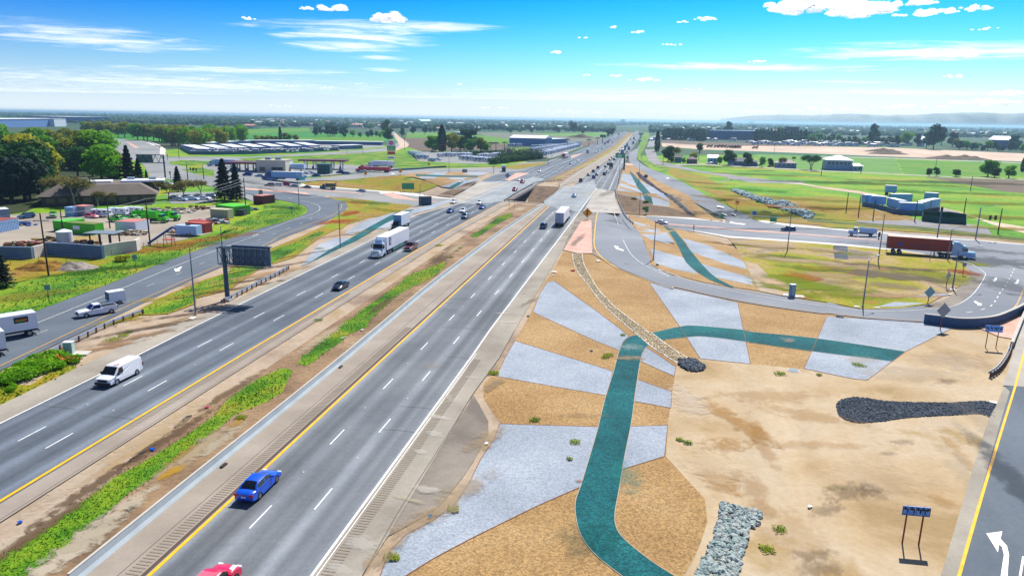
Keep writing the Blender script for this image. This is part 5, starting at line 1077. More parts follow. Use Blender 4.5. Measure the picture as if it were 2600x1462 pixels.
# ---------------------------------------------------------------- poles, lamps, signs
def lamp_post(label, base, top, arm=3.0, ang=0, arms=1, m=m_pole, z=None, vary=None):
    H = max(5, min(14, hgt(base, top))) if isinstance(top, str) else top
    b = W1(base, z); t = thing('street_lamp', label, 'street lamp', tuple(b), ang, vary)
    MB().cyl((0, 0, 0), (0, 0, H), .14, .075, 8).build('pole', m, t); MB().cyl((0, 0, 0), (0, 0, .35), .25, .22, 8).build('base', m_conc, t)
    for k in range(arms):
        s = 1 if k == 0 else -1
        MB().tube([(0, 0, H-.4), (s*arm*.35, 0, H+.25), (s*arm, 0, H+.55)], .045, 6).build('arm', m, t)
        MB().box((s*(arm+.3), 0, H+.53), (.75, .3, .14)).build('lamp_head', m_galv, t)
    return t
lamp_post('tall street lamp standing between the guardrail end and the overhead sign mast', 'F 1637,790', 'F 1585,230', 4, math.radians(35))
lamp_post('street lamp on the blue gravel wedge west of the white semi truck', 'G 1320,475', 'G 1303,50', 3, math.radians(30))
lamp_post('street lamp beside the pale loop ramp with its shadow across the lane', 'H 2025,800', 'H 2050,437', 4, math.radians(150))
lamp_post('street lamp on the inner edge of the loop ramp beside the olive infield', 'J 385,938', 'J 452,432', 3, math.radians(40))
lamp_post('street lamp at the infield corner just below the orange container', 'J 1355,742', 'J 1420,320', 5, math.radians(15))
lamp_post('street lamp at the kerb behind the orange container', 'J 1297,440', 'J 1360,90', 4, math.radians(20))
lamp_post('street lamp on the olive infield near the signal head', 'J 550,462', 'E 752,1110', 3, math.radians(100))
lamp_post('street lamp between the infield and the slate blue SUV', 'I 1577,465', 'D 1640,1050', 3, math.radians(80))
lamp_post('street lamp west of the green sign by the embankment path', 'D 90,1125', 'D 98,900', 2.5, math.radians(180))
lamp_post('street lamp over the teal stripe of the landscaped triangle', 'T 1658,668', 'T 1692,100', 2.5, math.radians(180))
lamp_post('street lamp beside the long dark guardrail', 'T 1172,640', 'T 1203,60', 2.5, math.radians(180))
lamp_post('street lamp by the gore sign behind the pale box truck', 'C 992,705', 'C 985,600', 2.5, 0)
lamp_post('street lamp on the small landscaped island in the west', 'X 723,500', 'X 720,270', 3, math.radians(90))
lamp_post('street lamp beside the west cross street by the dark notice board', 'C 262,1032', 'C 258,815', 4, math.radians(30))
lamp_post('street lamp left of the three big trees at the cross street', 'A 2210,1440', 'A 2200,1270', 2, math.radians(20))
lamp_post('tall street lamp on the corner inside the left ramp', 'B 1408,1028', 'B 1390,740', 2.5, math.radians(110))
lamp_post('street lamp at the junction by the small conifer', 'B 305,775', 'B 295,590', 3, math.radians(10))
lamp_post('street lamp at the lawn edge by the junction', 'B 465,780', 'B 458,650', 4, math.radians(30))
for i, (b, t_) in enumerate((('B 1885,525', 'B 1885,470'), ('B 2043,528', 'B 2043,445'))): lamp_post('thin street lamp on the green verge %s the price sign' % ('well left of', 'just left of')[i], b, t_, 1.5, 0)
for i, (b, t_) in enumerate((('C 1512,560', 'C 1512,400'), ('C 1572,555', 'C 1572,440'), ('C 1535,630', 'C 1535,575'), ('C 2070,395', 'C 2070,330'))): lamp_post('thin pole lamp %s' % ('behind the camper rows, left one', 'behind the camper rows, right one', 'on the verge below the camper rows', 'beyond the far white truck')[i], b, t_, 1.5, 0)
# overhead sign on a single mast, seen from behind
b = W1('F 1905,668'); t = thing('overhead_sign', 'big steel truss overhead sign seen from behind beside the westbound lanes', 'overhead sign', tuple(b), -HD+.0)
H = 9.2
MB().cyl((0, 0, 0), (0, 0, H), .42, .34, 14).build('mast', m_dkst, t); MB().box((0, 0, .1), (1.6, 1.6, .5)).build('footing', m_conc, t)
mb = MB(); x0, x1, z0, z1 = -.9, 7.8, 6.4, 9.2
for y in (-.5, .6):
    for z in (z0, z1): mb.box(((x0+x1)/2, y, z), (x1-x0, .16, .16))
    for i in range(9):
        x = x0+(x1-x0)*i/8; mb.box((x, y, (z0+z1)/2), (.1, .1, z1-z0))
        if i < 8: mb.cyl((x, y, z1), (x+(x1-x0)/8, y, z0), .06, .06, 4)
for i in range(9):
    x = x0+(x1-x0)*i/8
    for z in (z0, z1): mb.box((x, .05, z), (.08, 1.1, .08))
    if i < 8: mb.cyl((x, -.5, z1), (x+(x1-x0)/8, .6, z1), .05, .05, 4)
mb.build('truss', m_dkst, t)
mb = MB(); mb.box((4.4, 1.0, 7.7), (7.0, .1, 3.3)); 
for i in range(10): mb.box((1.1+i*.72, .93, 7.7), (.08, .06, 3.2))
mb.build('sign_panel', mat('sign_panel_back', '#7a8ca2', .6, .2), t)
mb = MB(); mb.box((4.3, -.9, 6.2), (7.4, .7, .06)); mb.box((4.3, 1.5, 6.0), (7.2, .7, .06)); mb.build('catwalk', m_dkst, t)
MB().box((4.6, .9, 9.45), (7.2, .5, .12)).build('walkway', m_dkst, t)
def board(name, label, cat, base, w_, h_, zc, m, ang, posts=1, pm=None, pz=None, off=(0, 0), decor=None, th=.06, z=None, psep=.5, group=None):
    b = W1(base, z) if isinstance(base, str) else base
    t = thing(name, label, cat, tuple(b), ang, group); H_ = zc+h_/2
    xs_ = [0] if posts == 1 else [-w_*psep*.6, w_*psep*.6]
    for x in xs_: MB().box((x, 0, H_/2), (.09, .09, H_)).build('post', pm or m_wood, t)
    o = MB().box((0, -.09, zc), (w_, th, h_)).build('sign_panel', m, t)
    if decor: decor(t, o)
    return t
def glyph(poly, x, z, s, m, par, y=-.13, name='arrow_symbol'):
    return MB().add([(x+a*s, y, z+b_*s) for a, b_ in poly]+[(x+a*s, y+.012, z+b_*s) for a, b_ in poly], [tuple(range(len(poly))), tuple(range(2*len(poly)-1, len(poly)-1, -1))]).build(name, m, par)
# lane-use signs: turn left, turn left, left/right, turn right
LT = [(.2, -.5), (.2, .1), (-.1, .22), (-.1, .42), (-.5, .12), (-.1, -.18), (-.1, .02), (.02, -.06), (.02, -.5)]
RT = [(-a, b_) for a, b_ in LT][::-1]
def lanes(t, o):
    frame(o, 1.9, .7, 2.85)
    for i, k in enumerate((0, 0, 1, 2)):
        x = -.68+.45*i
        if k in (0, 1): glyph(LT, x, 3.0-.04, .56, m_sgblk, o)
        if k in (1, 2): glyph(RT, x+(.12 if k == 1 else 0), 3.0-.04, .56, m_sgblk, o)
        if i in (0, 1, 3): text('word', 'ONLY', .11, m_sgblk, o, (x, -.13, 2.6), (math.pi/2, 0, 0))
    for x in (-.45, 0, .45): MB().box((x, -.125, 2.9), (.02, .02, .66)).build('divider', m_sgblk, o)
def frame(o, w_, h_, z):
    for dx, dz, a, b in ((0, h_/2, w_, .04), (0, -h_/2, w_, .04), (w_/2, 0, .04, h_), (-w_/2, 0, .04, h_)): MB().box((dx, -.128, z+dz), (a, .02, b)).build('border', m_sgblk, o)
b1, b2 = W1('N 863,1268'), W1('N 938,1275')
board('lane_sign', 'white lane-arrow sign on two rusty posts in the foreground dirt', 'road sign', (b1+b2)/2, 1.95, .75, 2.85, m_lit, math.atan2((b2-b1).y, (b2-b1).x), 2, m_rust, decor=lanes)
b1, b2 = W1('N 1322,180'), W1('N 1370,184')
board('lane_sign', 'white lane-arrow sign on two rusty posts near the corner guardrail', 'road sign', (b1+b2)/2, 2.2, .95, 2.9, m_lit, math.atan2((b2-b1).y, (b2-b1).x), 2, m_rust, decor=lambda t, o: [glyph(p, x, 2.95, .5, m_sgblk, o) for p, x in ((LT, -.8), (LT, -.3), (LT, .2), (RT, .35), (RT, .8))])
# yellow diamond with merging arrow
def diamond(label, base, top, s, front, m, pm=m_wood, ang=0, tilt=0, z=None, H=None, dec=None):
    b = W1(base, z); H = H or max(2, hgt(base, top)); t = thing('warning_sign', label, 'road sign', tuple(b), ang)
    MB().box((0, 0, H/2), (.1, .1, H)).build('post', pm, t)
    r = s/2**.5; poly = [(0, H-2*r), (r, H-r), (0, H), (-r, H-r)]
    o = MB().xz(poly, -.12, -.07).build('sign_panel', m, t, fix=True)
    if front:
        rr = r*.93; k = .94
        MB().xz([(0, H-r-rr), (rr, H-r), (0, H-r+rr), (-rr, H-r)], -.125, -.121).build('sign_border', m_sgblk, o, fix=True)
        rr = r*.87; f = MB().xz([(0, H-r-rr), (rr, H-r), (0, H-r+rr), (-rr, H-r)], -.131, -.127).build('sign_face', m, o, fix=True)
        if dec: dec(o, H-r, r)
    return t
def merge(o, zc, r):
    MB().xz([(-.05*r*2, zc-.5*r), (.1*r, zc-.5*r), (.1*r, zc+.15*r), (.3*r, zc+.15*r), (0, zc+.6*r), (-.3*r, zc+.15*r), (-.1*r, zc+.15*r)], -.14, -.135).build('arrow_symbol', m_sgblk, o, fix=True)
    MB().xz([(-.35*r, zc-.45*r), (-.2*r, zc-.5*r), (.05*r, zc-.15*r), (-.05*r, zc+.0*r)], -.142, -.137).build('arrow_branch', m_sgblk, o, fix=True)
diamond('yellow diamond sign with a black merging arrow at the pink gore', 'H 1415,432', 'H 1415,318', 2.2, True, m_sgy, m_rust, ang=-.03, z=0, dec=merge)
diamond('small yellow diamond sign right of the green overhead sign', 'T 1375,110', 'T 1365,12', 1.9, True, m_sgy, m_rust, z=0, H=4.8, dec=merge)
diamond('grey back of a diamond sign at the pink gore of the west on-ramp', 'C 1130,778', 'C 1130,700', 2.0, False, m_sback, m_rust, z=0)
diamond('grey back of a diamond sign over the dark retaining wall', 'P 2387,838', 'P 2397,770', 1.7, False, m_sback, m_rust, ang=.15, H=4.4)
diamond('pale back of a diamond sign on the inner edge of the loop ramp', 'J 1088,905', 'J 1122,710', 1.5, False, mat('sign_back_teal', '#8fb8b4', .5), m_rust, ang=.1)
diamond('round-looking pale sign back beside the infield corner lamp', 'J 1285,740', 'J 1310,548', 1.2, False, mat('sign_back_pale', '#b8b8a8', .6), m_rust, ang=.5)
def sq(label, base, top, w_, h_, m, pm=m_wood, ang=0, posts=1, z=None, dec=None, cat='road sign', name='road_sign'):
    H = max(1.6, hgt(base, top)); return board(name, label, cat, base, w_, h_, H-h_/2, m, ang, posts, pm, z=z, decor=dec)
sq('small white sign on a rusty post at the kerb nose of the loop ramp', 'J 1465,595', 'J 1485,455', .8, .8, m_sback, m_rust)
sq('plain rusty post in front of the orange container trailer', 'J 1108,450', 'J 1122,290', .25, .25, m_rust, m_rust)
sq('green sign back on a post in the roadside grass nearest the box truck', 'F 415,700', 'F 400,535', .9, .9, mat('back_green', '#6f9a86', .6), m_wood, .3)
sq('green sign back on a post below the white block wall', 'F 1140,430', 'F 1135,285', .9, .9, mat('back_green', '#6f9a86', .6), m_wood, .3)
sq('small sign on the grassy bank inside the left ramp', 'B 1335,1125', 'B 1335,1035', 1.2, .9, m_sback, m_wood, .2)
sq('green guide sign on two posts in the yellow west infield', 'C 143,895', 'C 143,803', 6, 3.0, m_sgn, m_wood, 0, 2)
sq('dark square notice board beside the west cross street end', 'C 312,1025', 'C 312,935', 4.6, 4.0, mat('board_dark', '#3a4a5e', .6), m_wood, .2, 2, z=0)
sq('grey sign on a post by the red shed at the cross street', 'B 1030,945', 'B 1025,872', 1.6, 2.2, m_sback, m_wood)
sq('small two-post sign in the median just before the bridge gap', 'C 1172,1060', 'C 1172,965', 3.0, .25, m_wood, m_rust, 0, 2, z=0)
sq('small green sign on a post at the end of the bank path', 'D 162,1120', 'D 165,1035', 1.4, 2.2, m_sgn, m_wood)
sq('green sign on a post left of the east ramp mouth', 'D 910,1185', 'D 920,1110', 1.2, 1.6, m_sgn, m_wood)
sq('large green sign on a post in the rusty grass by the kerb', 'D 1420,1200', 'D 1425,1120', 2.4, 2.4, m_sgn, m_wood)
sq('blue sign on a post right of the east ramp mouth', 'D 1230,1160', 'D 1235,1080', 1.5, 1.6, m_blue, m_wood)
sq('orange sign on a post beside the east ramp', 'D 1060,1065', 'D 1067,980', 1.4, 1.4, mat('sign_orange', '#d0601a', .5), m_rust)
sq('thin post at the pink island of the east cross street', 'I 500,232', 'I 502,140', .3, 1.6, m_rust, m_rust)
sq('small dark box on a post above the rock line', 'D 155,752', 'D 158,720', 2.0, 2.6, m_dkst, m_dkst)
sq('small orange post sign on the far left of the west on-ramp', 'C 67,722', 'C 67,668', 1.8, 1.6, m_sgy, m_wood)
sq('small orange post sign by the vehicle lot verge', 'C 350,640', 'C 350,605', 1.4, 1.4, m_sgy, m_wood)
sq('orange post sign on the west on-ramp above the queue', 'B 2070,760', 'B 2070,690', 1.4, 1.6, m_sgy, m_wood)
sq('orange post sign on the west on-ramp below the price sign', 'B 2418,725', 'B 2418,665', 1.4, 1.6, m_sgy, m_wood)
sq('teal sign on a post at the mouth of the west on-ramp', 'B 1440,820', 'B 1440,740', 3.0, 1.6, mat('sign_teal', '#4fb0b8', .5), m_wood)
sq('small grey cabinet sign on the west landscaped island', 'C 705,697', 'C 708,665', 3.0, 3.0, m_sback, m_dkst)
# green overhead sign further up the eastbound side
b = W1('T 1297,310', 0); t = thing('overhead_sign', 'green overhead sign on a dark mast over the eastbound lanes', 'overhead sign', tuple(b))
k = 1/(FPX/((b.y)*math.cos(TH)+CAMH*math.sin(TH)))  # metres per photo pixel there
MB().cyl((0, 0, 0), (0, 0, 32*k+.5), .55, .45, 10).build('mast', mat('mast_dark', '#2f4058', .5), t)
MB().box((-12*k, 0, 30*k+.8), (24*k, .5, .4)).build('arm', m_dkst, t)
o = MB().box((-10.6*k, -.5, 35.5*k), (23.5*k, .2, 10.6*k)).build('sign_panel', mat('overhead_green', '#10b070', .5), t)
text('lettering', 'Stockton  Fresno', 1.3, m_sgw, o, (-10.6*k, -.63, 36.5*k), (math.pi/2, 0, 0), .9)[:0] if False else MB().box((-13*k, -.62, 36.6*k), (10*k, .03, .7)).box((-13*k, -.62, 33.6*k), (8*k, .03, .5)).build('lettering', m_sgw, o)
MB().box((-10.6*k, -.5, 41*k), (23.5*k, .5, .25)).build('walkway', m_dkst, t)
for lab, sp, wpx, hpx, up, mm in (('dark overhead sign seen far up the eastbound lanes', 'S 1705,600', 115, 30, 495, mat('board_dark', '#3a4a5e', .6)), ('dark square overhead sign back far along the westbound side', 'S 770,720', 140, 60, 545, m_dkst), ('small blue sign at the far end of the eastbound shoulder', 'S 1680,735', 70, 30, 660, m_blue)):
    b = W1(sp, 0); k = b.y/FPX/9.66; t = thing('overhead_sign', lab, 'overhead sign', tuple(b)); y = (q(sp)[0][1]-290)*9.66; H = (y-up+hpx/2)*k
    MB().cyl((0, 0, 0), (0, 0, H), .5, .4, 8).build('mast', m_dkst, t); MB().box((0, -.5, H-hpx*k/2), (wpx*k, .2, hpx*k)).build('sign_panel', mm, t)
# west gantry at the junction
b = W1('A 1645,750'); t = thing('overhead_sign', 'blue grey truss sign gantry over the junction by the conifers', 'overhead sign', tuple(b))
MB().cyl((0, 0, 0), (0, 0, 11), .4, .35, 8).build('mast', m_dkst, t); mb = MB()
for z in (7.2, 11): mb.box((-6.5, 0, z), (14, .4, .3))
for i in range(9): mb.cyl((-13+i*1.5, 0, 7.2 if i % 2 else 11), (-11.5+i*1.5, 0, 11 if i % 2 else 7.2), .15, .15, 4)
mb.build('truss', m_dkst, t); MB().box((-9.5, .5, 9.1), (8, .2, 4)).build('sign_panel', mat('sign_panel_back', '#7a8ca2', .6, .2), t)
# traffic signals
def signal(label, base, H, arm, ang, heads=2):
    b = W1(base); t = thing('traffic_signal', label, 'traffic signal', tuple(b), ang)
    MB().cyl((0, 0, 0), (0, 0, H), .18, .13, 8).build('pole', m_pole, t)
    if arm:
        MB().cyl((0, 0, H*.62), (arm, 0, H*.72), .1, .07, 6).build('mast_arm', m_pole, t)
        MB().tube([(0, 0, H), (1.5, 0, H+.5), (4, 0, H+.7)], .05, 5).build('lamp_arm', m_pole, t)
        MB().box((4.2, 0, H+.7), (.8, .3, .12)).build('lamp_head', m_galv, t)
    for i in range(heads):
        x = arm-.4-i*1.6 if arm else 0; z = H*.7 if arm else H-.6
        o = MB().box((x, -.12, z), (.55, .3, 1.3)).build('signal_head', BLK, t)
        for k, c in enumerate(('#701010', '#705a10', '#107030')): MB().cyl((x, -.28, z+.38-k*.38), (x, -.32, z+.38-k*.38), .13, .13, 8).build('lens', mat('lens'+c, c, .3), o)
    return t
signal('tall traffic signal pole with a long mast arm behind the container truck', 'J 1605,212', 9, 5.2, .1)
signal('traffic signal post on the pink median of the east cross street', 'J 555,212', 2.2, 0, 0, 1)
signal('traffic signal on the kerb behind the orange container', 'J 1190,198', 9, 0, 0, 1)
signal('traffic signal at the west junction lawn', 'B 300,770', 7, 5, 0, 2)
signal('traffic signal right of the west junction lawn', 'B 460,765', 7, -4, 0, 2)
signal('small traffic signal at the west junction by the gantry', 'B 130,760', 3.5, 0, 0, 1)
signal('small traffic signal at the corner below the overpass', 'B 102,580', 4, 0, 0, 1)
# cabinets
def cabinet(label, base, d, m=None, pad=1):
    b = W1(base); t = thing('utility_cabinet', label, 'cabinet', tuple(b), .1)
    o = MB().box((0, 0, d[2]/2+.2), d).build('box', m or mat('cabinet_green_grey', '#a8c0b8', .5), t); MB().box((0, -d[1]/2-.01, d[2]/2+.2), (d[0]*.8, .02, d[2]*.85)).build('door', mat('cabinet_door', '#8fb0aa', .5), o)
    MB().box((0, 0, d[2]+.24), (d[0]+.1, d[1]+.1, .06)).build('lid', m_sgw, t)
    if pad: MB().box((.8, 0, .14), (d[0]+2.2, d[1]+.8, .16)).build('base_pad', m_conc, t)
    return t
cabinet('pale green utility cabinet among the shrubs by the left guardrail', 'F 585,1118', (1.1, .8, 1.5))
cabinet('blue and white utility cabinet on a pad at the loop ramp edge', 'I 1630,972', (.9, .8, 2.2), mat('cabinet_blue', '#4a7fae', .5))
# drain lid, litter
t = thing('manhole', 'round manhole cover in the dirt below the brown gravel', 'manhole', tuple(W1('N 250,308')+Vector((0, 0, .03)))); MB().cyl((0, 0, 0), (0, 0, .05), .62, .62, 20).build('cover', m_dkst, t); MB().cyl((0, 0, 0), (0, 0, .03), .78, .78, 20).build('ring', m_conc, t)
o = MB().add([(0, 0, 0), (.9, .1, .05), (.5, .7, .25), (-.3, .3, .15), (.6, .2, .35)], [(0, 1, 4), (1, 2, 4), (2, 3, 4), (3, 0, 4)]).build('cloth_scrap', mat('scrap_red', '#d82018', .8)); o.location = W1('H 1270,905')+Vector((0, 0, .06)); tag(o, 'bright red scrap on the brown gravel left of the cobble channel', 'litter')
# power poles and lines
def power_pole(label, base, top, cross=True):
    b = W1(base); H = max(7, hgt(base, top)); t = thing('power_pole', label, 'power pole', tuple(b), .3)
    MB().cyl((0, 0, 0), (0, 0, H), .18, .12, 8).build('pole', mat('pole_timber', '#3c2a24', .9), t)
    if cross: MB().box((0, 0, H-1.4), (2.6, .12, .14)).build('crossarm', m_wood, t)
    return b+Vector((0, 0, H))
pp = [power_pole('timber power pole behind the block wall nearest the left edge', 'F 408,468', 'F 330,-60'), power_pole('timber power pole in the yard right of the big tank', 'F 1257,208', 'A 1450,960'), power_pole('tall power pole beside the red shed and conifers', 'B 882,1110', 'B 855,750')]
power_pole('thin timber pole in front of the green container', 'A 630,1305', 'A 612,1120', False); power_pole('short timber pole left of the white container', 'A 1095,1255', 'A 1090,1175', False)
def wire(name, label, pts, sag=.8, r=.035):
    mb = MB()
    for a, b in zip(pts[:-1], pts[1:]):
        n = 14; P_ = []
        for i in range(n+1):
            u = i/n; p = Vector(a).lerp(Vector(b), u); p.z -= sag*4*u*(1-u); P_.append(p)
        mb.tube(P_, r, 4)
    o = mb.build(name, mat('wire_pale', '#b8bcc0', .5)); return tag(o, label, 'cable', 'power lines over the yard')
far0 = pp[0]+Vector((-45, -14, 0))
for dx, dz, wd in ((-1.1, -1.3, 'left'), (1.1, -1.3, 'right'), (0, .0, 'topmost')): wire('power_line', '%s power line sagging between the poles over the yard' % wd, [p+Vector((dx, 0, dz)) for p in (far0, pp[0], pp[1], pp[2])])
for i, (b, t_) in enumerate((('E 385,1085', 'E 403,935'), ('E 507,1125', 'E 522,988'), ('E 650,1175', 'E 668,1025'), ('E 1065,1190', 'E 1118,1055'), ('E 1548,1155', 'E 1585,1018'), ('E 1893,1310', 'E 1942,1055'), ('E 1620,880', 'E 1622,858'), ('E 137,730', 'E 147,590'), ('E 530,710', 'E 532,640'), ('E 1275,650', 'E 1282,575'), ('D 325,628', 'D 335,470'), ('D 680,575', 'D 682,470'), ('D 1900,730', 'D 1907,590'), ('D 1432,495', 'D 1434,445'), ('A 1068,330', 'A 1042,100'), ('A 668,300', 'A 655,170'), ('B 215,560', 'B 212,410'), ('C 108,475', 'C 110,350'), ('C 1200,0', 'C 1200,0'))[:-1]):
    wh = ('left of the white compound, first from the left', 'left of the white compound, second from the left', 'in front of the white compound at its left', 'leaning in front of the green fence', 'behind the green fenced enclosure', 'right of the traffic signal in the meadow', 'short one alone in the green meadow', 'left of the two-storey house', 'right of the two-storey house', 'between the two small field trees', 'beside the tall cypress', 'by the scattered cottages', 'in the meadow below the bare trees', 'on the graded earth', 'tall one by the overpass railing', 'in front of the white warehouse', 'at the corner of the storage yard', 'by the road bend with a cross arm')[i]
    power_pole('timber pole '+wh, b, t_, i in (15, 17, 14))
# gas station price sign
b = W1('B 2330,665'); k = b.y/FPX/3.917; t = thing('price_sign', 'tall fuel price sign with green digits on two white legs', 'price sign', tuple(b))
for s in (-1, 1): MB().box((s*38*k, 0, 140*k), (6*k, 6*k, 280*k)).build('leg', m_sgw, t)
def zz(y): return (665-y)*k
o = MB().box((0, 0, (zz(385)+zz(440))/2), (82*k, 1.0, 55*k)).build('logo_panel', m_sgw, t)
MB().cyl((0, -.52, zz(412)), (0, -.6, zz(412)), 19*k, 19*k, 20).build('logo_disc', mat('logo_crimson', '#c8102e', .5), o)
text('logo_text', '76', 22*k, m_sgw, o, (0, -.63, zz(412)), (math.pi/2, 0, 0))[:0] if False else MB().cyl((0, -.6, zz(412)), (0, -.64, zz(412)), 9*k, 9*k, 16).build('logo_centre', mat('logo_pink', '#e8b0b8', .5), o)
o = MB().box((0, 0, zz(460)), (82*k, 1.0, 40*k)).build('price_panel', mat('price_panel_green', '#10b020', .5), t)
text('price_digits', '3.55', 32*k, mat('digit_glow', '#e8ffe0', .5), o, (-4*k, -.54, zz(460)), (math.pi/2, 0, 0), 1.05, .02)
text('price_fraction', '9', 16*k, mat('digit_glow', '#e8ffe0', .5), o, (33*k, -.54, zz(455)), (math.pi/2, 0, 0), 1, .02)
MB().box((0, 0, zz(488)), (66*k, .9, 12*k)).build('pale_panel', mat('panel_pink', '#e0b0a0', .5), t)
MB().box((0, 0, zz(510)), (70*k, .9, 26*k)).build('red_panel', mat('panel_brick', '#c0502a', .5), t)
o = MB().box((0, 0, zz(552)), (66*k, .9, 20*k)).build('lower_panel', m_sgw, t); MB().box((0, -.5, zz(552)), (50*k, .06, 8*k)).build('lettering', m_dkst, o)
# gas station canopies, store
def canopy(label, cx, y0, x0, x1, ytop, ybase, ncol, dep, m_top, m_edge, z=0):
    b = W(q('Z %s,%s' % (cx, ybase))[0]); k = b.y/FPX/5.152; t = thing('fuel_canopy', label, 'canopy', tuple(b)); w_ = (x1-x0)*k; H = (ybase-ytop)*k
    o = MB().box((0, dep/2, H-.5), (w_, dep, .9)).build('roof', m_top, t); MB().box((0, dep/2, H-.5), (w_+.1, dep+.1, .35)).build('fascia', m_edge, o)
    for i in range(ncol):
        x = -w_/2+w_*(i+.6)/(ncol+.2)
        for y in (dep*.2, dep*.8): MB().box((x, y, (H-.9)/2), (.7, .7, H-.9)).build('column', m_sgw, t)
        p = MB().box((x, dep*.2-1.2, .9), (1.0, .8, 1.8)).build('fuel_pump', mat('pump_blue', '#3a5a86', .5), t); MB().box((x, dep*.2-1.7, .15), (2, 3.4, .3)).build('pump_island', m_conc, t)
    return t
dkr = mat('canopy_maroon', '#5a2038', .6); crd = mat('canopy_edge_crimson', '#8a2040', .5)
canopy('maroon fuel canopy on five columns right of the store', 1530, 0, 1225, 1835, 138, 262, 5, 10, dkr, crd)
canopy('maroon fuel canopy beside the tall conifers left of the store', 490, 0, 270, 720, 170, 290, 4, 14, dkr, crd)
b = W1('Z 880,300'); k = b.y/FPX/5.152; t = thing('store_building', 'low cream petrol station store between the two canopies', 'shop', tuple(b))
MB().box((0, 6, 3.2), (380*k*.98, 14, 6.4)).build('wall', mat('store_cream', '#cfc8b4', .8), t); MB().box((0, 6, 6.5), (380*k, 14.5, .4)).build('roof', mat('store_roof', '#a8a498', .8), t)
for x in (-.3, .1, .3): MB().box((x*380*k, -1.05, 1.8), (3.0, .12, 2.2)).build('window', GLS, t)
for x in (-.2, .15): MB().box((x*380*k, 5, 7.3), (3, 2.5, 1.3)).build('roof_unit', m_galv, t)
b = W1('Z 1555,320'); k = b.y/FPX/5.152; t = thing('enclosure', 'dark green walled enclosure in front of the right canopy', 'shed', tuple(b)); MB().box((0, 3, 2.6), (165*k, 6, 5.2)).build('wall', mat('enclosure_green', '#2f5a5a', .8), t); MB().box((0, 3, 5.25), (172*k, 6.4, .15)).build('roof', m_dkst, t)
place(make_semi(PNB, 'semi_truck', 'bright blue semi truck with a long pale blue trailer outside the petrol station', trail=mat('trailer_light_blue', '#86b8e0', .5), roofc=TRW, TL=16), 'Z 760,392', 278, None)
place(make_semi(PR, 'semi_truck', 'crimson semi truck with a flat red load near the price sign', trail=PR, roofc=PR, rear=PR, TL=15, tz=(1.1, 2.9)), 'Z 1980,290', 278, None)
place(make_semi(PW, 'semi_truck', 'white semi truck with a tall white trailer behind the price sign', trail=TRW, TL=13), 'Z 2115,230', 285, None)
place(make_semi(PTB, 'semi_truck', 'pale blue semi truck parked behind the left fuel canopy', trail=mat('trailer_light_blue', '#86b8e0', .5), TL=13), 'Z 40,215', 275, None)
st = [('Z 715,358', 'sedan', PG, 'silver sedan by the pumps left of the blue semi'), ('Z 870,405', 'suv', PTB, 'pale blue SUV in front of the blue semi trailer'), ('Z 1000,390', 'sedan', PK, 'dark sedan under the pale blue trailer'), ('Z 1455,352', 'sedan', PT, 'dark teal sedan in front of the green enclosure'), ('Z 1775,312', 'suv', PS, 'slate SUV parked right of the green enclosure'), ('Z 1310,322', 'sedan', PW, 'white sedan left of the green enclosure'), ('Z 1370,318', 'sedan', PTB, 'pale blue sedan beside the white one at the enclosure'), ('Z 2085,300', 'sedan', PW, 'white sedan in front of the crimson semi truck'), ('Z 1850,325', 'sedan', PS, 'blue sedan on the on-ramp verge'), ('Z 560,345', 'van', PNB, 'deep blue van by the left fuel canopy'), ('Z 1290,372', 'sedan', PTB, 'pale blue sedan behind the blue semi trailer')]
for sp, kd, pm, lb in st: place(make_car(kd, pm, {'sedan': 'sedan_car', 'suv': 'suv_car', 'van': 'minivan'}[kd], lb, 'car', full=False), sp, 275, None)
for i, sp in enumerate(('Z 968,290', 'Z 1180,290')):
    b = W1(sp); t = thing('fuel_tank', 'white horizontal fuel tank %s of the pair before the store' % ('left', 'right')[i], 'tank', tuple(b)); MB().cyl((-5.5, 0, 3), (5.5, 0, 3), 1.6, 1.6, 16).build('shell', mat('tank_blue_white', '#a8c8e8', .4), t)
    for x in (-3.5, 3.5): MB().box((x, 0, .9), (.5, 2.4, 1.8)).build('saddle', m_conc, t)
# ---------------------------------------------------------------- vegetation
def leafmat(name, c1, c2, tr=.25):
    if name in MATS: return MATS[name]
    m, nt, b = nmat(name); N = nt.nodes.new; L = nt.links.new; b.inputs['Roughness'].default_value = .7; b.inputs['Specular IOR Level'].default_value = .15
    geo = N('ShaderNodeNewGeometry'); oi = N('ShaderNodeObjectInfo'); n = N('ShaderNodeTexNoise'); n.inputs['Scale'].default_value = .45; n.inputs['Detail'].default_value = 3
    L(geo.outputs['Position'], n.inputs['Vector']); ad = N('ShaderNodeMath'); ad.operation = 'MULTIPLY_ADD'; L(oi.outputs['Random'], ad.inputs[0]); ad.inputs[1].default_value = .5; L(n.outputs['Fac'], ad.inputs[2])
    r = N('ShaderNodeMapRange'); r.inputs[1].default_value = .35; r.inputs[2].default_value = 1.1; L(ad.outputs[0], r.inputs[0])
    mx = N('ShaderNodeMixRGB'); L(r.outputs[0], mx.inputs[0]); mx.inputs[1].default_value = C3(c1); mx.inputs[2].default_value = C3(c2); L(mx.outputs[0], b.inputs['Base Color'])
    t = N('ShaderNodeBsdfTranslucent'); L(mx.outputs[0], t.inputs[0]); ms = N('ShaderNodeMixShader'); ms.inputs[0].default_value = tr
    L(b.outputs[0], ms.inputs[1]); L(t.outputs[0], ms.inputs[2]); L(ms.outputs[0], nt.nodes['Material Output'].inputs['Surface']); MATS[name] = m; return m
LF_G = leafmat('leaf_fresh_green', '#38860e', '#84b81e', .5); LF_Y = leafmat('leaf_olive_yellow', '#647a14', '#a8a828', .45); LF_D = leafmat('leaf_dark_green', '#1a4418', '#3a6c24', .3)
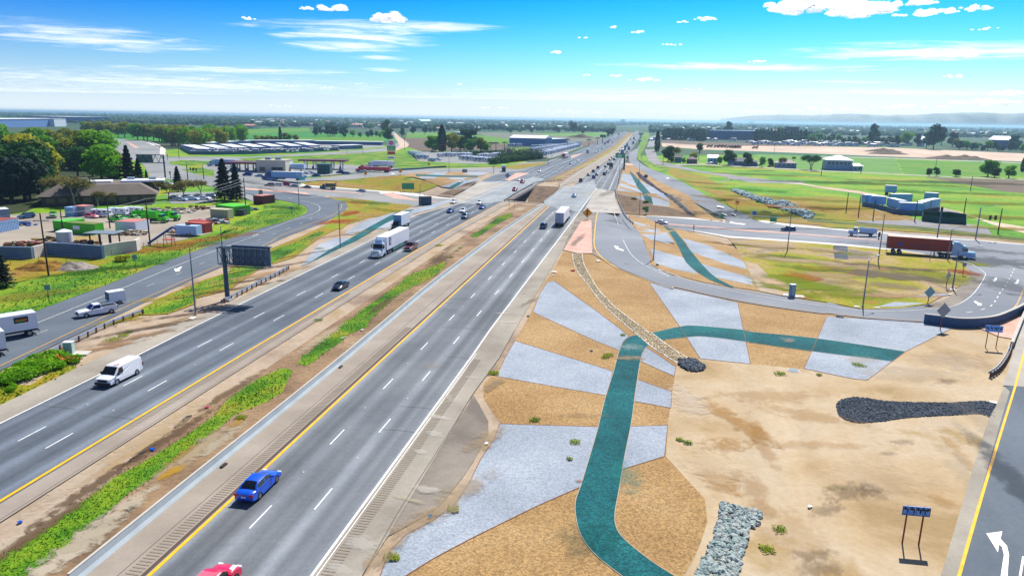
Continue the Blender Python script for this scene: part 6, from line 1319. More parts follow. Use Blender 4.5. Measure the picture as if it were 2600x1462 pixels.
LF_C = leafmat('conifer_needles', '#0a1e18', '#16342a', .05); LF_B = leafmat('twig_haze', '#6e6a38', '#8c8440'); LF_BG = leafmat('leaf_blue_green', '#12403a', '#2a6248', .15)
LF_PU = leafmat('leaf_plum', '#3a1a30', '#5a2a40', .1); BARK = mat('bark', '#4a3a2c', .95); BARKP = mat('pale_bark', '#9a8c78', .9)
nr = np.random.default_rng(5)
def quads(cent, nrm, size, name, m, asp=1.5, parent=None, jitter=.5):
    "many leaf-sized faces: centres, facing directions, sizes"
    n = len(cent); a = np.cross(nrm, nr.normal(size=(n, 3))); a /= np.linalg.norm(a, axis=1)[:, None]+1e-9; b = np.cross(nrm, a)
    s = size[:, None]; V = np.stack([cent-a*s*asp*.5, cent-b*s*.5, cent+a*s*asp*.5, cent+b*s*.5], 1).reshape(-1, 3)
    me = bpy.data.meshes.new(name); me.vertices.add(n*4); me.vertices.foreach_set('co', V.ravel().astype(np.float32)); me.loops.add(n*4); me.loops.foreach_set('vertex_index', np.arange(n*4, dtype=np.int32))
    me.polygons.add(n); me.polygons.foreach_set('loop_start', np.arange(0, n*4, 4, dtype=np.int32)); me.update(calc_edges=True); me.materials.append(m)
    return link(name, me, parent)
def unit(n): v = nr.normal(size=(n, 3)); return v/np.linalg.norm(v, axis=1)[:, None]
def tree_proto(kind, m, name, n=3200, H=12., R=5.):
    t = thing(name, '', 'tree', (0, 0, -500)); mb = MB()
    if kind == 'broad':
        nl = 16; c = []; 
        for i in range(nl):
            a = nr.uniform(0, 6.28); rr = R*.62*nr.uniform(.2, 1); zz = H*nr.uniform(.3, .86); k = 1-abs(zz/H-.6)*1.1
            c.append((math.cos(a)*rr*k, math.sin(a)*rr*k, zz, R*nr.uniform(.32, .5)))
        c = np.array(c); idx = nr.integers(0, nl, n); u = unit(n); r = c[idx, 3]*(nr.uniform(.55, 1.08, n)); P_ = c[idx, :3]+u*r[:, None]*np.array([1, 1, .8])
        nn = u+unit(n)*.7; quads(P_, nn/np.linalg.norm(nn, axis=1)[:, None], nr.uniform(.3, .75, n)*R/5, 'crown', m, parent=t)
        mb.cyl((0, 0, 0), (.2, 0, H*.35), .38, .26, 7)
        for i in range(6): mb.cyl((.2, 0, H*.33), (c[i, 0]*.8, c[i, 1]*.8, c[i, 2]), .17, .06, 5)
    elif kind == 'conifer':
        z = H*(nr.uniform(0, 1, n)**.8*.93+.07); fr = 1-(z-.07*H)/(H*.93); lay_ = .78+.22*np.sin(z*3.6+nr.uniform(0, .6, n)); a = nr.uniform(0, 6.283, n)
        br = .8+.2*np.sin(a*7+z*1.7); r = R*fr**.75*lay_*br*nr.uniform(.35, 1, n)**.5
        P_ = np.stack([np.cos(a)*r, np.sin(a)*r, z-r*.18], 1); nn = unit(n)*.6+np.array([0, 0, 1.]); quads(P_, nn/np.linalg.norm(nn, axis=1)[:, None], nr.uniform(.35, .8, n), 'crown', m, 2.2, parent=t)
        mb.cyl((0, 0, 0), (0, 0, H*.95), .35, .05, 7)
    elif kind == 'cypress':
        z = H*nr.uniform(.03, 1, n); fr = np.sin(np.pi*np.clip((z/H)*.8+.18, 0, 1))**.7; a = nr.uniform(0, 6.283, n); r = R*fr*nr.uniform(.5, 1, n)
        P_ = np.stack([np.cos(a)*r, np.sin(a)*r, z], 1); quads(P_, unit(n), nr.uniform(.3, .6, n), 'crown', m, 1.6, parent=t); mb.cyl((0, 0, 0), (0, 0, H*.8), .25, .06, 6)
    elif kind == 'bare':
        tips = []
        def br(p, d, L_, r, k):
            q_ = p+d*L_; mb.cyl(p, q_, r, r*.6, 5)
            if k == 0: tips.append(q_); return
            for i in range(3 if k > 1 else 4):
                nd = (d+Vector(unit(1)[0])*.55+Vector((0, 0, .12))).normalized(); br(q_, nd, L_*nr.uniform(.62, .82), r*.58, k-1)
        br(Vector((0, 0, 0)), Vector((0, 0, 1)), H*.27, .26, 4)
        T_ = np.array([tuple(p) for p in tips]); idx = nr.integers(0, len(T_), n//2); P_ = T_[idx]+nr.normal(size=(n//2, 3))*.5; quads(P_, unit(n//2), nr.uniform(.1, .26, n//2), 'crown', m, 2.5, parent=t)
    elif kind == 'palm':
        c = []; 
        for i in range(26):
            a = i*2.4; 
            for j in range(7): u = j/6; c.append((math.cos(a)*u*R, math.sin(a)*u*R, H+R*(.5*u-1.1*u*u)*(1 if i % 2 else .4)))
        c = np.array(c); quads(c, unit(len(c))*.4+np.array([0, 0, .8]), np.full(len(c), .7), 'crown', m, 2, parent=t); mb.cyl((0, 0, 0), (0, 0, H), .3, .22, 7)
    elif kind == 'bush':
        nl = 9; c = np.array([(nr.uniform(-.6, .6)*R, nr.uniform(-.6, .6)*R, nr.uniform(.25, .65)*H, R*nr.uniform(.3, .5)) for i in range(nl)]); idx = nr.integers(0, nl, n); u = unit(n)
        P_ = c[idx, :3]+u*(c[idx, 3]*nr.uniform(.6, 1.1, n))[:, None]*np.array([1, 1, H/R*.6]); P_[:, 2] = np.abs(P_[:, 2]); quads(P_, unit(n)*.6+u, nr.uniform(.09, .2, n)*max(1, R/2), 'foliage', m, parent=t)
        for i in range(4): mb.cyl((0, 0, 0), (c[i, 0], c[i, 1], c[i, 2]), .05, .02, 5)
    mb.build('trunk' if kind != 'bush' else 'stem', BARKP if kind == 'bare' else BARK, t); t['_h'] = H; return t
TP = {}
def tp(key):
    if key in TP: return TP[key]
    kind, m, i = key
    nm = {'broad': 'broadleaf_tree', 'conifer': 'conifer_tree', 'cypress': 'cypress_tree', 'bare': 'bare_tree', 'palm': 'palm_tree', 'bush': 'shrub'}[kind]
    TP[key] = tree_proto(kind, {'G': LF_G, 'Y': LF_Y, 'D': LF_D, 'C': LF_C, 'B': LF_B, 'BG': LF_BG, 'PU': LF_PU}[m], nm, {'broad': 3400, 'conifer': 5600, 'cypress': 1500, 'bare': 5600, 'palm': 1, 'bush': 2600}[kind], {'broad': 12, 'conifer': 18, 'cypress': 14, 'bare': 9, 'palm': 8, 'bush': 1.6}[kind], {'broad': 5.2, 'conifer': 6.4, 'cypress': 1.5, 'bare': 4, 'palm': 2.6, 'bush': 1.8}[kind])
    return TP[key]
def tree(kind, m, spec, h, label, group=None, var=None, wd=1., cat=None):
    p = tp((kind, m, random.randrange(3) if kind == 'broad' else 0)); w = W1(spec) if isinstance(spec, str) else spec; s = h/p['_h']
    o = dup(p, tuple(w), random.uniform(0, 6.28), label, group, (s*wd, s*wd, s)); o['category'] = cat or ('shrub' if kind == 'bush' else 'tree')
    if '_h' in o: del o['_h']
    return o
rt = random.Random(11)
ORD = ['first', 'second', 'third', 'fourth', 'fifth', 'sixth', 'seventh', 'eighth', 'ninth', 'tenth', 'eleventh', 'twelfth', 'thirteenth', 'fourteenth', 'fifteenth', 'sixteenth', 'seventeenth', 'eighteenth', 'nineteenth', 'twentieth'] + ['twenty-'+a for a in ('first', 'second', 'third', 'fourth', 'fifth', 'sixth', 'seventh', 'eighth', 'ninth')]+['thirtieth']
# the grove on the left
rows = [(512, -60, 95, 40, 'dark nearest row of the left grove'), (494, -50, 90, 42, 'shaded row of the left grove'), (478, -60, 270, 52, 'front row of the left grove'), (452, -50, 300, 48, 'second row of the left grove'), (428, -60, 290, 42, 'third row of the left grove'), (405, -50, 235, 36, 'fourth row of the left grove'), (385, -60, 180, 32, 'fifth row of the left grove'), (366, -50, 160, 28, 'back row of the left grove')]
for y, x0, x1, st_, nm in rows:
    x = x0; i = 0
    while x < x1:
        k = 'D' if y > 485 else rt.choice(['G', 'G', 'G', 'Y', 'D'] if y > 400 else ['G', 'Y', 'Y', 'G']); cn = {'G': 'fresh green', 'Y': 'yellow olive', 'D': 'dark green'}[k]
        if not (y > 470 and 95 < x < 230): tree('broad', k, 'P %f,%f' % (x+rt.uniform(-8, 8), y+rt.uniform(-5, 5)), rt.choice([rt.uniform(11, 15), rt.uniform(16, 22)]), '%s tree, %s from left in the %s' % (cn, ORD[i], nm), 'trees of the left grove', wd=rt.uniform(1.05, 1.45))
        x += st_*rt.uniform(.8, 1.2); i += 1
def belt(pts, n, hh, cols, where, group, kind='broad', wd=1.15, jy=3):
    P_ = q(pts); xs_ = sorted(rt.uniform(0, 1) if n > 29 else (i+rt.uniform(.2, .8))/n for i in range(n))
    for i, u in enumerate(xs_):
        k = u*(len(P_)-1); j = min(int(k), len(P_)-2); a, b = P_[j], P_[j+1]; f_ = k-j; x = a[0]+(b[0]-a[0])*f_; y = a[1]+(b[1]-a[1])*f_+rt.uniform(-jy, jy)
        m = rt.choice(cols); cn = {'G': 'fresh green', 'Y': 'yellow olive', 'D': 'dark green', 'BG': 'blue green', 'C': 'very dark', 'B': 'bare brown'}[m]
        lab = '%s tree, %s from left in %s' % (cn, ORD[i], where) if n <= 29 else 'small tree in the %s' % where
        tree(kind, m, 'P %f,%f' % (x, y), rt.uniform(*hh), lab, group, wd=wd)
belt('A 880,330 1150,350 1400,375 1600,400 1760,415', 16, (16, 20), 'GYYY', 'olive belt behind the overpass', 'trees behind the overpass', jy=4)
belt('A 820,300 1100,315 1400,335 1700,355', 12, (14, 18), 'GYG', 'far row behind the overpass', 'trees behind the overpass', jy=3)
belt('B 120,430 250,440 550,440 880,410', 17, (16, 20), 'GYYG', 'olive belt above the storage yard', 'trees above the storage yard', jy=4)
belt('B 150,390 400,395 700,380 860,375', 10, (16, 20), 'GYG', 'far row above the storage yard', 'trees above the storage yard', jy=3)
belt('B 960,395 1100,395 1200,395', 5, (6, 9), 'Y', 'low row by the storage cypress', 'trees above the storage yard')
belt('B 1250,395 1380,400', 3, (9, 12), 'BG', 'group right of the storage yard cypress', None)
tree('cypress', 'C', 'B 1224,400', 18, 'slim dark cypress standing behind the storage yard')
belt('B 1520,335 1700,335 1760,345 1900,340', 8, (12, 17), ['BG', 'D', 'BG'], 'group past the meadow', 'trees beyond the meadow')
belt('B 1820,345 2050,350 2180,350 2260,350', 8, (8, 11), ['BG', 'G'], 'row left of the curving road', 'trees beyond the meadow')
tree('broad', 'D', 'B 2268,325', 26, 'tall dark tree at the bend of the curving road'); tree('broad', 'D', 'B 2290,390', 16, 'dark round tree left of the road just above the price sign', wd=1.4)
tree('broad', 'BG', 'C 85,340', 14, 'blue green tree right of the curving road')
# trees by the vehicle lots
for sp, kd, m, h, lb, wd in (('C 380,485', 'broad', 'G', 15, 'round green tree left of the tall cypress at the vehicle lot', 1.3), ('C 480,492', 'cypress', 'C', 24, 'tall dark cypress at the back of the vehicle lot', 1.7), ('C 575,492', 'broad', 'Y', 17, 'yellow willow right of the tall cypress', 1.15), ('C 660,488', 'broad', 'D', 14, 'dark tree right of the yellow willow', 1.1), ('C 700,470', 'broad', 'BG', 20, 'tall dark blue tree above the parked campers', 1.), ('C 780,470', 'broad', 'BG', 20, 'second tall blue tree above the parked campers', 1.), ('C 760,500', 'broad', 'G', 13, 'green tree in front of the two tall blue trees', 1.1), ('C 865,500', 'broad', 'Y', 14, 'bright yellow tree above the hedge', 1.1), ('C 925,500', 'broad', 'G', 10, 'small bright green tree above the hedge', 1.1), ('C 410,492', 'broad', 'G', 7, 'low bright bush at the foot of the tall cypress', 1.6)):
    tree(kd, m, sp, h, lb, wd=wd)
for i, sp in enumerate(('C 965,490', 'C 1015,490', 'C 1100,485', 'C 1725,440', 'C 2025,420', 'C 1938,440')): tree('palm', 'C', sp, 8.5, 'palm tree with a ragged crown, %s of the palms by the camper lots' % ORD[i], 'palms by the camper lots', wd=1.1)
for i, (a, b_, m, h) in enumerate((('C 720,530', 'C 1050,520', 'D', 4), ('C 1060,560', 'C 1300,545', 'D', 5), ('C 1130,530', 'C 1370,545', 'PU', 7), ('C 1000,615', 'C 1450,560', 'D', 5), ('C 1350,570', 'C 1450,560', 'BG', 8))):
    A_, B_ = W1(a), W1(b_); nn = int((B_-A_).length/5); t = thing('hedge', ('long dark hedge behind the parked campers', 'dark hedge behind the parked cars', 'plum coloured hedge at the back of the lots', 'dark green hedge along the verge below the parked cars', 'grey green bush at the right end of the hedge')[i], 'hedge', tuple(A_)); n = nn*260
    c = np.array([tuple((B_-A_)*(j/nn)+Vector((rt.uniform(-1, 1), rt.uniform(-1.5, 1.5), h*.4))) for j in range(nn+1)]); idx = nr.integers(0, len(c), n); u = unit(n)
    P_ = c[idx]+u*(nr.uniform(.6, 1.15, n)*h*.62)[:, None]*np.array([1.2, 1, .9]); P_[:, 2] = np.abs(P_[:, 2]); quads(P_, u+unit(n)*.6, nr.uniform(.5, 1.0, n), 'foliage', {'D': LF_D, 'PU': LF_PU, 'BG': LF_BG}[m], parent=t); MB().box(tuple((B_-A_)/2+Vector((0, 0, .5))), (.3, .3, 1)).build('stem', BARK, t)
# conifers
for sp, tp_, lb, wd in (('A 1150,835', 'A 1170,440', 'leftmost of the three tall conifers behind the low hipped building', .95), ('A 1290,835', 'A 1290,430', 'tallest middle conifer behind the low hipped building', .85), ('A 1390,830', 'A 1390,560', 'right hand conifer of the three behind the hipped building', .9), ('A 1460,780', 'A 1462,670', 'small ragged conifer right of the three tall ones', .8), ('A 1775,890', 'A 1772,640', 'single dark pointed conifer at the junction', .95), ('A 2235,975', 'A 2215,565', 'large dark conifer left of the power pole and red shed', 1.), ('A 2355,985', 'A 2330,610', 'second dark conifer touching the tall power pole', .8), ('F -10,560', 'F 0,180', 'very dark conifer cut by the left edge below the yard', 1.2)):
    tree('conifer', 'C', sp, hgt(sp, tp_), lb, wd=wd)
for sp, h, m, lb in (('A 130,1000', 16, 'C', 'dark evergreen mass at the left of the hipped building'), ('A 300,985', 15, 'C', 'second dark evergreen left of the leafless trees'), ('A 20,960', 17, 'D', 'dark evergreen at the left edge above the trailer sheds'), ('A 400,960', 13, 'D', 'dark tree behind the left leafless tree')): tree('broad', m, sp, h, lb, wd=1.15)
for sp, tp_, lb, wd in (('A 535,990', 'A 520,690', 'olive leafless tree, left of two before the hipped roof', 1.15), ('A 745,1035', 'A 720,700', 'olive leafless tree, right of two before the hipped roof', 1.1), ('A 975,1035', 'A 975,860', 'small leafless tree before the middle of the hipped roof', .9), ('A 1155,1020', 'A 1155,880', 'small leafless tree in front of the brown roof', .8), ('A 1325,1000', 'A 1320,860', 'small leafless tree before the right half of the roof', .8), ('A 1530,970', 'A 1530,740', 'wide leafless tree at the right end of the hipped building', 1.1), ('A 1680,960', 'A 1680,790', 'olive leafless tree by the parking area', 1.1), ('A 1830,960', 'A 1830,740', 'leafless tree in front of the pointed conifer', 1.), ('A 2000,930', 'A 2000,750', 'pale yellow leafless tree above the parked cars', 1.1)):
    tree('bare', 'B', sp, max(5, hgt(sp, tp_)), lb, wd=wd*1.45)
# right side trees
for sp, tp_, kd, m, lb, wd in (('D 265,490', 'D 272,285', 'cypress', 'C', 'tall thin dark cypress by the far frontage road', 1.3), ('D 375,590', 'D 375,430', 'broad', 'D', 'dark grey tree left of the blue cottage', 1.1), ('D 470,590', 'D 470,420', 'bare', 'B', 'leafless tree beside the frontage road cottages', 1.), ('D 530,610', 'D 530,550', 'broad', 'G', 'small bright green bush by the frontage road', 1.2), ('D 410,600', 'D 410,540', 'broad', 'D', 'low dark bush left of the small green bush', 1.6), ('D 620,600', 'D 620,500', 'broad', 'Y', 'yellow flowering tree by the cottages', 1.2), ('D 690,500', 'D 690,405', 'broad', 'B', 'pale leafless crown beyond the cottages', 1.3), ('D 980,625', 'D 980,470', 'broad', 'D', 'big dark tree right of the pale blue house', 1.2), ('D 890,620', 'D 890,540', 'broad', 'G', 'green tree against the pale blue house', 1.1), ('D 1165,635', 'D 1165,490', 'broad', 'D', 'dark tree in front of the long dark roofed house', 1.0), ('D 1310,645', 'D 1310,540', 'broad', 'G', 'green tree in the gap between two houses', 1.), ('D 1390,640', 'D 1390,550', 'broad', 'D', 'dark tree left of the blue grey bungalow', 1.2), ('D 1500,650', 'D 1500,530', 'bare', 'B', 'bare tree before the blue grey bungalow', 1.1), ('D 1620,600', 'D 1620,530', 'bare', 'B', 'bare tree beyond the blue grey bungalow', .9), ('D 1790,670', 'D 1785,510', 'bare', 'D', 'leafy grey bare-limbed tree left of the white house', 1.3), ('E 40,680', 'E 40,510', 'bare', 'D', 'second grey tree just left of the white house', 1.2), ('E 1210,735', 'E 1210,650', 'broad', 'D', 'left of two small round trees at the meadow lane', 1.2), ('E 1280,735', 'E 1280,640', 'broad', 'D', 'right of two small round trees at the meadow lane', 1.), ('E 1475,740', 'E 1475,660', 'broad', 'D', 'wide low tree alone on the meadow lane', 1.7), ('E 1790,740', 'E 1790,560', 'broad', 'G', 'large round tree at the right end of the meadow lane', 1.25), ('E 1860,750', 'E 1860,650', 'broad', 'D', 'dark bush below the large round tree', 1.6), ('E 2000,755', 'E 2000,620', 'broad', 'G', 'green tree right of the dark bush by the lane', 1.3), ('E 2140,690', 'E 2140,540', 'cypress', 'C', 'dark tree cut by the right edge', 1.6)):
    tree(kd, m, sp, max(3, hgt(sp, tp_)), lb, wd=wd)
belt('D 320,372 600,378 740,385', 18, (14, 20), ['C', 'D', 'BG'], 'the windbreak', 'windbreak trees', kind='cypress', wd=2.6, jy=1)
belt('D 1240,385 1400,388 1560,390 1780,392', 26, (16, 22), ['C', 'C', 'D'], 'dark row before the blue hall', 'tall dark row', kind='cypress', wd=1.5, jy=1)
belt('D 330,362 650,355 900,360', 26, (13, 20), ['BG', 'C', 'D'], 'dark mass left of the hall', 'dark trees left of the blue hall', jy=2, wd=1.2)
tree('broad', 'C', 'D 965,345', 33, 'big dark crown rising above the long blue hall', wd=.95)
belt('D 1800,395 E 100,400 400,410 650,420 900,435', 28, (9, 16), ['BG', 'C', 'G', 'B'], 'trees behind the car rows', 'mixed trees behind the car rows', jy=4, wd=1.2)
for sp, h, m, lb, wd in (('E 650,420', 62, 'C', 'tall blue dark tree above the mixed row', .8), ('E 1250,470', 62, 'C', 'tall leaning dark tree, largest on the right skyline', .8), ('E 1180,460', 40, 'BG', 'blue tree joined to the largest skyline tree', 1.), ('E 1330,430', 56, 'C', 'dark crown right of the largest skyline tree', .7), ('E 960,430', 40, 'G', 'bright green spreading tree on the right skyline', 1.4), ('E 1090,440', 36, 'C', 'dark round tree left of the largest skyline tree', .9), ('E 1440,440', 42, 'C', 'dark round tree right of the largest skyline tree', 1.1), ('E 880,440', 32, 'C', 'dark narrow tree by the pale house', .8), ('E 2050,470', 38, 'BG', 'green blue tree at the right edge behind the long roof', 1.2), ('E 1870,420', 20, 'C', 'low dark tree above the long white roof', 1.4), ('E 1670,470', 18, 'C', 'dark shrubbery left of the long white roof', 1.8), ('E 1480,450', 24, 'Y', 'pale olive tree right of the skyline group', 1.4)):
    tree('broad', m, sp, h*.53, lb, wd=wd)
belt('E 1500,465 1600,470 1760,480 1950,480 2154,500', 14, (8, 13), ['BG', 'C', 'G'], 'low row along the graded earth', 'trees at the far right', jy=3)
# distant belts of single trees, then woods
def scatter_far(n, ylo, yhi, hh, grp, lab, x0=-100, x1=2700, cols=('BG', 'BG', 'C', 'D', 'G')):
    for i in range(n):
        x = rt.uniform(x0, x1); y = HZ0+(x-1300)*HSL+rt.uniform(ylo, yhi)
        if 1380 < x < 1640 and y > 328: continue
        tree(rt.choice(['broad', 'broad', 'broad', 'cypress']), rt.choice(cols), 'P %f,%f' % (x, y), rt.uniform(*hh), lab, grp, wd=1.4)
scatter_far(60, 22, 34, (10, 16), 'scattered trees of the plain', 'small blue green tree scattered over the distant plain', 150, 1500)
scatter_far(30, 18, 30, (12, 20), 'scattered trees east of the freeway', 'small dark tree scattered over the plain east of the freeway', 1640, 2700)
belt('C 150,300 500,300 900,290 1400,290 1900,290', 50, (9, 15), ['BG', 'C', 'BG', 'D'], 'belt behind the ploughed fields', 'trees behind the ploughed fields', jy=7, wd=1.2)
for sp, h in (('C 1790,300', 24), ('C 1850,295', 15), ('C 1760,270', 27), ('C 2170,335', 16), ('C 2130,345', 13)): tree('broad', 'C', sp, h, 'dark tree standing alone beside the far freeway', 'lone trees beside the far freeway', wd=.9)
ICO1 = bmesh.new(); bmesh.ops.create_icosphere(ICO1, subdivisions=2, radius=1); IV = np.array([tuple(v.co) for v in ICO1.verts]); IF = np.array([[v.index for v in f.verts] for f in ICO1.faces]); ICO1.free()
def woods(name, label, n, ylo, yhi, hmin, hmax, m, x0=-120, x1=2750, pw=1.):
    Vs, Fs = [], []
    c = 0
    for i in range(n):
        x = rt.uniform(x0, x1); y = HZ0+(x-1300)*HSL+ylo+(yhi-ylo)*rt.random()**pw; p = W((x, y))
        if 1560 < x < 1650 and y > 318: continue
        h = rt.uniform(hmin, hmax); r = h*rt.uniform(.5, 1.1); v = IV*(1+nr.uniform(-.28, .28, (len(IV), 1))); v = v*np.array([r, r, h*.55])+np.array([p.x, p.y, h*.5])
        Vs.append(v); Fs.append(IF+c); c += len(IV)
    V = np.concatenate(Vs); Fc = np.concatenate(Fs); me = bpy.data.meshes.new(name); me.vertices.add(len(V)); me.vertices.foreach_set('co', V.ravel().astype(np.float32)); me.loops.add(Fc.size); me.loops.foreach_set('vertex_index', Fc.ravel().astype(np.int32))
    me.polygons.add(len(Fc)); me.polygons.foreach_set('loop_start', np.arange(0, Fc.size, 3, dtype=np.int32)); me.update(calc_edges=True); me.materials.append(m); o = link(name, me); return tag(o, label, 'woods', kind='stuff')
wm = gmat('woods_foliage', ['#0c2c22', '#16402c', '#2a5a2c', '#123a34'], .012, .5, fs=.12, lo=.35, hi=.65); wm2 = gmat('woods_foliage_far', ['#103428', '#1f4a34', '#2c5a38', '#6a7058'], .004, .5, fs=.05)
woods('distant_woods', 'blue green tree belts scattered over the distant plain', 3800, 12, 31, 6, 12, wm, pw=1.3)
woods('far_woods', 'dense line of woods along the horizon', 4200, 2.2, 14, 8, 16, wm2)
woods('grove_undergrowth', 'shaded undergrowth beneath the left grove', 260, 62, 150, 2, 4, wm, -120, 210, 1.) if False else None
# ---------------------------------------------------------------- grass, weeds, rocks
def inpoly(x, y, P_):
    c = False; n = len(P_); j = n-1
    for i in range(n):
        if (P_[i][1] > y) != (P_[j][1] > y) and x < (P_[j][0]-P_[i][0])*(y-P_[i][1])/(P_[j][1]-P_[i][1])+P_[i][0]: c = not c
        j = i
    return c
def pts_in(P_, n, r=rt):
    x0, x1 = min(p[0] for p in P_), max(p[0] for p in P_); y0, y1 = min(p[1] for p in P_), max(p[1] for p in P_); out = []; k = 0
    while len(out) < n and k < n*40:
        x, y = r.uniform(x0, x1), r.uniform(y0, y1); k += 1
        if inpoly(x, y, P_): out.append((x, y))
    return out
def grass(name, label, polys, dens, m, hs=(.15, .4), z=.05):
    C_ = []
    for s in polys:
        P_ = Wq(s) if isinstance(s, str) else s; A_ = abs(sum(P_[i-1][0]*P_[i][1]-P_[i][0]*P_[i-1][1] for i in range(len(P_))))/2
        for x, y in pts_in(P_, int(A_*dens)): C_.append((x+rt.gauss(0, .3), y+rt.gauss(0, .8), T(x, y)+z+rt.uniform(0, hs[1])*.6))
    c = np.array(C_); n = len(c); nn = unit(n)*.8+np.array([0, 0, .6]); o = quads(c, nn/np.linalg.norm(nn, axis=1)[:, None], nr.uniform(hs[0], hs[1], n), name, m, 1.8); return tag(o, label, 'grass', kind='stuff')
GM = leafmat('grass_blades', '#1c540e', '#4f8420', .3); GM2 = leafmat('weed_blades', '#4a7a08', '#9aa81a', .3)
MG = ['L 0,390 0,250 120,170 300,90 370,100 300,250 200,310', 'L 400,60 440,0 560,0 520,40 460,75', 'K -60,1390 0,1330 200,1205 400,1055 600,925 720,825 940,705 1200,545 1400,405 1500,285 1800,140 1800,265 1600,330 1440,480 1200,640 1000,810 850,900 700,1040 450,1250 250,1400 100,1500 -60,1500', 'G 1020,1449 1150,1300 1280,1240 1350,1150 1450,1110 1500,1050 1700,920 1850,810 1950,720 2120,660 2280,590 2285,640 2150,750 1980,830 1830,920 1600,1120 1560,1200 1400,1260 1330,1330 1150,1449', 'H 340,580 460,510 600,400 720,365 725,400 600,460 480,540 400,592', 'C 1580,780 1650,740 1700,722 1700,740 1620,772', 'C 1690,722 1830,640 2000,572 2200,442 2330,330 2360,340 2220,480 2000,600 1830,670 1740,712']
for i_, s in enumerate(MG[:7]):
    base = 'grass_strip'
    sheet(base, g_green if s[0] != 'C' else g_olive, s, off=.04+.006*i_)
grass('median_grass', 'thick green grass growing in the dirt median', MG[2:5], 80, GM, (.04, .13), .0)
grass('median_sprouts', 'thin grass between the two thick runs of the median', MG[:2], 16, GM, (.06, .16), .01)
grass('verge_weeds', 'weeds growing on the verge between the left ramp and the freeway', ['F 1170,760 1400,640 1700,515 2050,410 G 280,690 620,530 900,420 1130,320 1180,330 900,500 720,600 500,700 280,840 0,920 F 1600,700 1400,775 1200,785', 'F 870,890 1170,755 1200,790 1000,880'], 5, GM2, (.08, .22), .1)
grass('roadside_weeds', 'rough green weeds on the bank beside the left ramp', ['F -100,740 250,520 800,410 1100,280 1600,190 2100,60 2141,66 1250,392 900,530 290,758 0,870', 'B 600,1330 800,1190 1050,1090 1400,1030 1470,1070 1400,1125 1200,1200 900,1280 560,1430'], 3, GM, (.1, .28), .1)
grass('corner_weeds', 'yellow green weeds beside the shrubs at the left edge', ['K -40,330 0,180 45,200 130,240 280,190 420,70 500,90 300,190 100,290'], 9, GM2, (.1, .3))
sheet('corner_grass', g_yel, 'K -60,350 -60,150 45,200 200,200 420,60 520,90 300,195 0,335', off=.05)
def tufts(label, spots, m, r=.26, n=170, name='weed_tuft'):
    for i, (sp, k) in enumerate(spots):
        w = W1(sp); c = np.clip(nr.normal(size=(int(n*k), 3)), -1.5, 1.5)*np.array([r*k, r*k, .06]); c[:, 2] = np.abs(c[:, 2])+.06; o = quads(c, unit(len(c))*.6+np.array([0, 0, .8]), nr.uniform(.04, .13, len(c)), name, m, 1.8); o.location = w+Vector((0, 0, .05))
        tag(o, label % ORD[i], 'weed', 'weeds on the bare ground')
tufts('green weed tuft on gravel or bare ground, %s counted from the near left', [('L 1010,1330', 1.2), ('L 1040,1335', .8), ('L 1420,1020', 1.1), ('M 345,585', 1.3), ('M 570,708', 1.2), ('M 540,803', .6), ('M 755,225', 1.6), ('M 738,238', 1.2), ('M 835,112', .9), ('M 115,325', 1.3), ('N 615,280', 1.9), ('N 175,328', 1.7), ('N 395,335', .8), ('N 175,1195', 1.2), ('N 105,1305', 1.2), ('M 1150,695', .8), ('M 1195,712', 1.), ('L 1685,125', 1.6), ('G 1130,480', 2.5), ('G 2220,450', 2.), ('F 940,1000', 2.6), ('F 1075,935', 1.4), ('F 1035,965', 1.5), ('K 1580,415', 1.4), ('G 1115,1140', 1.6)], GM2)
# shrubs at the left edge
tpb = tp(('bush', 'G', 0))
for i, (sp, h, wd, lb) in enumerate((('F 130,1350', 1.7, 1.6, 'largest leafy green shrub at the near left edge'), ('F 290,1290', 1.8, 1.5, 'leafy green shrub in the middle of the row by the guardrail'), ('F 400,1200', 1.7, 1.3, 'leafy green shrub touching the guardrail near the cabinet'), ('F 470,1230', 1.2, 1.3, 'low leafy shrub with orange blooms on it'), ('F 600,1175', 1.3, 1.1, 'rounded green shrub in front of the utility cabinet'), ('F 230,1230', 1.6, 1.4, 'leafy shrub behind the middle of the row'), ('F 110,1420', .9, .9, 'small spiky plant below the largest shrub'), ('F 1030,345', 1.6, 1.0, 'round brown bush below the white block wall'))):
    tree('bush', 'G' if i != 7 else 'Y', sp, h, lb, wd=wd)
n = 160; c = nr.normal(size=(n, 3))*np.array([1.2, .5, .15])+np.array([0, 0, .95]); o = quads(c, unit(n), nr.uniform(.1, .2, n), 'orange_blooms', mat('bloom_orange', '#e85a10', .6), 1.2); o.location = W1('F 500,1205'); tag(o, 'orange flowers massed on the low shrub by the cabinet', 'flowers')
for sp, lb in (('T 1540,1030', 'round green bush on the dark bank, larger'), ('T 1850,1110', 'small green bush at the foot of the teal stripe'), ('T 1815,1270', 'small green bush beside the bank path sign')): tree('bush', 'Y', sp, 1.2, lb, wd=1.1)
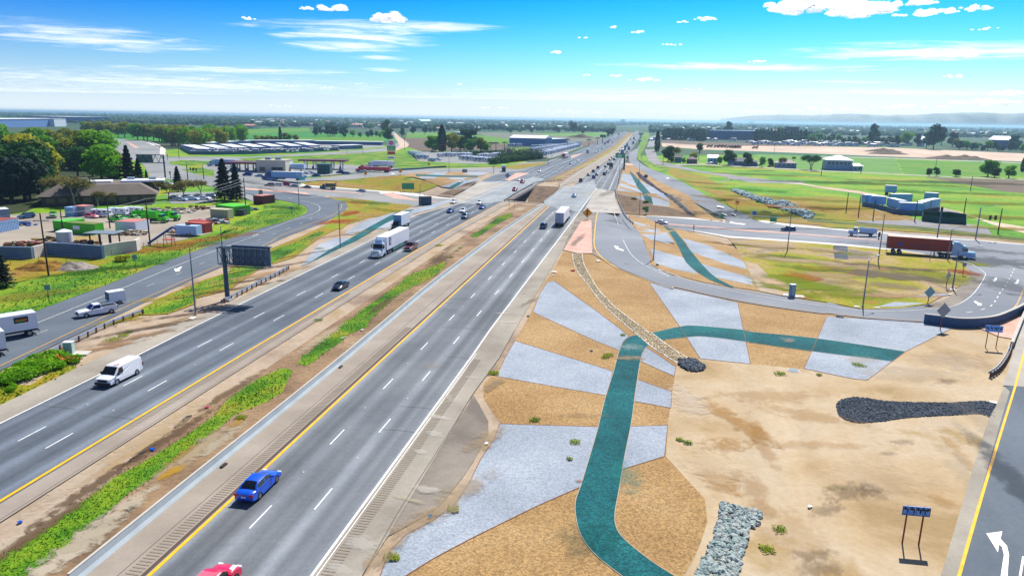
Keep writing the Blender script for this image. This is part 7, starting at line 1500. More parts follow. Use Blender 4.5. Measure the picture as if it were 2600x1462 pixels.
# rocks
ROC = bmesh.new(); bmesh.ops.create_icosphere(ROC, subdivisions=1, radius=1); RV = np.array([tuple(v.co) for v in ROC.verts]); RF = np.array([[v.index for v in f.verts] for f in ROC.faces]); ROC.free()
def rocks(name, label, poly, n, s0, s1, m, heap=0., cat='rocks'):
    P_ = WC(poly, n=3) if isinstance(poly, str) else poly; pts = pts_in(P_, n); cx = sum(p[0] for p in P_)/len(P_); cy = sum(p[1] for p in P_)/len(P_); Vs, Fs = [], []; c = 0
    for x, y in pts:
        s = rt.uniform(s0, s1); v = RV*(1+nr.uniform(-.35, .35, (len(RV), 1)))*np.array([s, s*rt.uniform(.5, .9), s*rt.uniform(.35, .7)]); a, b = rt.uniform(0, 6.28), rt.uniform(-.5, .5)
        R1 = np.array([[math.cos(a), -math.sin(a), 0], [math.sin(a), math.cos(a), 0], [0, 0, 1]]); R2 = np.array([[1, 0, 0], [0, math.cos(b), -math.sin(b)], [0, math.sin(b), math.cos(b)]])
        dz = heap*max(0, 1-math.hypot(x-cx, y-cy)/3)*rt.uniform(.6, 1); v = v@R2.T@R1.T+np.array([x, y, T(x, y)+.06+s*.2+dz]); Vs.append(v); Fs.append(RF+c); c += len(RV)
    V = np.concatenate(Vs); Fc = np.concatenate(Fs); me = bpy.data.meshes.new(name); me.from_pydata(V.tolist(), [], Fc.tolist()); me.materials.append(m); o = link(name, me); return tag(o, label, cat, kind='stuff')
rk1 = gmat('blue_grey_rock', ['#6a7c7c', '#8c9c9a', '#a8b0ac', '#7a7064'], 1.7, .2, fs=6, lo=.3, hi=.7); rk2 = gmat('dark_rock', ['#343c46', '#4c5560', '#6a737c'], 2.5, .25, fs=6, lo=.3, hi=.7); rk3 = gmat('river_cobble', ['#9a8868', '#b8a480', '#d0c4a8', '#85745c'], 3, .2, fs=6, lo=.3, hi=.7)
rocks('rock_pile', 'loose blue grey rock strip at the bottom edge of the dirt', 'M 1382,1035 1450,1060 1532,1080 N 40,1085 78,1110 60,1150 20,1190 0,1225 M 1515,1290 1490,1380 1450,1480 1240,1480 1262,1400 1320,1280 1362,1160 1382,1035', 900, .13, .3, rk1, .12)
rocks('rock_pile', 'dark rock heap at the end of the cobble channel', 'M 1145,262 1165,250 1230,248 1275,275 1290,300 1240,315 1190,308 1150,280 1145,262', 330, .14, .34, rk2, .3)
rocks('rock_bed', 'dark crushed rock bed shaped like a spoon in the dirt', 'N 490,510 500,480 560,460 640,460 760,478 900,485 1100,488 1300,480 1380,498 1360,572 1290,550 1150,556 900,570 760,590 620,600 560,590 505,560 490,510', 6500, .05, .14, rk2)
rocks('channel_cobbles', 'tan river cobbles lining the white kerbed channel', ribbon(rl, rr), 4200, .06, .15, rk3)
rocks('rock_patch', 'square patch of dark rock by the east infield lamp', 'I 1415,385 1520,385 1525,460 1420,465', 130, .25, .5, rk2)
rocks('rock_line_stones', 'dark purple rocks lining the swale above the landscaped triangle', 'D 62,700 90,705 150,760 320,890 480,1000 615,1108 632,1130 580,1122 440,1000 300,892 130,780 80,725', 1300, .25, .55, gmat('purple_rock', ['#3a3448', '#5a5468', '#7a7488'], 1.5, .2, fs=5))
# ---------------------------------------------------------------- buildings, yards, lots
m_win = mat('window_glass', '#1a2a3a', .15, 0, spec=.7); m_roofw = mat('roof_white', '#dfe4ea', .6); m_roofg = mat('roof_grey_shingle', '#6a6058', .9, var=.12, vscale=.4)
m_wblue = mat('wall_steel_blue', '#4a7ab0', .7); m_wgrey = mat('wall_pale_grey', '#a8b0bc', .8); m_wbr = mat('wall_brown', '#5a463c', .9); m_cream = mat('wall_cream', '#c8bca8', .8)
def span(a, b, z=None):
    A_, B_ = W1(a), W1(b); d = B_-A_; return A_, B_, math.atan2(d.y, d.x), d.length
def bldg(name, label, cat, a, b, depth, H, wall, roof, kind='flat', wins=0, over=.5, rh=2., door=0, wy=None, group=None, roofm=None, wsize=(1.4, 1.3), units=0):
    "front wall from photo point a to b, depth away from the viewer"
    A_, B_, ang, L_ = span(a, b); t = thing(name, label, cat, tuple(A_), ang, group)
    MB().box((L_/2, depth/2, H/2), (L_, depth, H)).build('wall', wall, t)
    mb = MB(); o = over; x0, x1, y0, y1 = -o, L_+o, -o, depth+o
    if kind == 'flat': mb.box((L_/2, depth/2, H+.2), (L_+2*o, depth+2*o, .4))
    elif kind == 'gable': mb.add([(x0, y0, H), (x1, y0, H), (x1, y1, H), (x0, y1, H), (x0, depth/2, H+rh), (x1, depth/2, H+rh)], [(0, 1, 5, 4), (2, 3, 4, 5), (0, 4, 3), (1, 2, 5), (3, 2, 1, 0)])
    elif kind == 'gablex': mb.add([(x0, y0, H), (x1, y0, H), (x1, y1, H), (x0, y1, H), (L_/2, y0, H+rh), (L_/2, y1, H+rh)], [(1, 2, 5, 4), (3, 0, 4, 5), (0, 1, 4), (2, 3, 5), (3, 2, 1, 0)])
    elif kind == 'hip': k = min(L_, depth)/2+o; mb.add([(x0, y0, H), (x1, y0, H), (x1, y1, H), (x0, y1, H), (x0+k, depth/2, H+rh), (x1-k, depth/2, H+rh)], [(0, 1, 5, 4), (1, 2, 5), (2, 3, 4, 5), (3, 0, 4), (3, 2, 1, 0)])
    elif kind == 'mansard': k = rh*1.8; mb.add([(x0, y0, H), (x1, y0, H), (x1, y1, H), (x0, y1, H), (x0+k, y0+k, H+rh), (x1-k, y0+k, H+rh), (x1-k, y1-k, H+rh), (x0+k, y1-k, H+rh)], [(0, 1, 5, 4), (1, 2, 6, 5), (2, 3, 7, 6), (3, 0, 4, 7), (4, 5, 6, 7), (3, 2, 1, 0)])
    ro = mb.build('roof', roof, t)
    for i in range(wins): MB().box((L_*(i+.7)/(wins+.4), -.04, (wy or H*.55)), (wsize[0], .1, wsize[1])).build('window', m_win, t)
    if door: MB().box((L_*.5, -.05, 1.05), (1.0, .12, 2.1)).build('door', mat('door_dark', '#3a2c28', .6), t)
    for i in range(units): MB().box((L_*(i+1)/(units+1), depth*.5, H+rh+.7), (3, 2, 1.2)).build('roof_unit', m_galv, ro)
    return t
bldg('office_building', 'low building with a brown grey hipped roof and white roof well behind the yard', 'building', 'A 420,1040', 'A 1540,1005', 28, 3.4, m_wbr, m_roofg, 'mansard', 9, 1.5, 3.2, units=0, wsize=(2.5, 1.6))
b = bpy.data.objects['office_building']
MB().box((30, 15, 6.9), (14, 9, .6)).build('roof_well', m_roofw, b); MB().box((14, 15, 6.85), (12, 7, .5)).build('roof_well', m_roofw, b)
for x in (11, 26, 33): MB().box((x, 16, 7.6), (2.4, 2, .9)).build('roof_unit', m_galv, b)
# storage yard: long units, perimeter wall, vehicles
cw = mat('storage_wall_blue', '#4a6a90', .7); 
units = [('B 250,470', 'B 370,515', 'B 360,445'), ]
for i in range(7):
    x = 250+i*185; a, c = 'B %d,%d' % (x, 462-i*5), 'B %d,%d' % (x+150, 500-i*6); 
    A_, B_, ang, L_ = span(a, c); t = thing('storage_unit', 'long low storage unit with a pale roof, %s from the left in the storage yard' % ORD[i], 'storage building', tuple(A_), ang, 'storage units in the yard')
    MB().box((L_/2, 5, 1.6), (L_, 10, 3.2)).build('wall', cw, t); MB().box((L_/2, 5, 3.3), (L_+.6, 11, .25)).build('roof', m_roofw, t)
    MB().box((L_/2, -.04, 1.2), (L_*.96, .08, 2.2)).build('shutter_row', mat('shutter_blue', '#6f8fb4', .6), t)
for i, (a, c, lb) in enumerate((('B 540,440', 'B 960,412', 'long pale roofed unit along the back left of the storage yard'), ('B 960,414', 'B 1560,412', 'long pale roofed unit along the back of the storage yard'), ('B 1560,418', 'B 2230,428', 'long pale roofed unit at the far right of the storage yard'), ('B 1820,470', 'B 2040,462', 'short blue walled unit at the right end of the storage yard'))):
    bldg('storage_unit', lb, 'storage building', a, c, 12, 3.4, cw, m_roofw, 'flat', 0)
wallobj('long dark blue perimeter wall in front of the storage yard', Wq('B 228,462 290,495 340,520 600,522 1000,515 1400,498 1810,482'), 2.6, .4, m=mat('perimeter_blue', '#3f6284', .8), name='perimeter_wall')
# campers and motorhomes
def camper(kind, name, label, cat):
    L_, W_, H = (10, 2.5, 3.3) if kind == 'motorhome' else (8, 2.5, 3.0); t = thing(name, label, cat); body = mat('camper_white', '#dfe6ee', .4); st_ = mat('camper_stripe_blue', '#5f88b0', .4)
    MB().box((0, 0, (H+.55)/2), (W_, L_, H-.55), top=(.96, .97)).build('body', body, t)
    for s in (-1, 1):
        MB().box((s*W_/2, 0, 1.35), (.04, L_*.96, .35)).build('stripe', st_, t)
        for y in (-.28, .0, .28): MB().box((s*(W_/2-.01), y*L_, 2.15), (.06, L_*.13, .65)).build('window', m_win, t)
        for y in ((-.25, .3) if kind == 'motorhome' else (-.08, .06)): MB().cyl((s*(W_/2-.25), y*L_, .42), (s*(W_/2+.01), y*L_, .42), .42, .42, 10).build('wheel', RUB, t)
    if kind == 'motorhome': MB().box((0, L_/2-.03, 1.95), (2.1, .1, 1.1)).build('windshield', m_win, t)
    else: MB().box((0, L_/2-.02, 2.1), (1.4, .1, .6)).build('window', m_win, t); MB().box((0, L_/2+.6, .55), (.2, 1.3, .12)).build('drawbar', GRY, t)
    MB().box((0, -1, H+.3-.2), (.8, 1.0, .3)).build('roof_unit', m_sgw, t); return t
cmp_ = {}
def put_camper(kind, spec, hd, label, group, s=1):
    if kind not in cmp_: cmp_[kind] = camper(kind, 'motorhome' if kind == 'motorhome' else 'camper_trailer', label, 'motorhome' if kind == 'motorhome' else 'camper trailer'); o = cmp_[kind]; tag(o, label, group=group); o.scale = (s,)*3
    else: o = dup(cmp_[kind], (0, 0, 0), 0, label, group, s)
    place(o, spec, hd, None)
lots = [('left column of the vehicle lot', 'X 245,270 290,290 330,310 370,330', 110, 5), ('motorhomes at the back of the vehicle lot', 'X 610,305 670,300 720,298 780,300', 200, 4), ('middle group of the vehicle lot', 'X 870,300 930,302 985,300', 200, 4), ('front row of the vehicle lot', 'X 900,335 960,345 1030,350 1090,358 1150,362 1220,368 1290,372', 205, 8), ('rear right group of the vehicle lot', 'X 1130,315 1180,312 1230,310', 200, 4), ('right pair beside the hedge', 'X 1310,305 1350,300 1400,296', 215, 4)]
for nm, pts, hd, n in lots:
    P_ = q(pts)
    for i in range(n):
        u = i/(n-1)*(len(P_)-1); j = min(int(u), len(P_)-2); f_ = u-j; x = P_[j][0]*(1-f_)+P_[j+1][0]*f_; y = P_[j][1]*(1-f_)+P_[j+1][1]*f_
        put_camper('motorhome' if i % 3 else 'trailer', 'P %f,%f' % (x, y), hd, 'white camper, %s from the left in the %s' % (ORD[i], nm), 'campers in the vehicle lot')
put_camper('trailer', 'X 505,360', 110, 'low white camper at the front of the left column', 'campers in the vehicle lot', .8)
k = 0
for (a, c, n) in (('C 1390,485', 'C 1790,425', 20), ('C 1480,530', 'C 1830,445', 22), ('C 1400,455', 'C 1620,445', 8), ('C 1560,510', 'C 1840,430', 14), ('C 1170,440', 'C 1240,440', 3), ('C 1740,418', 'C 1840,415', 6), ('C 1500,505', 'C 1700,460', 10)):
    A_, B_ = q(a)[0], q(c)[0]
    for i in range(n):
        u = i/(n-1); u = u**.8; put_camper('trailer' if i % 2 else 'motorhome', 'P %f,%f' % (A_[0]+(B_[0]-A_[0])*u, A_[1]+(B_[1]-A_[1])*u), 225, 'white camper parked in the dense sales rows beside the far freeway', 'campers in the sales rows'); k += 1
bldg('sales_building', 'long blue hall with a white roof edge beside the camper sales rows', 'warehouse', 'C 1150,430', 'C 1500,440', 30, 9, m_wblue, m_roofw, 'gable', 0, .5, 3)
bldg('sales_building', 'lower white fronted annex right of the long blue hall', 'building', 'C 1500,430', 'C 1720,420', 20, 7, m_wblue, m_roofw, 'flat', 8, .4)
for i, (x, pm, lb) in enumerate(((1100, PK, 'dark'), (1145, PW, 'white'), (1185, PT, 'teal'), (1225, PS, 'slate'), (1290, PT, 'teal blue'))):
    place(make_car('sedan', pm, 'sedan_car', '%s sedan, %s in the row between the two hedges' % (lb, ORD[i]), 'car', full=False), 'C %d,%d' % (x, 572-(x-1100)*.07), 240, None)
for i, (sp, pm) in enumerate((('C 375,585', PW), ('C 435,580', PG))): place(make_pickup(pm, 'pickup_truck', 'pickup parked at the front left of the vehicle lot, %s one' % ('left', 'right')[i]), sp, 110, None)
# vehicles in storage yard (row along the wall)
vp = make_car('van', PW, 'minivan', '', 'minivan', full=False)
base_v = vp
for i in range(46):
    x = 360+i*31; y = 505-max(0, (x-1100))*.035+rt.uniform(-4, 4); lab = 'white vehicle parked in the long row behind the storage yard wall'
    o = vp if i == 0 else dup(base_v, (0, 0, 0), 0); tag(o, lab, 'parked vehicle', 'vehicles behind the storage wall'); s = rt.uniform(1.5, 2.1); o.scale = (s,)*3; place(o, 'B %d,%d' % (x, y), rt.choice([200, 250, 300]), None)
# ---- contractor yard
m_lime = mat('container_lime', '#4cc010', .55, var=.05); m_limed = mat('container_lime_dark', '#3a9a10', .6); m_redc = mat('container_brick', '#a03028', .6, var=.05); m_beige = mat('container_beige', '#a8a88a', .6); m_ctb = mat('container_pale_blue', '#8fb0d8', .55)
def container(label, a, c, depth, H, m, roofm=None, name='shipping_container', ribs=True, cat='container', decal=None):
    A_, B_, ang, L_ = span(a, c); t = thing(name, label, cat, tuple(A_), ang); mb = MB(); mb.box((L_/2, depth/2, H/2), (L_, depth, H))
    if ribs:
        n = int(L_/.5)
        for i in range(n): mb.box((L_*(i+.5)/n, -.03, H/2), (.18, .06, H*.92))
        for i in range(int(depth/.5)): 
            for x in (-.03, L_+.03): mb.box((x, depth*(i+.5)/int(depth/.5), H/2), (.06, .18, H*.92))
    mb.build('box', m, t); MB().box((L_/2, depth/2, H+.03), (L_+.04, depth+.04, .08)).build('roof', roofm or m, t)
    MB().box((L_+.05, depth/2, H/2), (.06, depth*.9, H*.9)).build('door', m, t)
    if decal: MB().box((L_*.4, -.1, H*.6), (2.2, .04, 1.0)).build('white_label', m_sgw, t)
    return t
container('lime green container at the left of the green pair in the yard', 'A 535,1280', 'A 655,1290', 6, 2.7, m_lime)
container('long lime green container with a white label in the middle of the yard', 'A 655,1300', 'A 945,1322', 3.0, 2.8, m_lime, mat('roof_rusty_green', '#6a7a30', .7), decal=1)
container('white container with a pink roof in the middle of the yard', 'A 1150,1280', 'A 1345,1290', 6, 2.6, mat('container_white', '#cfd8e4', .5), mat('roof_pink', '#c07a70', .6))
container('lime green container with a white panel near the power pole', 'A 2150,1105', 'A 2330,1130', 6, 2.8, m_lime, decal=1)
container('beige container in front of the lime green one', 'A 2095,1150', 'A 2265,1160', 3, 2.7, m_beige, mat('roof_beige', '#c0bc9a', .7))
container('dark open bin beside the beige container', 'A 2335,1128', 'A 2420,1130', 3, 1.8, mat('bin_dark', '#2c3444', .6))
container('long brick red container behind the white trailer at the bank', 'A 1850,1290', 'A 2035,1305', 3, 2.6, m_redc, mat('roof_brick', '#b0503c', .7))
container('short brick red container right of the long one', 'A 2040,1285', 'A 2105,1270', 5, 2.7, m_redc)
container('pale blue shed beside the pink roofed box under the trees', 'A 650,1135', 'A 725,1140', 4, 2.8, m_ctb); container('grey box with a pink roof under the trees', 'A 735,1130', 'A 845,1135', 4, 3.0, mat('box_grey', '#8a9098', .6), mat('roof_pink', '#c07a70', .6))
container('small dark red shed with a pink roof at the corner of the ramp', 'B 955,1010', 'B 1045,1018', 6, 3.0, mat('shed_dark_red', '#702830', .7), mat('roof_pink', '#c07a70', .6), name='shed', cat='shed')
container('grey blue trailer at the far left of the yard', 'A 0,1300', 'A 195,1260', 5, 3.0, m_ctb, mat('roof_red_brown', '#8a4038', .7)); container('grey blue shed at the left edge behind the trailer', 'A -30,1180', 'A 105,1170', 5, 3.2, mat('shed_grey_blue', '#6f8aa0', .6), m_roofw, name='shed', cat='shed')
t = thing('cargo_trailer', 'white enclosed trailer on wheels in front of the brick red containers', 'trailer', tuple(W1('A 1880,1325')), -.2)
MB().box((0, 0, 1.6), (6.2, 2.4, 2.3)).build('box', mat('trailer_blue_white', '#a8c4ec', .5), t); MB().box((-4.4, 0, .7), (3.2, 1.8, .25)).build('deck', GRY, t); MB().box((0, 0, 2.8), (1, .8, .25)).build('roof_unit', GRY, t)
for x in (.3, 1.3):
    for y in (-1.1, 1.1): MB().cyl((x, y-.1, .4), (x, y+.1, .4), .4, .4, 12).build('wheel', RUB, t)
t = thing('storage_tank', 'round white tank with a domed lid behind the block wall', 'tank', tuple(W1('A 650,1400'))); MB().cyl((0, 0, 0), (0, 0, 2.9), 1.75, 1.75, 20).build('shell', mat('tank_grey_white', '#b8bcc8', .6), t); MB().cyl((0, 0, 2.9), (0, 0, 3.4), 1.75, .4, 20).build('lid', m_roofw, t)
t = thing('open_shelter', 'grey flat-roofed open shelter beside the tank', 'shelter', tuple(W1('A 1050,1420')), -.1)
mb = MB(); mb.box((0, 0, 3.1), (7.5, 4.5, .15)); mb.build('roof', mat('shelter_roof', '#6f7f8c', .6), t)
for x in (-2.6, 0, 2.6):
    for y in (-1.6, 1.6): MB().box((x, y, 1.5), (.25, .25, 3.1)).build('post', mat('post_dark_red', '#4a2a30', .8), t)
t = thing('conveyor', 'blue inclined conveyor on a red frame at the yard edge', 'conveyor', tuple(W1('A 1600,1425')), -.1)
mb = MB(); mb.cyl((-3.2, 0, .4), (3.4, 0, 4.6), .28, .28, 8); mb.cyl((3.4, 0, 4.6), (4.2, 0, 4.2), .25, .25, 6); mb.build('tube', mat('conveyor_blue', '#2a5aa8', .5), t)
for x in (1.2, 3.2):
    for y in (-.8, .8): MB().cyl((x, y, 0), (x, y*.3, 2.4+x*.5), .08, .08, 5).build('leg', mat('frame_red', '#b03a30', .6), t)
MB().box((2.2, 0, 1.6), (2.4, 1.6, .1)).build('cross_frame', mat('frame_red', '#b03a30', .6), t)
for sp, hd, lb in (('A 1180,1190', 100, 'lime green pickup with a white hood, left of two in the yard'), ('A 1330,1180', 100, 'lime green pickup with a white hood, right of two in the yard'), ('A 530,1145', 150, 'lime green and white pickup parked under the trees')):
    t = make_pickup(PLG, 'pickup_truck', lb); MB().box((0, 2.1, 1.06), (1.6, 1.2, .06)).build('hood_panel', PW, t); place(t, sp, hd, None)
for i, (sp, hd) in enumerate((('A 1540,1195', 95), ('A 1660,1175', 95), ('A 1450,1165', 95))): place(dump_truck(PLG, mat('lime_bed', '#4cc010', .5), 'utility_truck', 'lime green utility truck with racks, %s in the yard' % ('front one', 'right one', 'dark-boomed rear one')[i]), sp, hd, None)
for sp, k_, pm, hd, lb in (('A 265,1155', 'suv', PS, 200, 'slate SUV parked under the trees beside the sheds'), ('A 910,1150', 'sedan', PR, 110, 'red car in front of the white trailers in the yard'), ('A 1690,820', 'sedan', PW, 120, 'white car on the road before the single conifer')): place(make_car(k_, pm, 'suv_car' if k_ == 'suv' else 'sedan_car', lb, 'car', full=False), sp, hd, None)
for i, (sp, n) in enumerate((('A 1010,1140', 1), ('A 1180,1125', 2), ('A 1330,1115', 2))): put_camper('trailer', sp, 95, 'white roofed trailer, %s in the row before the hipped building' % ORD[i], 'trailers in the yard', .75)
for i in range(7): place(make_car('sedan', rt.choice([PTB, PS, PW, PG]), 'sedan_car', 'parked car, %s in the shaded parking rows by the big conifers' % ORD[i], 'car', full=False, group='cars in the shaded parking'), 'A %d,%d' % (1750+i*58, 960+(i % 2)*24-(i*3)), 100, None)
# junk heaps
def junk(label, sp, n, rad, cols, s=(.4, 1.2)):
    w = W1(sp); t = thing('junk_heap', label, 'scrap heap', tuple(w)); mb = MB()
    mm = [mat('junk_'+c.strip('#'), c, .8) for c in cols]; ms = [MB() for _ in mm]
    for i in range(n):
        a, r = rt.uniform(0, 6.28), rad*rt.random()**.6; k = rt.randrange(len(mm)); d = [rt.uniform(*s) for _ in range(3)]; ms[k].box((math.cos(a)*r*1.6, math.sin(a)*r, d[2]*.3+max(0, 1-r/rad)*.6), (d[0]*1.5, d[1], d[2]*.6), a)
    for b_, m_ in zip(ms, mm):
        if b_.v: o = b_.build('scrap', m_, t); o['kind'] = 'stuff'
for lb, sp, n, r, c in (('rusty scrap heap behind the left block wall', 'A 290,1420', 40, 3, ['#5a2a20', '#8a4a38', '#3a3030', '#a89080']), ('yellowish scrap heap right of the power pole', 'A 500,1380', 36, 2.6, ['#8a7a30', '#6a5a3a', '#a09a80']), ('dark red rusty scrap left of the shelter', 'A 860,1410', 16, 2, ['#5a2018', '#3a2420']), ('scrap piled at the foot of the white container', 'A 1290,1310', 40, 3, ['#6a5038', '#8a7a60', '#b0a898']), ('mixed scrap in front of the red containers', 'A 2110,1195', 40, 4, ['#a03040', '#6a7a90', '#3a3a44', '#d0d4d8']), ('blue and dark scrap beside the lime container', 'A 2370,1070', 30, 4, ['#2a4a9a', '#2c3444', '#8a8f98']), ('pale rubble beside the parking under the trees', 'A 1640,1090', 60, 7, ['#c0bcb4', '#8a8a80', '#5a5a50']), ('timber beams stacked along the back of the yard', 'A 1850,1060', 14, 6, ['#6a4a30', '#7a5a3a']), ('blue scrap at the end of the grey trailer', 'A 235,1225', 14, 2, ['#3a6ab0', '#2a4a80'])): junk(lb, sp, n, r, c)
def heap(name, label, sp, rx, ry, h, m):
    w = W1(sp); mb = MB(); V = []; F = []; n = 22
    for i in range(n+1):
        for j in range(n+1):
            u, v = i/n*2-1, j/n*2-1; r = math.hypot(u, v); z = max(0, 1-r)**.8*h*(1+.5*mnoise.noise(Vector((u*3, v*3, h))))+.15*mnoise.noise(Vector((u*9, v*9, 1)))*(r < .95); V.append((u*rx, v*ry, z-.05))
    for i in range(n):
        for j in range(n): a = i*(n+1)+j; F.append((a, a+1, a+n+2, a+n+1))
    o = mb.add(V, F).build(name, m, fix=True); o.location = w; return tag(o, label, 'earth heap')
heap('earth_heap', 'orange brown soil heap behind the power pole at the left', 'F 380,400', 6, 3.5, 1.8, gmat('heap_brown', ['#7a5a20', '#96702c', '#6a4a20'], .5, .3, fs=3)); heap('gravel_heap', 'grey gravel heap right of the soil heap', 'F 610,400', 5.5, 3.2, 1.5, gmat('heap_grey', ['#857a70', '#9a9088', '#756a62'], .5, .25, fs=3))
heap('earth_heap', 'dark soil mound in the far green field', 'S 230,580', 25, 12, 6, g_plow)
for i, sp in enumerate(('E 750,490', 'E 800,515', 'E 1380,565', 'E 1560,565')): heap('earth_heap', 'dark earth mound, %s from the left on the graded strip' % ORD[i], sp, 22, 12, 4, g_plow)
# fence behind the block walls and yard
t = thing('wire_fence', 'thin wire fence with posts below the block walls', 'fence', tuple(W1('F 90,380')))
pl = Wq('F 90,375 250,358 560,345 770,340 960,300 1200,240 1330,205 1600,150'); 
for p in resample(pl, 5): MB().cyl(tuple(p-t.location), tuple(p-t.location+Vector((0, 0, 1.5))), .05, .05, 5).build('post', m_rust, t)
mb = MB()
for z in (.5, 1., 1.45): mb.tube([tuple(p-t.location+Vector((0, 0, z))) for p in pl], .012, 3)
mb.build('wire', m_galv, t)
# ---- east side buildings
def trailer_box(label, a, c, H=4.0, z0=1.2, depth=2.6, m=None, dk=None):
    A_, B_, ang, L_ = span(a, c); t = thing('box_trailer', label, 'trailer', tuple(A_), ang); mm = m or mat('trailer_sky_blue', '#7fb4ea', .5)
    MB().box((L_/2, depth/2, (z0+H)/2), (L_, depth, H-z0)).build('box', mm, t); MB().box((L_/2, depth/2, H+.03), (L_+.05, depth+.05, .08)).build('roof', m_roofw, t)
    MB().box((L_/2, -.03, z0+.1), (L_, .06, .2)).build('rail', m_galv, t)
    MB().box((L_+.03, depth/2, (z0+H)/2), (.06, depth*.92, (H-z0)*.92)).build('door', dk or mat('trailer_door_dark', '#3a4a70', .6), t)
    for x in (L_*.12, L_*.24, L_*.82): MB().box((x, depth/2, z0/2), (.5, depth*.8, z0)).build('wheel', RUB, t)
    return t
for a, c, lb in (('E 770,920', 'E 880,925', 'pale blue box trailer standing alone above the compound'), ('E 570,1030', 'E 700,1030', 'pale blue box trailer at the left end of the compound'), ('E 620,1040', 'E 770,1050', 'pale blue box trailer second from the left in the compound'), ('E 840,1020', 'E 1035,1020', 'pale blue box trailer inside the compound behind the front ones'), ('E 780,1060', 'E 905,1100', 'pale blue box trailer with red lettering angled at the compound front'), ('E 910,1115', 'E 1145,1118', 'long pale blue trailer at the very front of the compound'), ('E 1150,1110', 'E 1215,1085', 'pale blue trailer angled at the right front of the compound'), ('E 1220,1085', 'E 1310,1070', 'pale blue trailer at the right end of the compound'), ('E 1150,1000', 'E 1280,1010', 'pale blue box trailer standing behind the right end of the compound')): trailer_box(lb, a, c, 4.2)
wallobj('grey blue low fence along the front of the trailer compound', Wq('E 545,1040 700,1065 780,1085 850,1112 1000,1126 1145,1128'), 1.9, .2, m=mat('fence_grey_blue', '#4a6a88', .8), name='compound_fence'); wallobj('dark fence at the right front of the trailer compound', Wq('E 1165,1115 1240,1100 1310,1092'), 1.9, .2, m=mat('fence_dark_blue', '#26344e', .8), name='compound_fence')
wallobj('green fabric fence around the small enclosure by the street', Wq('E 1135,1165 1140,1185 1300,1205 1570,1222 1572,1175 1400,1150 1150,1150 1135,1165'), 2.2, .12, m=mat('fence_dark_green', '#0f4a44', .85), name='screen_fence')
bldg('house', 'two-storey pale blue house with a white hipped roof in the meadow', 'house', 'E 180,672', 'E 440,680', 14, 6.8, mat('house_blue', '#8fa4c8', .8), m_roofw, 'hip', 6, .8, 3, wy=4.6); bldg('garage', 'low annex with a white roof right of the two-storey house', 'garage', 'E 445,682', 'E 545,682', 10, 3.2, mat('house_blue', '#8fa4c8', .8), m_roofw, 'gable', 2, .6, 1.6)
bldg('house', 'pale blue gabled cottage left of the big dark tree', 'house', 'D 770,612', 'D 870,615', 10, 4.5, mat('house_sky', '#7fb0e0', .8), m_roofw, 'gable', 2, .5, 2.2); bldg('house', 'blue cottage behind the low dark bush by the frontage road', 'house', 'D 440,600', 'D 505,602', 9, 4, m_wblue, m_roofg, 'gable', 2, .5, 2)
bldg('house', 'long low house with a dark roof between two trees', 'house', 'D 970,628', 'D 1258,638', 12, 3.2, mat('house_slate', '#5a78a0', .8), mat('roof_dark', '#3c4650', .8), 'hip', 6, .8, 2.4); bldg('house', 'plum roofed cottage left of the yellow tree', 'house', 'D 575,610', 'D 665,612', 9, 3.4, mat('house_plum', '#7a6070', .8), mat('roof_plum', '#6a4a56', .8), 'hip', 2, .5, 2)
bldg('house', 'blue grey bungalow with a pinkish roof right of the green tree', 'house', 'D 1450,652', 'D 1650,658', 10, 3.6, mat('house_bluegrey', '#7a94b8', .8), mat('roof_pinkish', '#b09a98', .8), 'hip', 4, .6, 2.2)
for sp, pm, lb in (('D 795,618', PW, 'white car at the pale blue cottage'), ('D 1000,630', PW, 'white car before the long low house'), ('D 1270,632', PW, 'white car at the right end of the long low house'), ('D 1400,640', PR, 'red and white car by the blue grey bungalow'), ('E 270,672', PW, 'white car in front of the two-storey house')): place(make_car('suv', pm, 'suv_car', lb, 'car', full=False), sp, 260, None)
# far buildings
mfar = mat('hall_dark_blue', '#27508c', .8); mfar2 = mat('hall_pale', '#c4d4e4', .7)
bldg('hall', 'long dark blue hall behind the dark windbreaks', 'warehouse', 'D 830,372', 'D 1600,385', 60, 15.5, mfar, mat('hall_roof', '#5a88b8', .7), 'flat', 0, .5); bldg('hall', 'brown upper block on the long blue hall', 'building', 'D 1562,368', 'D 1668,370', 30, 23, mat('hall_brown', '#4a3848', .8), mfar, 'flat', 6, .5)
bldg('tower_block', 'pale grey square tower on the right horizon', 'building', 'D 1208,214', 'D 1238,214', 60, 38, mat('tower_grey', '#8aa0b4', .8), m_roofw, 'flat', 3)
bldg('warehouse', 'wide white and blue warehouse at the far left horizon', 'warehouse', 'A -60,255', 'A 545,240', 140, 15, mat('warehouse_blue', '#5a80b8', .8), m_roofw, 'flat', 0, 1); bldg('warehouse', 'white end block of the far left warehouse', 'warehouse', 'A 545,242', 'A 665,240', 90, 15.5, mat('warehouse_white', '#dfe6ee', .7), m_roofw, 'flat', 0, .5); bldg('warehouse', 'second long warehouse behind the white end block', 'warehouse', 'A 668,205', 'A 1085,205', 160, 16, mat('warehouse_blue2', '#3f6ca8', .8), m_roofw, 'flat', 0, 1)
bldg('shop_building', 'white roofed building with a red gable far above the storage yard', 'building', 'B 850,262', 'B 955,265', 18, 7, m_cream, mat('roof_coral', '#d08a78', .7), 'gable', 3, .5, 3)
bldg('barn', 'pale green roofed barn on the far left plain', 'barn', 'C 275,205', 'C 385,205', 40, 9, mat('barn_green', '#8fc0a0', .7), mat('barn_roof', '#a8d8b8', .6), 'gable', 0, .5, 9)
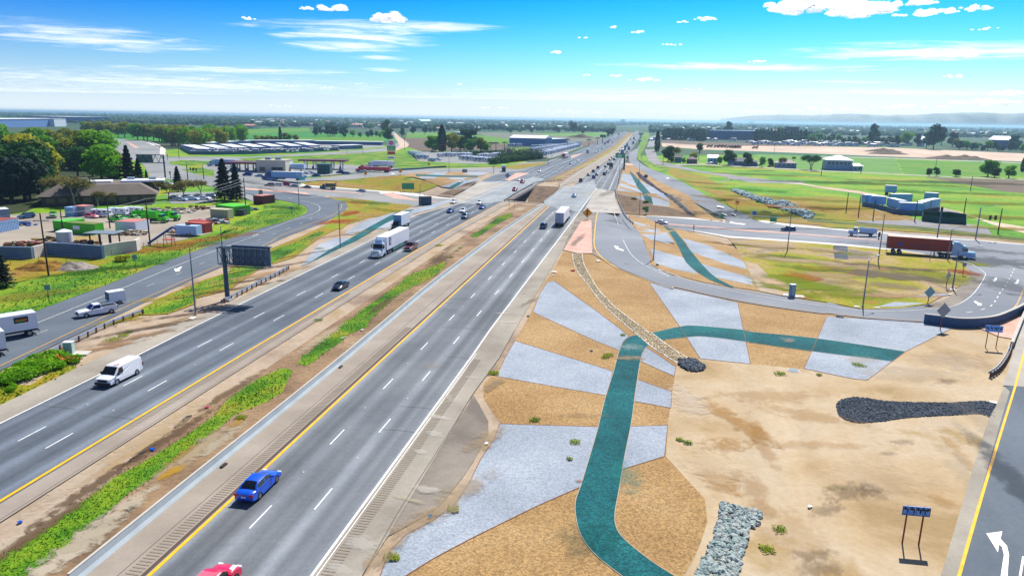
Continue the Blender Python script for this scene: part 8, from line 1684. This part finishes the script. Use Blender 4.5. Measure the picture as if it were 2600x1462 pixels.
bldg('shop_building', 'white building with a brown roof beyond the green crop field', 'building', 'C 360,285', 'C 520,285', 20, 6, mfar2, mat('roof_brownish', '#8a7468', .8), 'gable', 5, .5, 3); bldg('shop_building', 'blue shed with a red corner at the crop field', 'building', 'C 680,330', 'C 790,325', 20, 5, m_wblue, m_roofw, 'flat', 0)
bldg('hall', 'pale hall left of the vanishing freeway with a long white roof', 'warehouse', 'S 1040,270', 'S 1370,270', 60, 10, mfar, m_roofw, 'flat', 0, 2); bldg('tower_block', 'pale blocky tower above the vanishing freeway', 'building', 'S 1275,215', 'S 1325,215', 30, 36, mat('tower_grey', '#8aa0b4', .8), m_roofw, 'flat', 2)
bldg('warehouse', 'long white roofed building at the right behind the graded earth', 'warehouse', 'E 1790,455', 'E 1985,462', 40, 12, mat('warehouse_slate', '#5a7a98', .8), m_roofw, 'gable', 0, .6, 5); bldg('house', 'pale house among the mixed trees on the right', 'house', 'E 1085,440', 'E 1150,442', 16, 10, mfar2, m_roofw, 'gable', 2, .5, 5)
def far_houses(n, x0, x1, ylo, yhi, lab, grp):
    p = None
    for i in range(n):
        x = rt.uniform(x0, x1); y = HZ0+(x-1300)*HSL+rt.uniform(ylo, yhi)
        if 1480 < x < 1680 and y > 330: continue
        w = W((x, y)); L_, D_, H = rt.uniform(10, 40), rt.uniform(9, 16), rt.uniform(4, 7.5); t = thing('far_building', lab, 'building', tuple(w), rt.uniform(-.4, .4), grp)
        MB().box((0, 0, H/2), (L_, D_, H)).build('wall', rt.choice([mfar2, m_cream, m_wgrey, mfar2]), t); mb = MB(); a, b_ = L_/2+.5, D_/2+.5
        mb.add([(-a, -b_, H), (a, -b_, H), (a, b_, H), (-a, b_, H), (-a, 0, H+2.5), (a, 0, H+2.5)], [(0, 1, 5, 4), (2, 3, 4, 5), (0, 4, 3), (1, 2, 5)]); mb.build('roof', rt.choice([m_roofw, m_roofw, mat('roof_coral', '#d08a78', .7), m_roofg]), t)
far_houses(120, 560, 1520, 9, 30, 'small pale building scattered among the trees of the western plain', 'far buildings in the west'); far_houses(120, 1640, 2650, 6, 26, 'small pale building scattered among the trees of the eastern plain', 'far buildings in the east')
for i in range(60):
    x = 1900+i*9.2 if i < 45 else 1650+(i-45)*15; y = (365 if i < 45 else 356)+(x-1900)*.018*(i < 45)+rt.uniform(-3, 3)
    s = rt.uniform(1.8, 3.2) ; o = dup(base_v, (0, 0, 0), 0, 'white car in the long distant car rows beyond the graded earth', 'cars in the far rows', (s,)*3); place(o, 'P %f,%f' % (x, y), rt.choice([80, 260, 300]), None)
for i in range(26):
    x = 555+i*4.2; o = dup(base_v, (0, 0, 0), 0, 'car in the distant lot left of the coral roofed building', 'cars in the distant lot', (1.4,)*3); place(o, 'P %f,%f' % (x, 324.5+rt.uniform(-1.5, 1.5)), 250, None)
# rubble berm on the right
rocks('rubble_berm', 'long berm of broken pale concrete rubble in the meadow', 'D 1010,875 1060,875 1160,905 1250,950 1360,960 1420,985 1560,990 1590,1020 1700,1065 1810,1110 1820,1140 1760,1160 1640,1110 1500,1065 1380,1020 1240,975 1120,930 1030,890', 900, .5, 1.3, gmat('rubble_concrete', ['#4a6a70', '#8aa4a8', '#b0c0c4', '#3a5440'], .5, .2, fs=3, lo=.35, hi=.65), .6)
for i, sp in enumerate(('D 1480,1020', 'D 1530,1010')): heap('rubble_heap', 'dark mound on the rubble berm, %s one' % ('left', 'right')[i], sp, 5, 3, 1.1, rk2)
for i in range(9): place(dump_truck(mat('machine_rust', '#8a4030', .6), mat('machine_brown', '#6a3428', .7), 'earth_mover', 'rust coloured earth-moving machine, %s from the left on the graded earth' % ORD[i], tall=True), 'D %d,%d' % ((790, 860, 895, 930, 990, 1020, 1050, 1075, 1242)[i], (450, 452, 450, 453, 455, 457, 455, 458, 463)[i]), 260, None); 
t = thing('flag', 'small pink and white flag among the conifers', 'flag', tuple(W1('A 1040,835'))); MB().cyl((0, 0, 0), (0, 0, 9.5), .08, .05, 6).build('pole', m_galv, t); MB().box((.9, 0, 8.2), (1.7, .05, 2.2)).build('cloth', mat('flag_pink', '#d84a90', .8), t)
# tiny debris on the road sides
for i, (sp, m_) in enumerate((('L 1635,590', m_sgw), ('K 1360,352', PR), ('K 997,628', PB), ('K 135,1108', PB), ('M 662,203', PS), ('M 308,8', m_dkst), ('N 340,1072', m_sgw), ('H 1100,945', m_sgw), ('L 1265,1065', PT), ('G 1340,1305', PTB), ('G 1520,1230', m_sgw))):
    b_ = MB(); [b_.box((rt.uniform(-.1, .1), rt.uniform(-.1, .1), .08+k_*.03), (rt.uniform(.2, .45), rt.uniform(.15, .3), .1), k_) for k_ in range(2)]; o = b_.build('litter', m_); o.location = W1(sp)+Vector((0, 0, .05)); tag(o, 'small scrap of litter on the bare roadside ground', 'litter', 'litter on the roadside')
# prototypes that only served as masters
for k_, p in TP.items():
    def rm(o):
        for ch in list(o.children): rm(ch)
        bpy.data.objects.remove(o)
    rm(p)
# labels: at most 16 words
for o in bpy.data.objects:
    if o.get('label') and len(o['label'].split()) > 16: print('LONG', o['label'])
# ---------------------------------------------------------------- clouds (far beyond the haze)
def cloud_mat(puffy):
    m, nt, b = nmat('cumulus' if puffy else 'cirrus'); N = nt.nodes.new; L = nt.links.new
    b.inputs['Base Color'].default_value = (1, 1, 1, 1) if puffy else (.97, .98, 1, 1); b.inputs['Roughness'].default_value = 1; b.inputs['Specular IOR Level'].default_value = 0
    tc = N('ShaderNodeTexCoord'); tr = N('ShaderNodeBsdfTransparent'); mx = N('ShaderNodeMixShader'); out = nt.nodes['Material Output']
    tl = N('ShaderNodeBsdfTranslucent'); tl.inputs[0].default_value = (1, 1, 1, 1); ms = N('ShaderNodeMixShader'); ms.inputs[0].default_value = .5 if puffy else .6
    L(b.outputs[0], ms.inputs[1]); L(tl.outputs[0], ms.inputs[2])
    def mr(src, a, c, d=0, e=1):
        r = N('ShaderNodeMapRange'); r.interpolation_type = 'SMOOTHSTEP'
        for i, v in enumerate((a, c, d, e)): r.inputs[i+1].default_value = v
        L(src, r.inputs[0]); return r.outputs[0]
    def M(op, a, b_):
        n = N('ShaderNodeMath'); n.operation = op
        for i, v in enumerate((a, b_)):
            if isinstance(v, (int, float)): n.inputs[i].default_value = v
            else: L(v, n.inputs[i])
        return n.outputs[0]
    n = N('ShaderNodeTexNoise'); n.inputs['Detail'].default_value = 8; n.inputs['Roughness'].default_value = .62; n.inputs['Scale'].default_value = 1
    if puffy:
        geo = N('ShaderNodeNewGeometry'); mp = N('ShaderNodeMapping'); mp.inputs['Scale'].default_value = (.003,)*3
        L(geo.outputs['Position'], mp.inputs[0]); L(mp.outputs[0], n.inputs[0])
        lw = N('ShaderNodeLayerWeight'); lw.inputs[0].default_value = .5
        f = M('SUBTRACT', 1., lw.outputs['Facing'])
        a = mr(M('ADD', f, M('MULTIPLY', M('SUBTRACT', n.outputs['Fac'], .5), 1.7)), .3, 1.25)
    else:
        oi = N('ShaderNodeObjectInfo'); mp = N('ShaderNodeMapping'); mp.inputs['Scale'].default_value = (.00016, .00022, 1)
        geo = N('ShaderNodeNewGeometry'); L(geo.outputs['Position'], mp.inputs[0]); L(mp.outputs[0], n.inputs[0]); n.inputs['Distortion'].default_value = .6
        ln = N('ShaderNodeVectorMath'); ln.operation = 'LENGTH'; L(tc.outputs['Object'], ln.inputs[0])
        a = M('ADD', M('SUBTRACT', 1., ln.outputs['Value']), M('MULTIPLY', M('SUBTRACT', n.outputs['Fac'], .5), 2.6))
        a = M('MULTIPLY', mr(a, .0, 1.35), oi.outputs['Alpha'])
        edge = mr(ln.outputs['Value'], .8, 1.0, 1, 0); a = M('MULTIPLY', a, edge)
    b.inputs['Emission Color'].default_value = (.93, .96, 1, 1); b.inputs['Emission Strength'].default_value = .62 if puffy else .5  # added glow stands in for sunlight scattered inside the clouds
    L(a, mx.inputs[0]); L(tr.outputs[0], mx.inputs[1]); L(ms.outputs[0], mx.inputs[2]); L(mx.outputs[0], out.inputs['Surface'])
    return m
cm_w, cm_p = cloud_mat(False), cloud_mat(True)
wisps = [(210, 95, 260, 34, .75), (130, 70, 200, 24, .5), (930, 68, 320, 17, 1), (900, 92, 190, 30, 1.0), (870, 118, 140, 16, .9), (960, 146, 70, 10, .8), (560, 178, 330, 9, .7), (980, 178, 60, 6, .7), (2420, 130, 380, 26, 1), (1900, 171, 360, 10, 1), (2150, 208, 160, 4, .5), (300, 205, 640, 26, .6), (200, 235, 600, 22, .7), (1600, 240, 520, 14, .7), (1450, 255, 700, 14, .6), (2300, 235, 400, 10, .5)]
def disc(n=40):
    mb = MB(); V = [(0, 0, 0)]+[(math.cos(2*math.pi*i/n), math.sin(2*math.pi*i/n), 0) for i in range(n)]
    return mb.add(V, [(0, i+1, (i+1) % n+1) for i in range(n)])
me = None
for i, (x, y, rx, ry, al) in enumerate(wisps):
    ALT = 6500.
    def hit(x, y):
        d = ray((x, y)); k = (ALT-CAMH)/d.z; return Vector((d.x*k, d.y*k, ALT))
    c = hit(x, y); l = hit(x-rx, y-rx*HSL); r = hit(x+rx, y+rx*HSL); u = hit(x, y-ry); dn = hit(x, min(y+ry, 268))
    if me is None: o = disc().build('cloud', cm_w); me = o.data
    else: o = link('cloud', me)
    o.location = (c.x, (u.y+dn.y)/2, ALT); o.scale = ((r-l).length/2*1.25, abs(dn.y-u.y)/2*1.3, 1); o.rotation_euler = (0, 0, math.atan2((r-l).y, (r-l).x))
    o.color = (1, 1, 1, al); o['kind'] = 'structure'; o.visible_shadow = True
puffs = [(845, 24, 40, 15), (777, 23, 17, 9), (985, 52, 42, 20), (625, 48, 26, 6), (2080, 22, 128, 36), (2185, 30, 80, 32), (1985, 16, 50, 16), (2320, 10, 60, 12), (2350, 35, 85, 13), (2460, 25, 60, 11), (2500, 75, 40, 6), (1790, 50, 30, 9), (1735, 58, 20, 6), (1620, 82, 20, 7), (1555, 70, 12, 6), (1480, 96, 15, 6), (1700, 115, 34, 6), (1635, 204, 42, 10), (1565, 195, 22, 6), (1760, 227, 30, 5), (2420, 196, 26, 8), (2410, 145, 70, 13), (1490, 192, 11, 5), (1415, 134, 18, 7), (1926, 158, 28, 6), (525, 204, 20, 4), (730, 218, 34, 5), (650, 222, 24, 4), (920, 215, 20, 4), (825, 224, 22, 4), (1170, 215, 10, 4), (2500, 262, 90, 14), (2560, 240, 50, 12), (2300, 272, 110, 9), (2100, 280, 110, 8), (1900, 284, 90, 6), (1450, 285, 90, 5), (1700, 286, 80, 5), (720, 270, 60, 4), (1250, 275, 50, 5)]

_ico = bmesh.new(); bmesh.ops.create_icosphere(_ico, subdivisions=3, radius=1); ICO = ([v.co.copy() for v in _ico.verts], [tuple(v.index for v in f.verts) for f in _ico.faces]); _ico.free()
rnd = random.Random(4)
for i, (x, y, rx, ry) in enumerate(puffs):
    D = 34000.; d = ray((x, y)); k = D/d.y; c = Vector((d.x*k, d.y*k, CAMH+d.z*k)); s = D/FPX
    mb = MB(); n = max(5, min(26, int(rx*ry/60)+5))
    for j in range(n):
        u = rnd.uniform(-1, 1); h = (1-u*u)**.5; yy = rnd.uniform(-.5, .9)*h
        r = ry*s*rnd.uniform(.35, .75)*(.5+.5*h); px = u*rx*s*.8
        pz = (yy*.55)*ry*s
        V = []
        for v in ICO[0]:
            w_ = v*r*(1+.35*mnoise.noise(v*2.3+Vector((j*7.1, i, 0)))) ; w_.x *= 1.5
            V.append((px+w_.x, w_.y+rnd.uniform(-.2, .2)*0+(j % 3-1)*r*.5, pz+w_.z*(.9 if w_.z > 0 else .5)))
        mb.add(V, ICO[1])
    o = mb.build('cloud', cm_p, smooth=True); o.location = c; o.rotation_euler = (0, HSL*0, -math.atan2(c.x, c.y)); o['kind'] = 'structure'
# ---------------------------------------------------------------- far hills
g_hill = gmat('hill_haze_tint', ['#86a0aa', '#93aab2', '#a0b0b4'], .0008, .1, fs=.01)  # distance haze painted into the hill colour as a pale blue
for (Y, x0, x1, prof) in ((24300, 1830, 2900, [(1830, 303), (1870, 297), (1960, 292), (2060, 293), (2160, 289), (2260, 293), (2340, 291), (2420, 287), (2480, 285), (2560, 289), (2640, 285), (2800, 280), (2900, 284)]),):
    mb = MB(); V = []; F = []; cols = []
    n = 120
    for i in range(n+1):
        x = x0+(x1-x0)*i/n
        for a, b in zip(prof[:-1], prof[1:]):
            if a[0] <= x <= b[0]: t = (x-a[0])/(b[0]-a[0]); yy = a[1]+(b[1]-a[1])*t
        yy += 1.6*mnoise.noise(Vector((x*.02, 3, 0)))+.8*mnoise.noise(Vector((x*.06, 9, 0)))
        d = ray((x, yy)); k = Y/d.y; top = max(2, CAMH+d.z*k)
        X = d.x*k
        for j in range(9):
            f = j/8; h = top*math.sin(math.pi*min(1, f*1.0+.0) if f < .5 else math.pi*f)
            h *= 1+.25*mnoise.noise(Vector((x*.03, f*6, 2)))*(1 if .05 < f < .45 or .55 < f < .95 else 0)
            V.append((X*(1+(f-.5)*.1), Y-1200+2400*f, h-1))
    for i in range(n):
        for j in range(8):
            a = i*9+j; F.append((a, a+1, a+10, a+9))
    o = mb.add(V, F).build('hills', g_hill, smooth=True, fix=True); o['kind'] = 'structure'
# ---------------------------------------------------------------- camera, light, sky, haze
cam = bpy.data.cameras.new('camera'); co = bpy.data.objects.new('camera', cam); COL.objects.link(co); SC.camera = co
cam.sensor_width = 36; cam.lens = 36*FPX/2600; cam.clip_start = .5; cam.clip_end = 250000
co.matrix_world = Matrix(((CR.x, CU.x, -CF.x, 0), (CR.y, CU.y, -CF.y, 0), (CR.z, CU.z, -CF.z, CAMH), (0, 0, 0, 1)))
SUN_EL = math.radians(50); SUN_AZ = math.atan2(.42, .91)      # azimuth clockwise from +Y
sd = Vector((math.sin(SUN_AZ)*math.cos(SUN_EL), math.cos(SUN_AZ)*math.cos(SUN_EL), math.sin(SUN_EL)))
sl = bpy.data.lights.new('sun', 'SUN'); so = bpy.data.objects.new('sun', sl); COL.objects.link(so)
sl.energy = 5.0; sl.angle = math.radians(.5); sl.color = (1, .97, .91)
so.rotation_euler = sd.to_track_quat('Z', 'Y').to_euler(); so.location = (0, 0, 300)
w = bpy.data.worlds.new('World'); SC.world = w; w.use_nodes = True; nt = w.node_tree; N = nt.nodes.new; L = nt.links.new
bg = nt.nodes['Background']; sky = N('ShaderNodeTexSky'); sky.sky_type = 'NISHITA'; sky.sun_disc = False
sky.sun_elevation = SUN_EL; sky.sun_rotation = SUN_AZ; sky.air_density = 1.0; sky.dust_density = .6; sky.ozone_density = 2.2; sky.altitude = 0
bg.inputs[1].default_value = .06
SKY = ((.66, 6, .5), (.66, 2.7, .93), (.6, .8, .97))
def M(op, a, b):
    n = N('ShaderNodeMath'); n.operation = op
    for i, v in enumerate((a, b)):
        if isinstance(v, (int, float)): n.inputs[i].default_value = v
        else: L(v, n.inputs[i])
    return n.outputs[0]
# colour balance of the sky like the photograph's (deep azure overhead, near white at the horizon)
ss = N('ShaderNodeSeparateColor'); L(sky.outputs[0], ss.inputs[0]); cc = N('ShaderNodeCombineColor')
for i, (ref, p, k) in enumerate(SKY): L(M('MINIMUM', M('MULTIPLY', M('POWER', M('DIVIDE', ss.outputs[i], ref/.076), p), k/.076), 1.0/.076), cc.inputs[i])
tc = N('ShaderNodeTexCoord'); sp = N('ShaderNodeSeparateXYZ'); L(tc.outputs['Generated'], sp.inputs[0])
hf = M('POWER', M('MAXIMUM', M('SUBTRACT', 1., M('DIVIDE', M('ABSOLUTE', sp.outputs[2], 0), .165)), 0.), 2.3)
hm = N('ShaderNodeMixRGB'); L(hf, hm.inputs[0]); L(cc.outputs[0], hm.inputs[1]); hm.inputs[2].default_value = (.88/.076, .97/.076, 1.0/.076, 1)
nat = N('ShaderNodeVectorMath'); nat.operation = 'SCALE'; L(sky.outputs[0], nat.inputs[0]); nat.inputs['Scale'].default_value = 1.0
up = N('ShaderNodeMapRange'); up.interpolation_type = 'SMOOTHSTEP'; up.inputs[1].default_value = .2; up.inputs[2].default_value = .5; L(sp.outputs[2], up.inputs[0])
fm = N('ShaderNodeMixRGB'); L(up.outputs[0], fm.inputs[0]); L(hm.outputs[0], fm.inputs[1]); L(nat.outputs[0], fm.inputs[2])
L(fm.outputs[0], bg.inputs[0])
# haze
HAZE = True
if HAZE:
    hb = MB().box((0, 11250, 20.), (31000, 23100, 44)).build('haze', [nmat('haze_air')[0]])
    m = hb.data.materials[0]; nt2 = m.node_tree; nt2.nodes.clear(); oo = nt2.nodes.new('ShaderNodeOutputMaterial'); pv = nt2.nodes.new('ShaderNodeVolumePrincipled')
    pv.inputs['Color'].default_value = (.5, .8, 1., 1); pv.inputs['Density'].default_value = .00011; pv.inputs['Anisotropy'].default_value = .5
    nt2.links.new(pv.outputs[0], oo.inputs['Volume']); hb['kind'] = 'stuff'; m.volume_intersection_method if hasattr(m, 'volume_intersection_method') else None
SC.view_settings.view_transform = 'Standard'; SC.view_settings.look = 'None'; SC.view_settings.exposure = .46; SC.view_settings.gamma = 1
SC.cycles.volume_bounces = 0; SC.cycles.volume_step_rate = 10
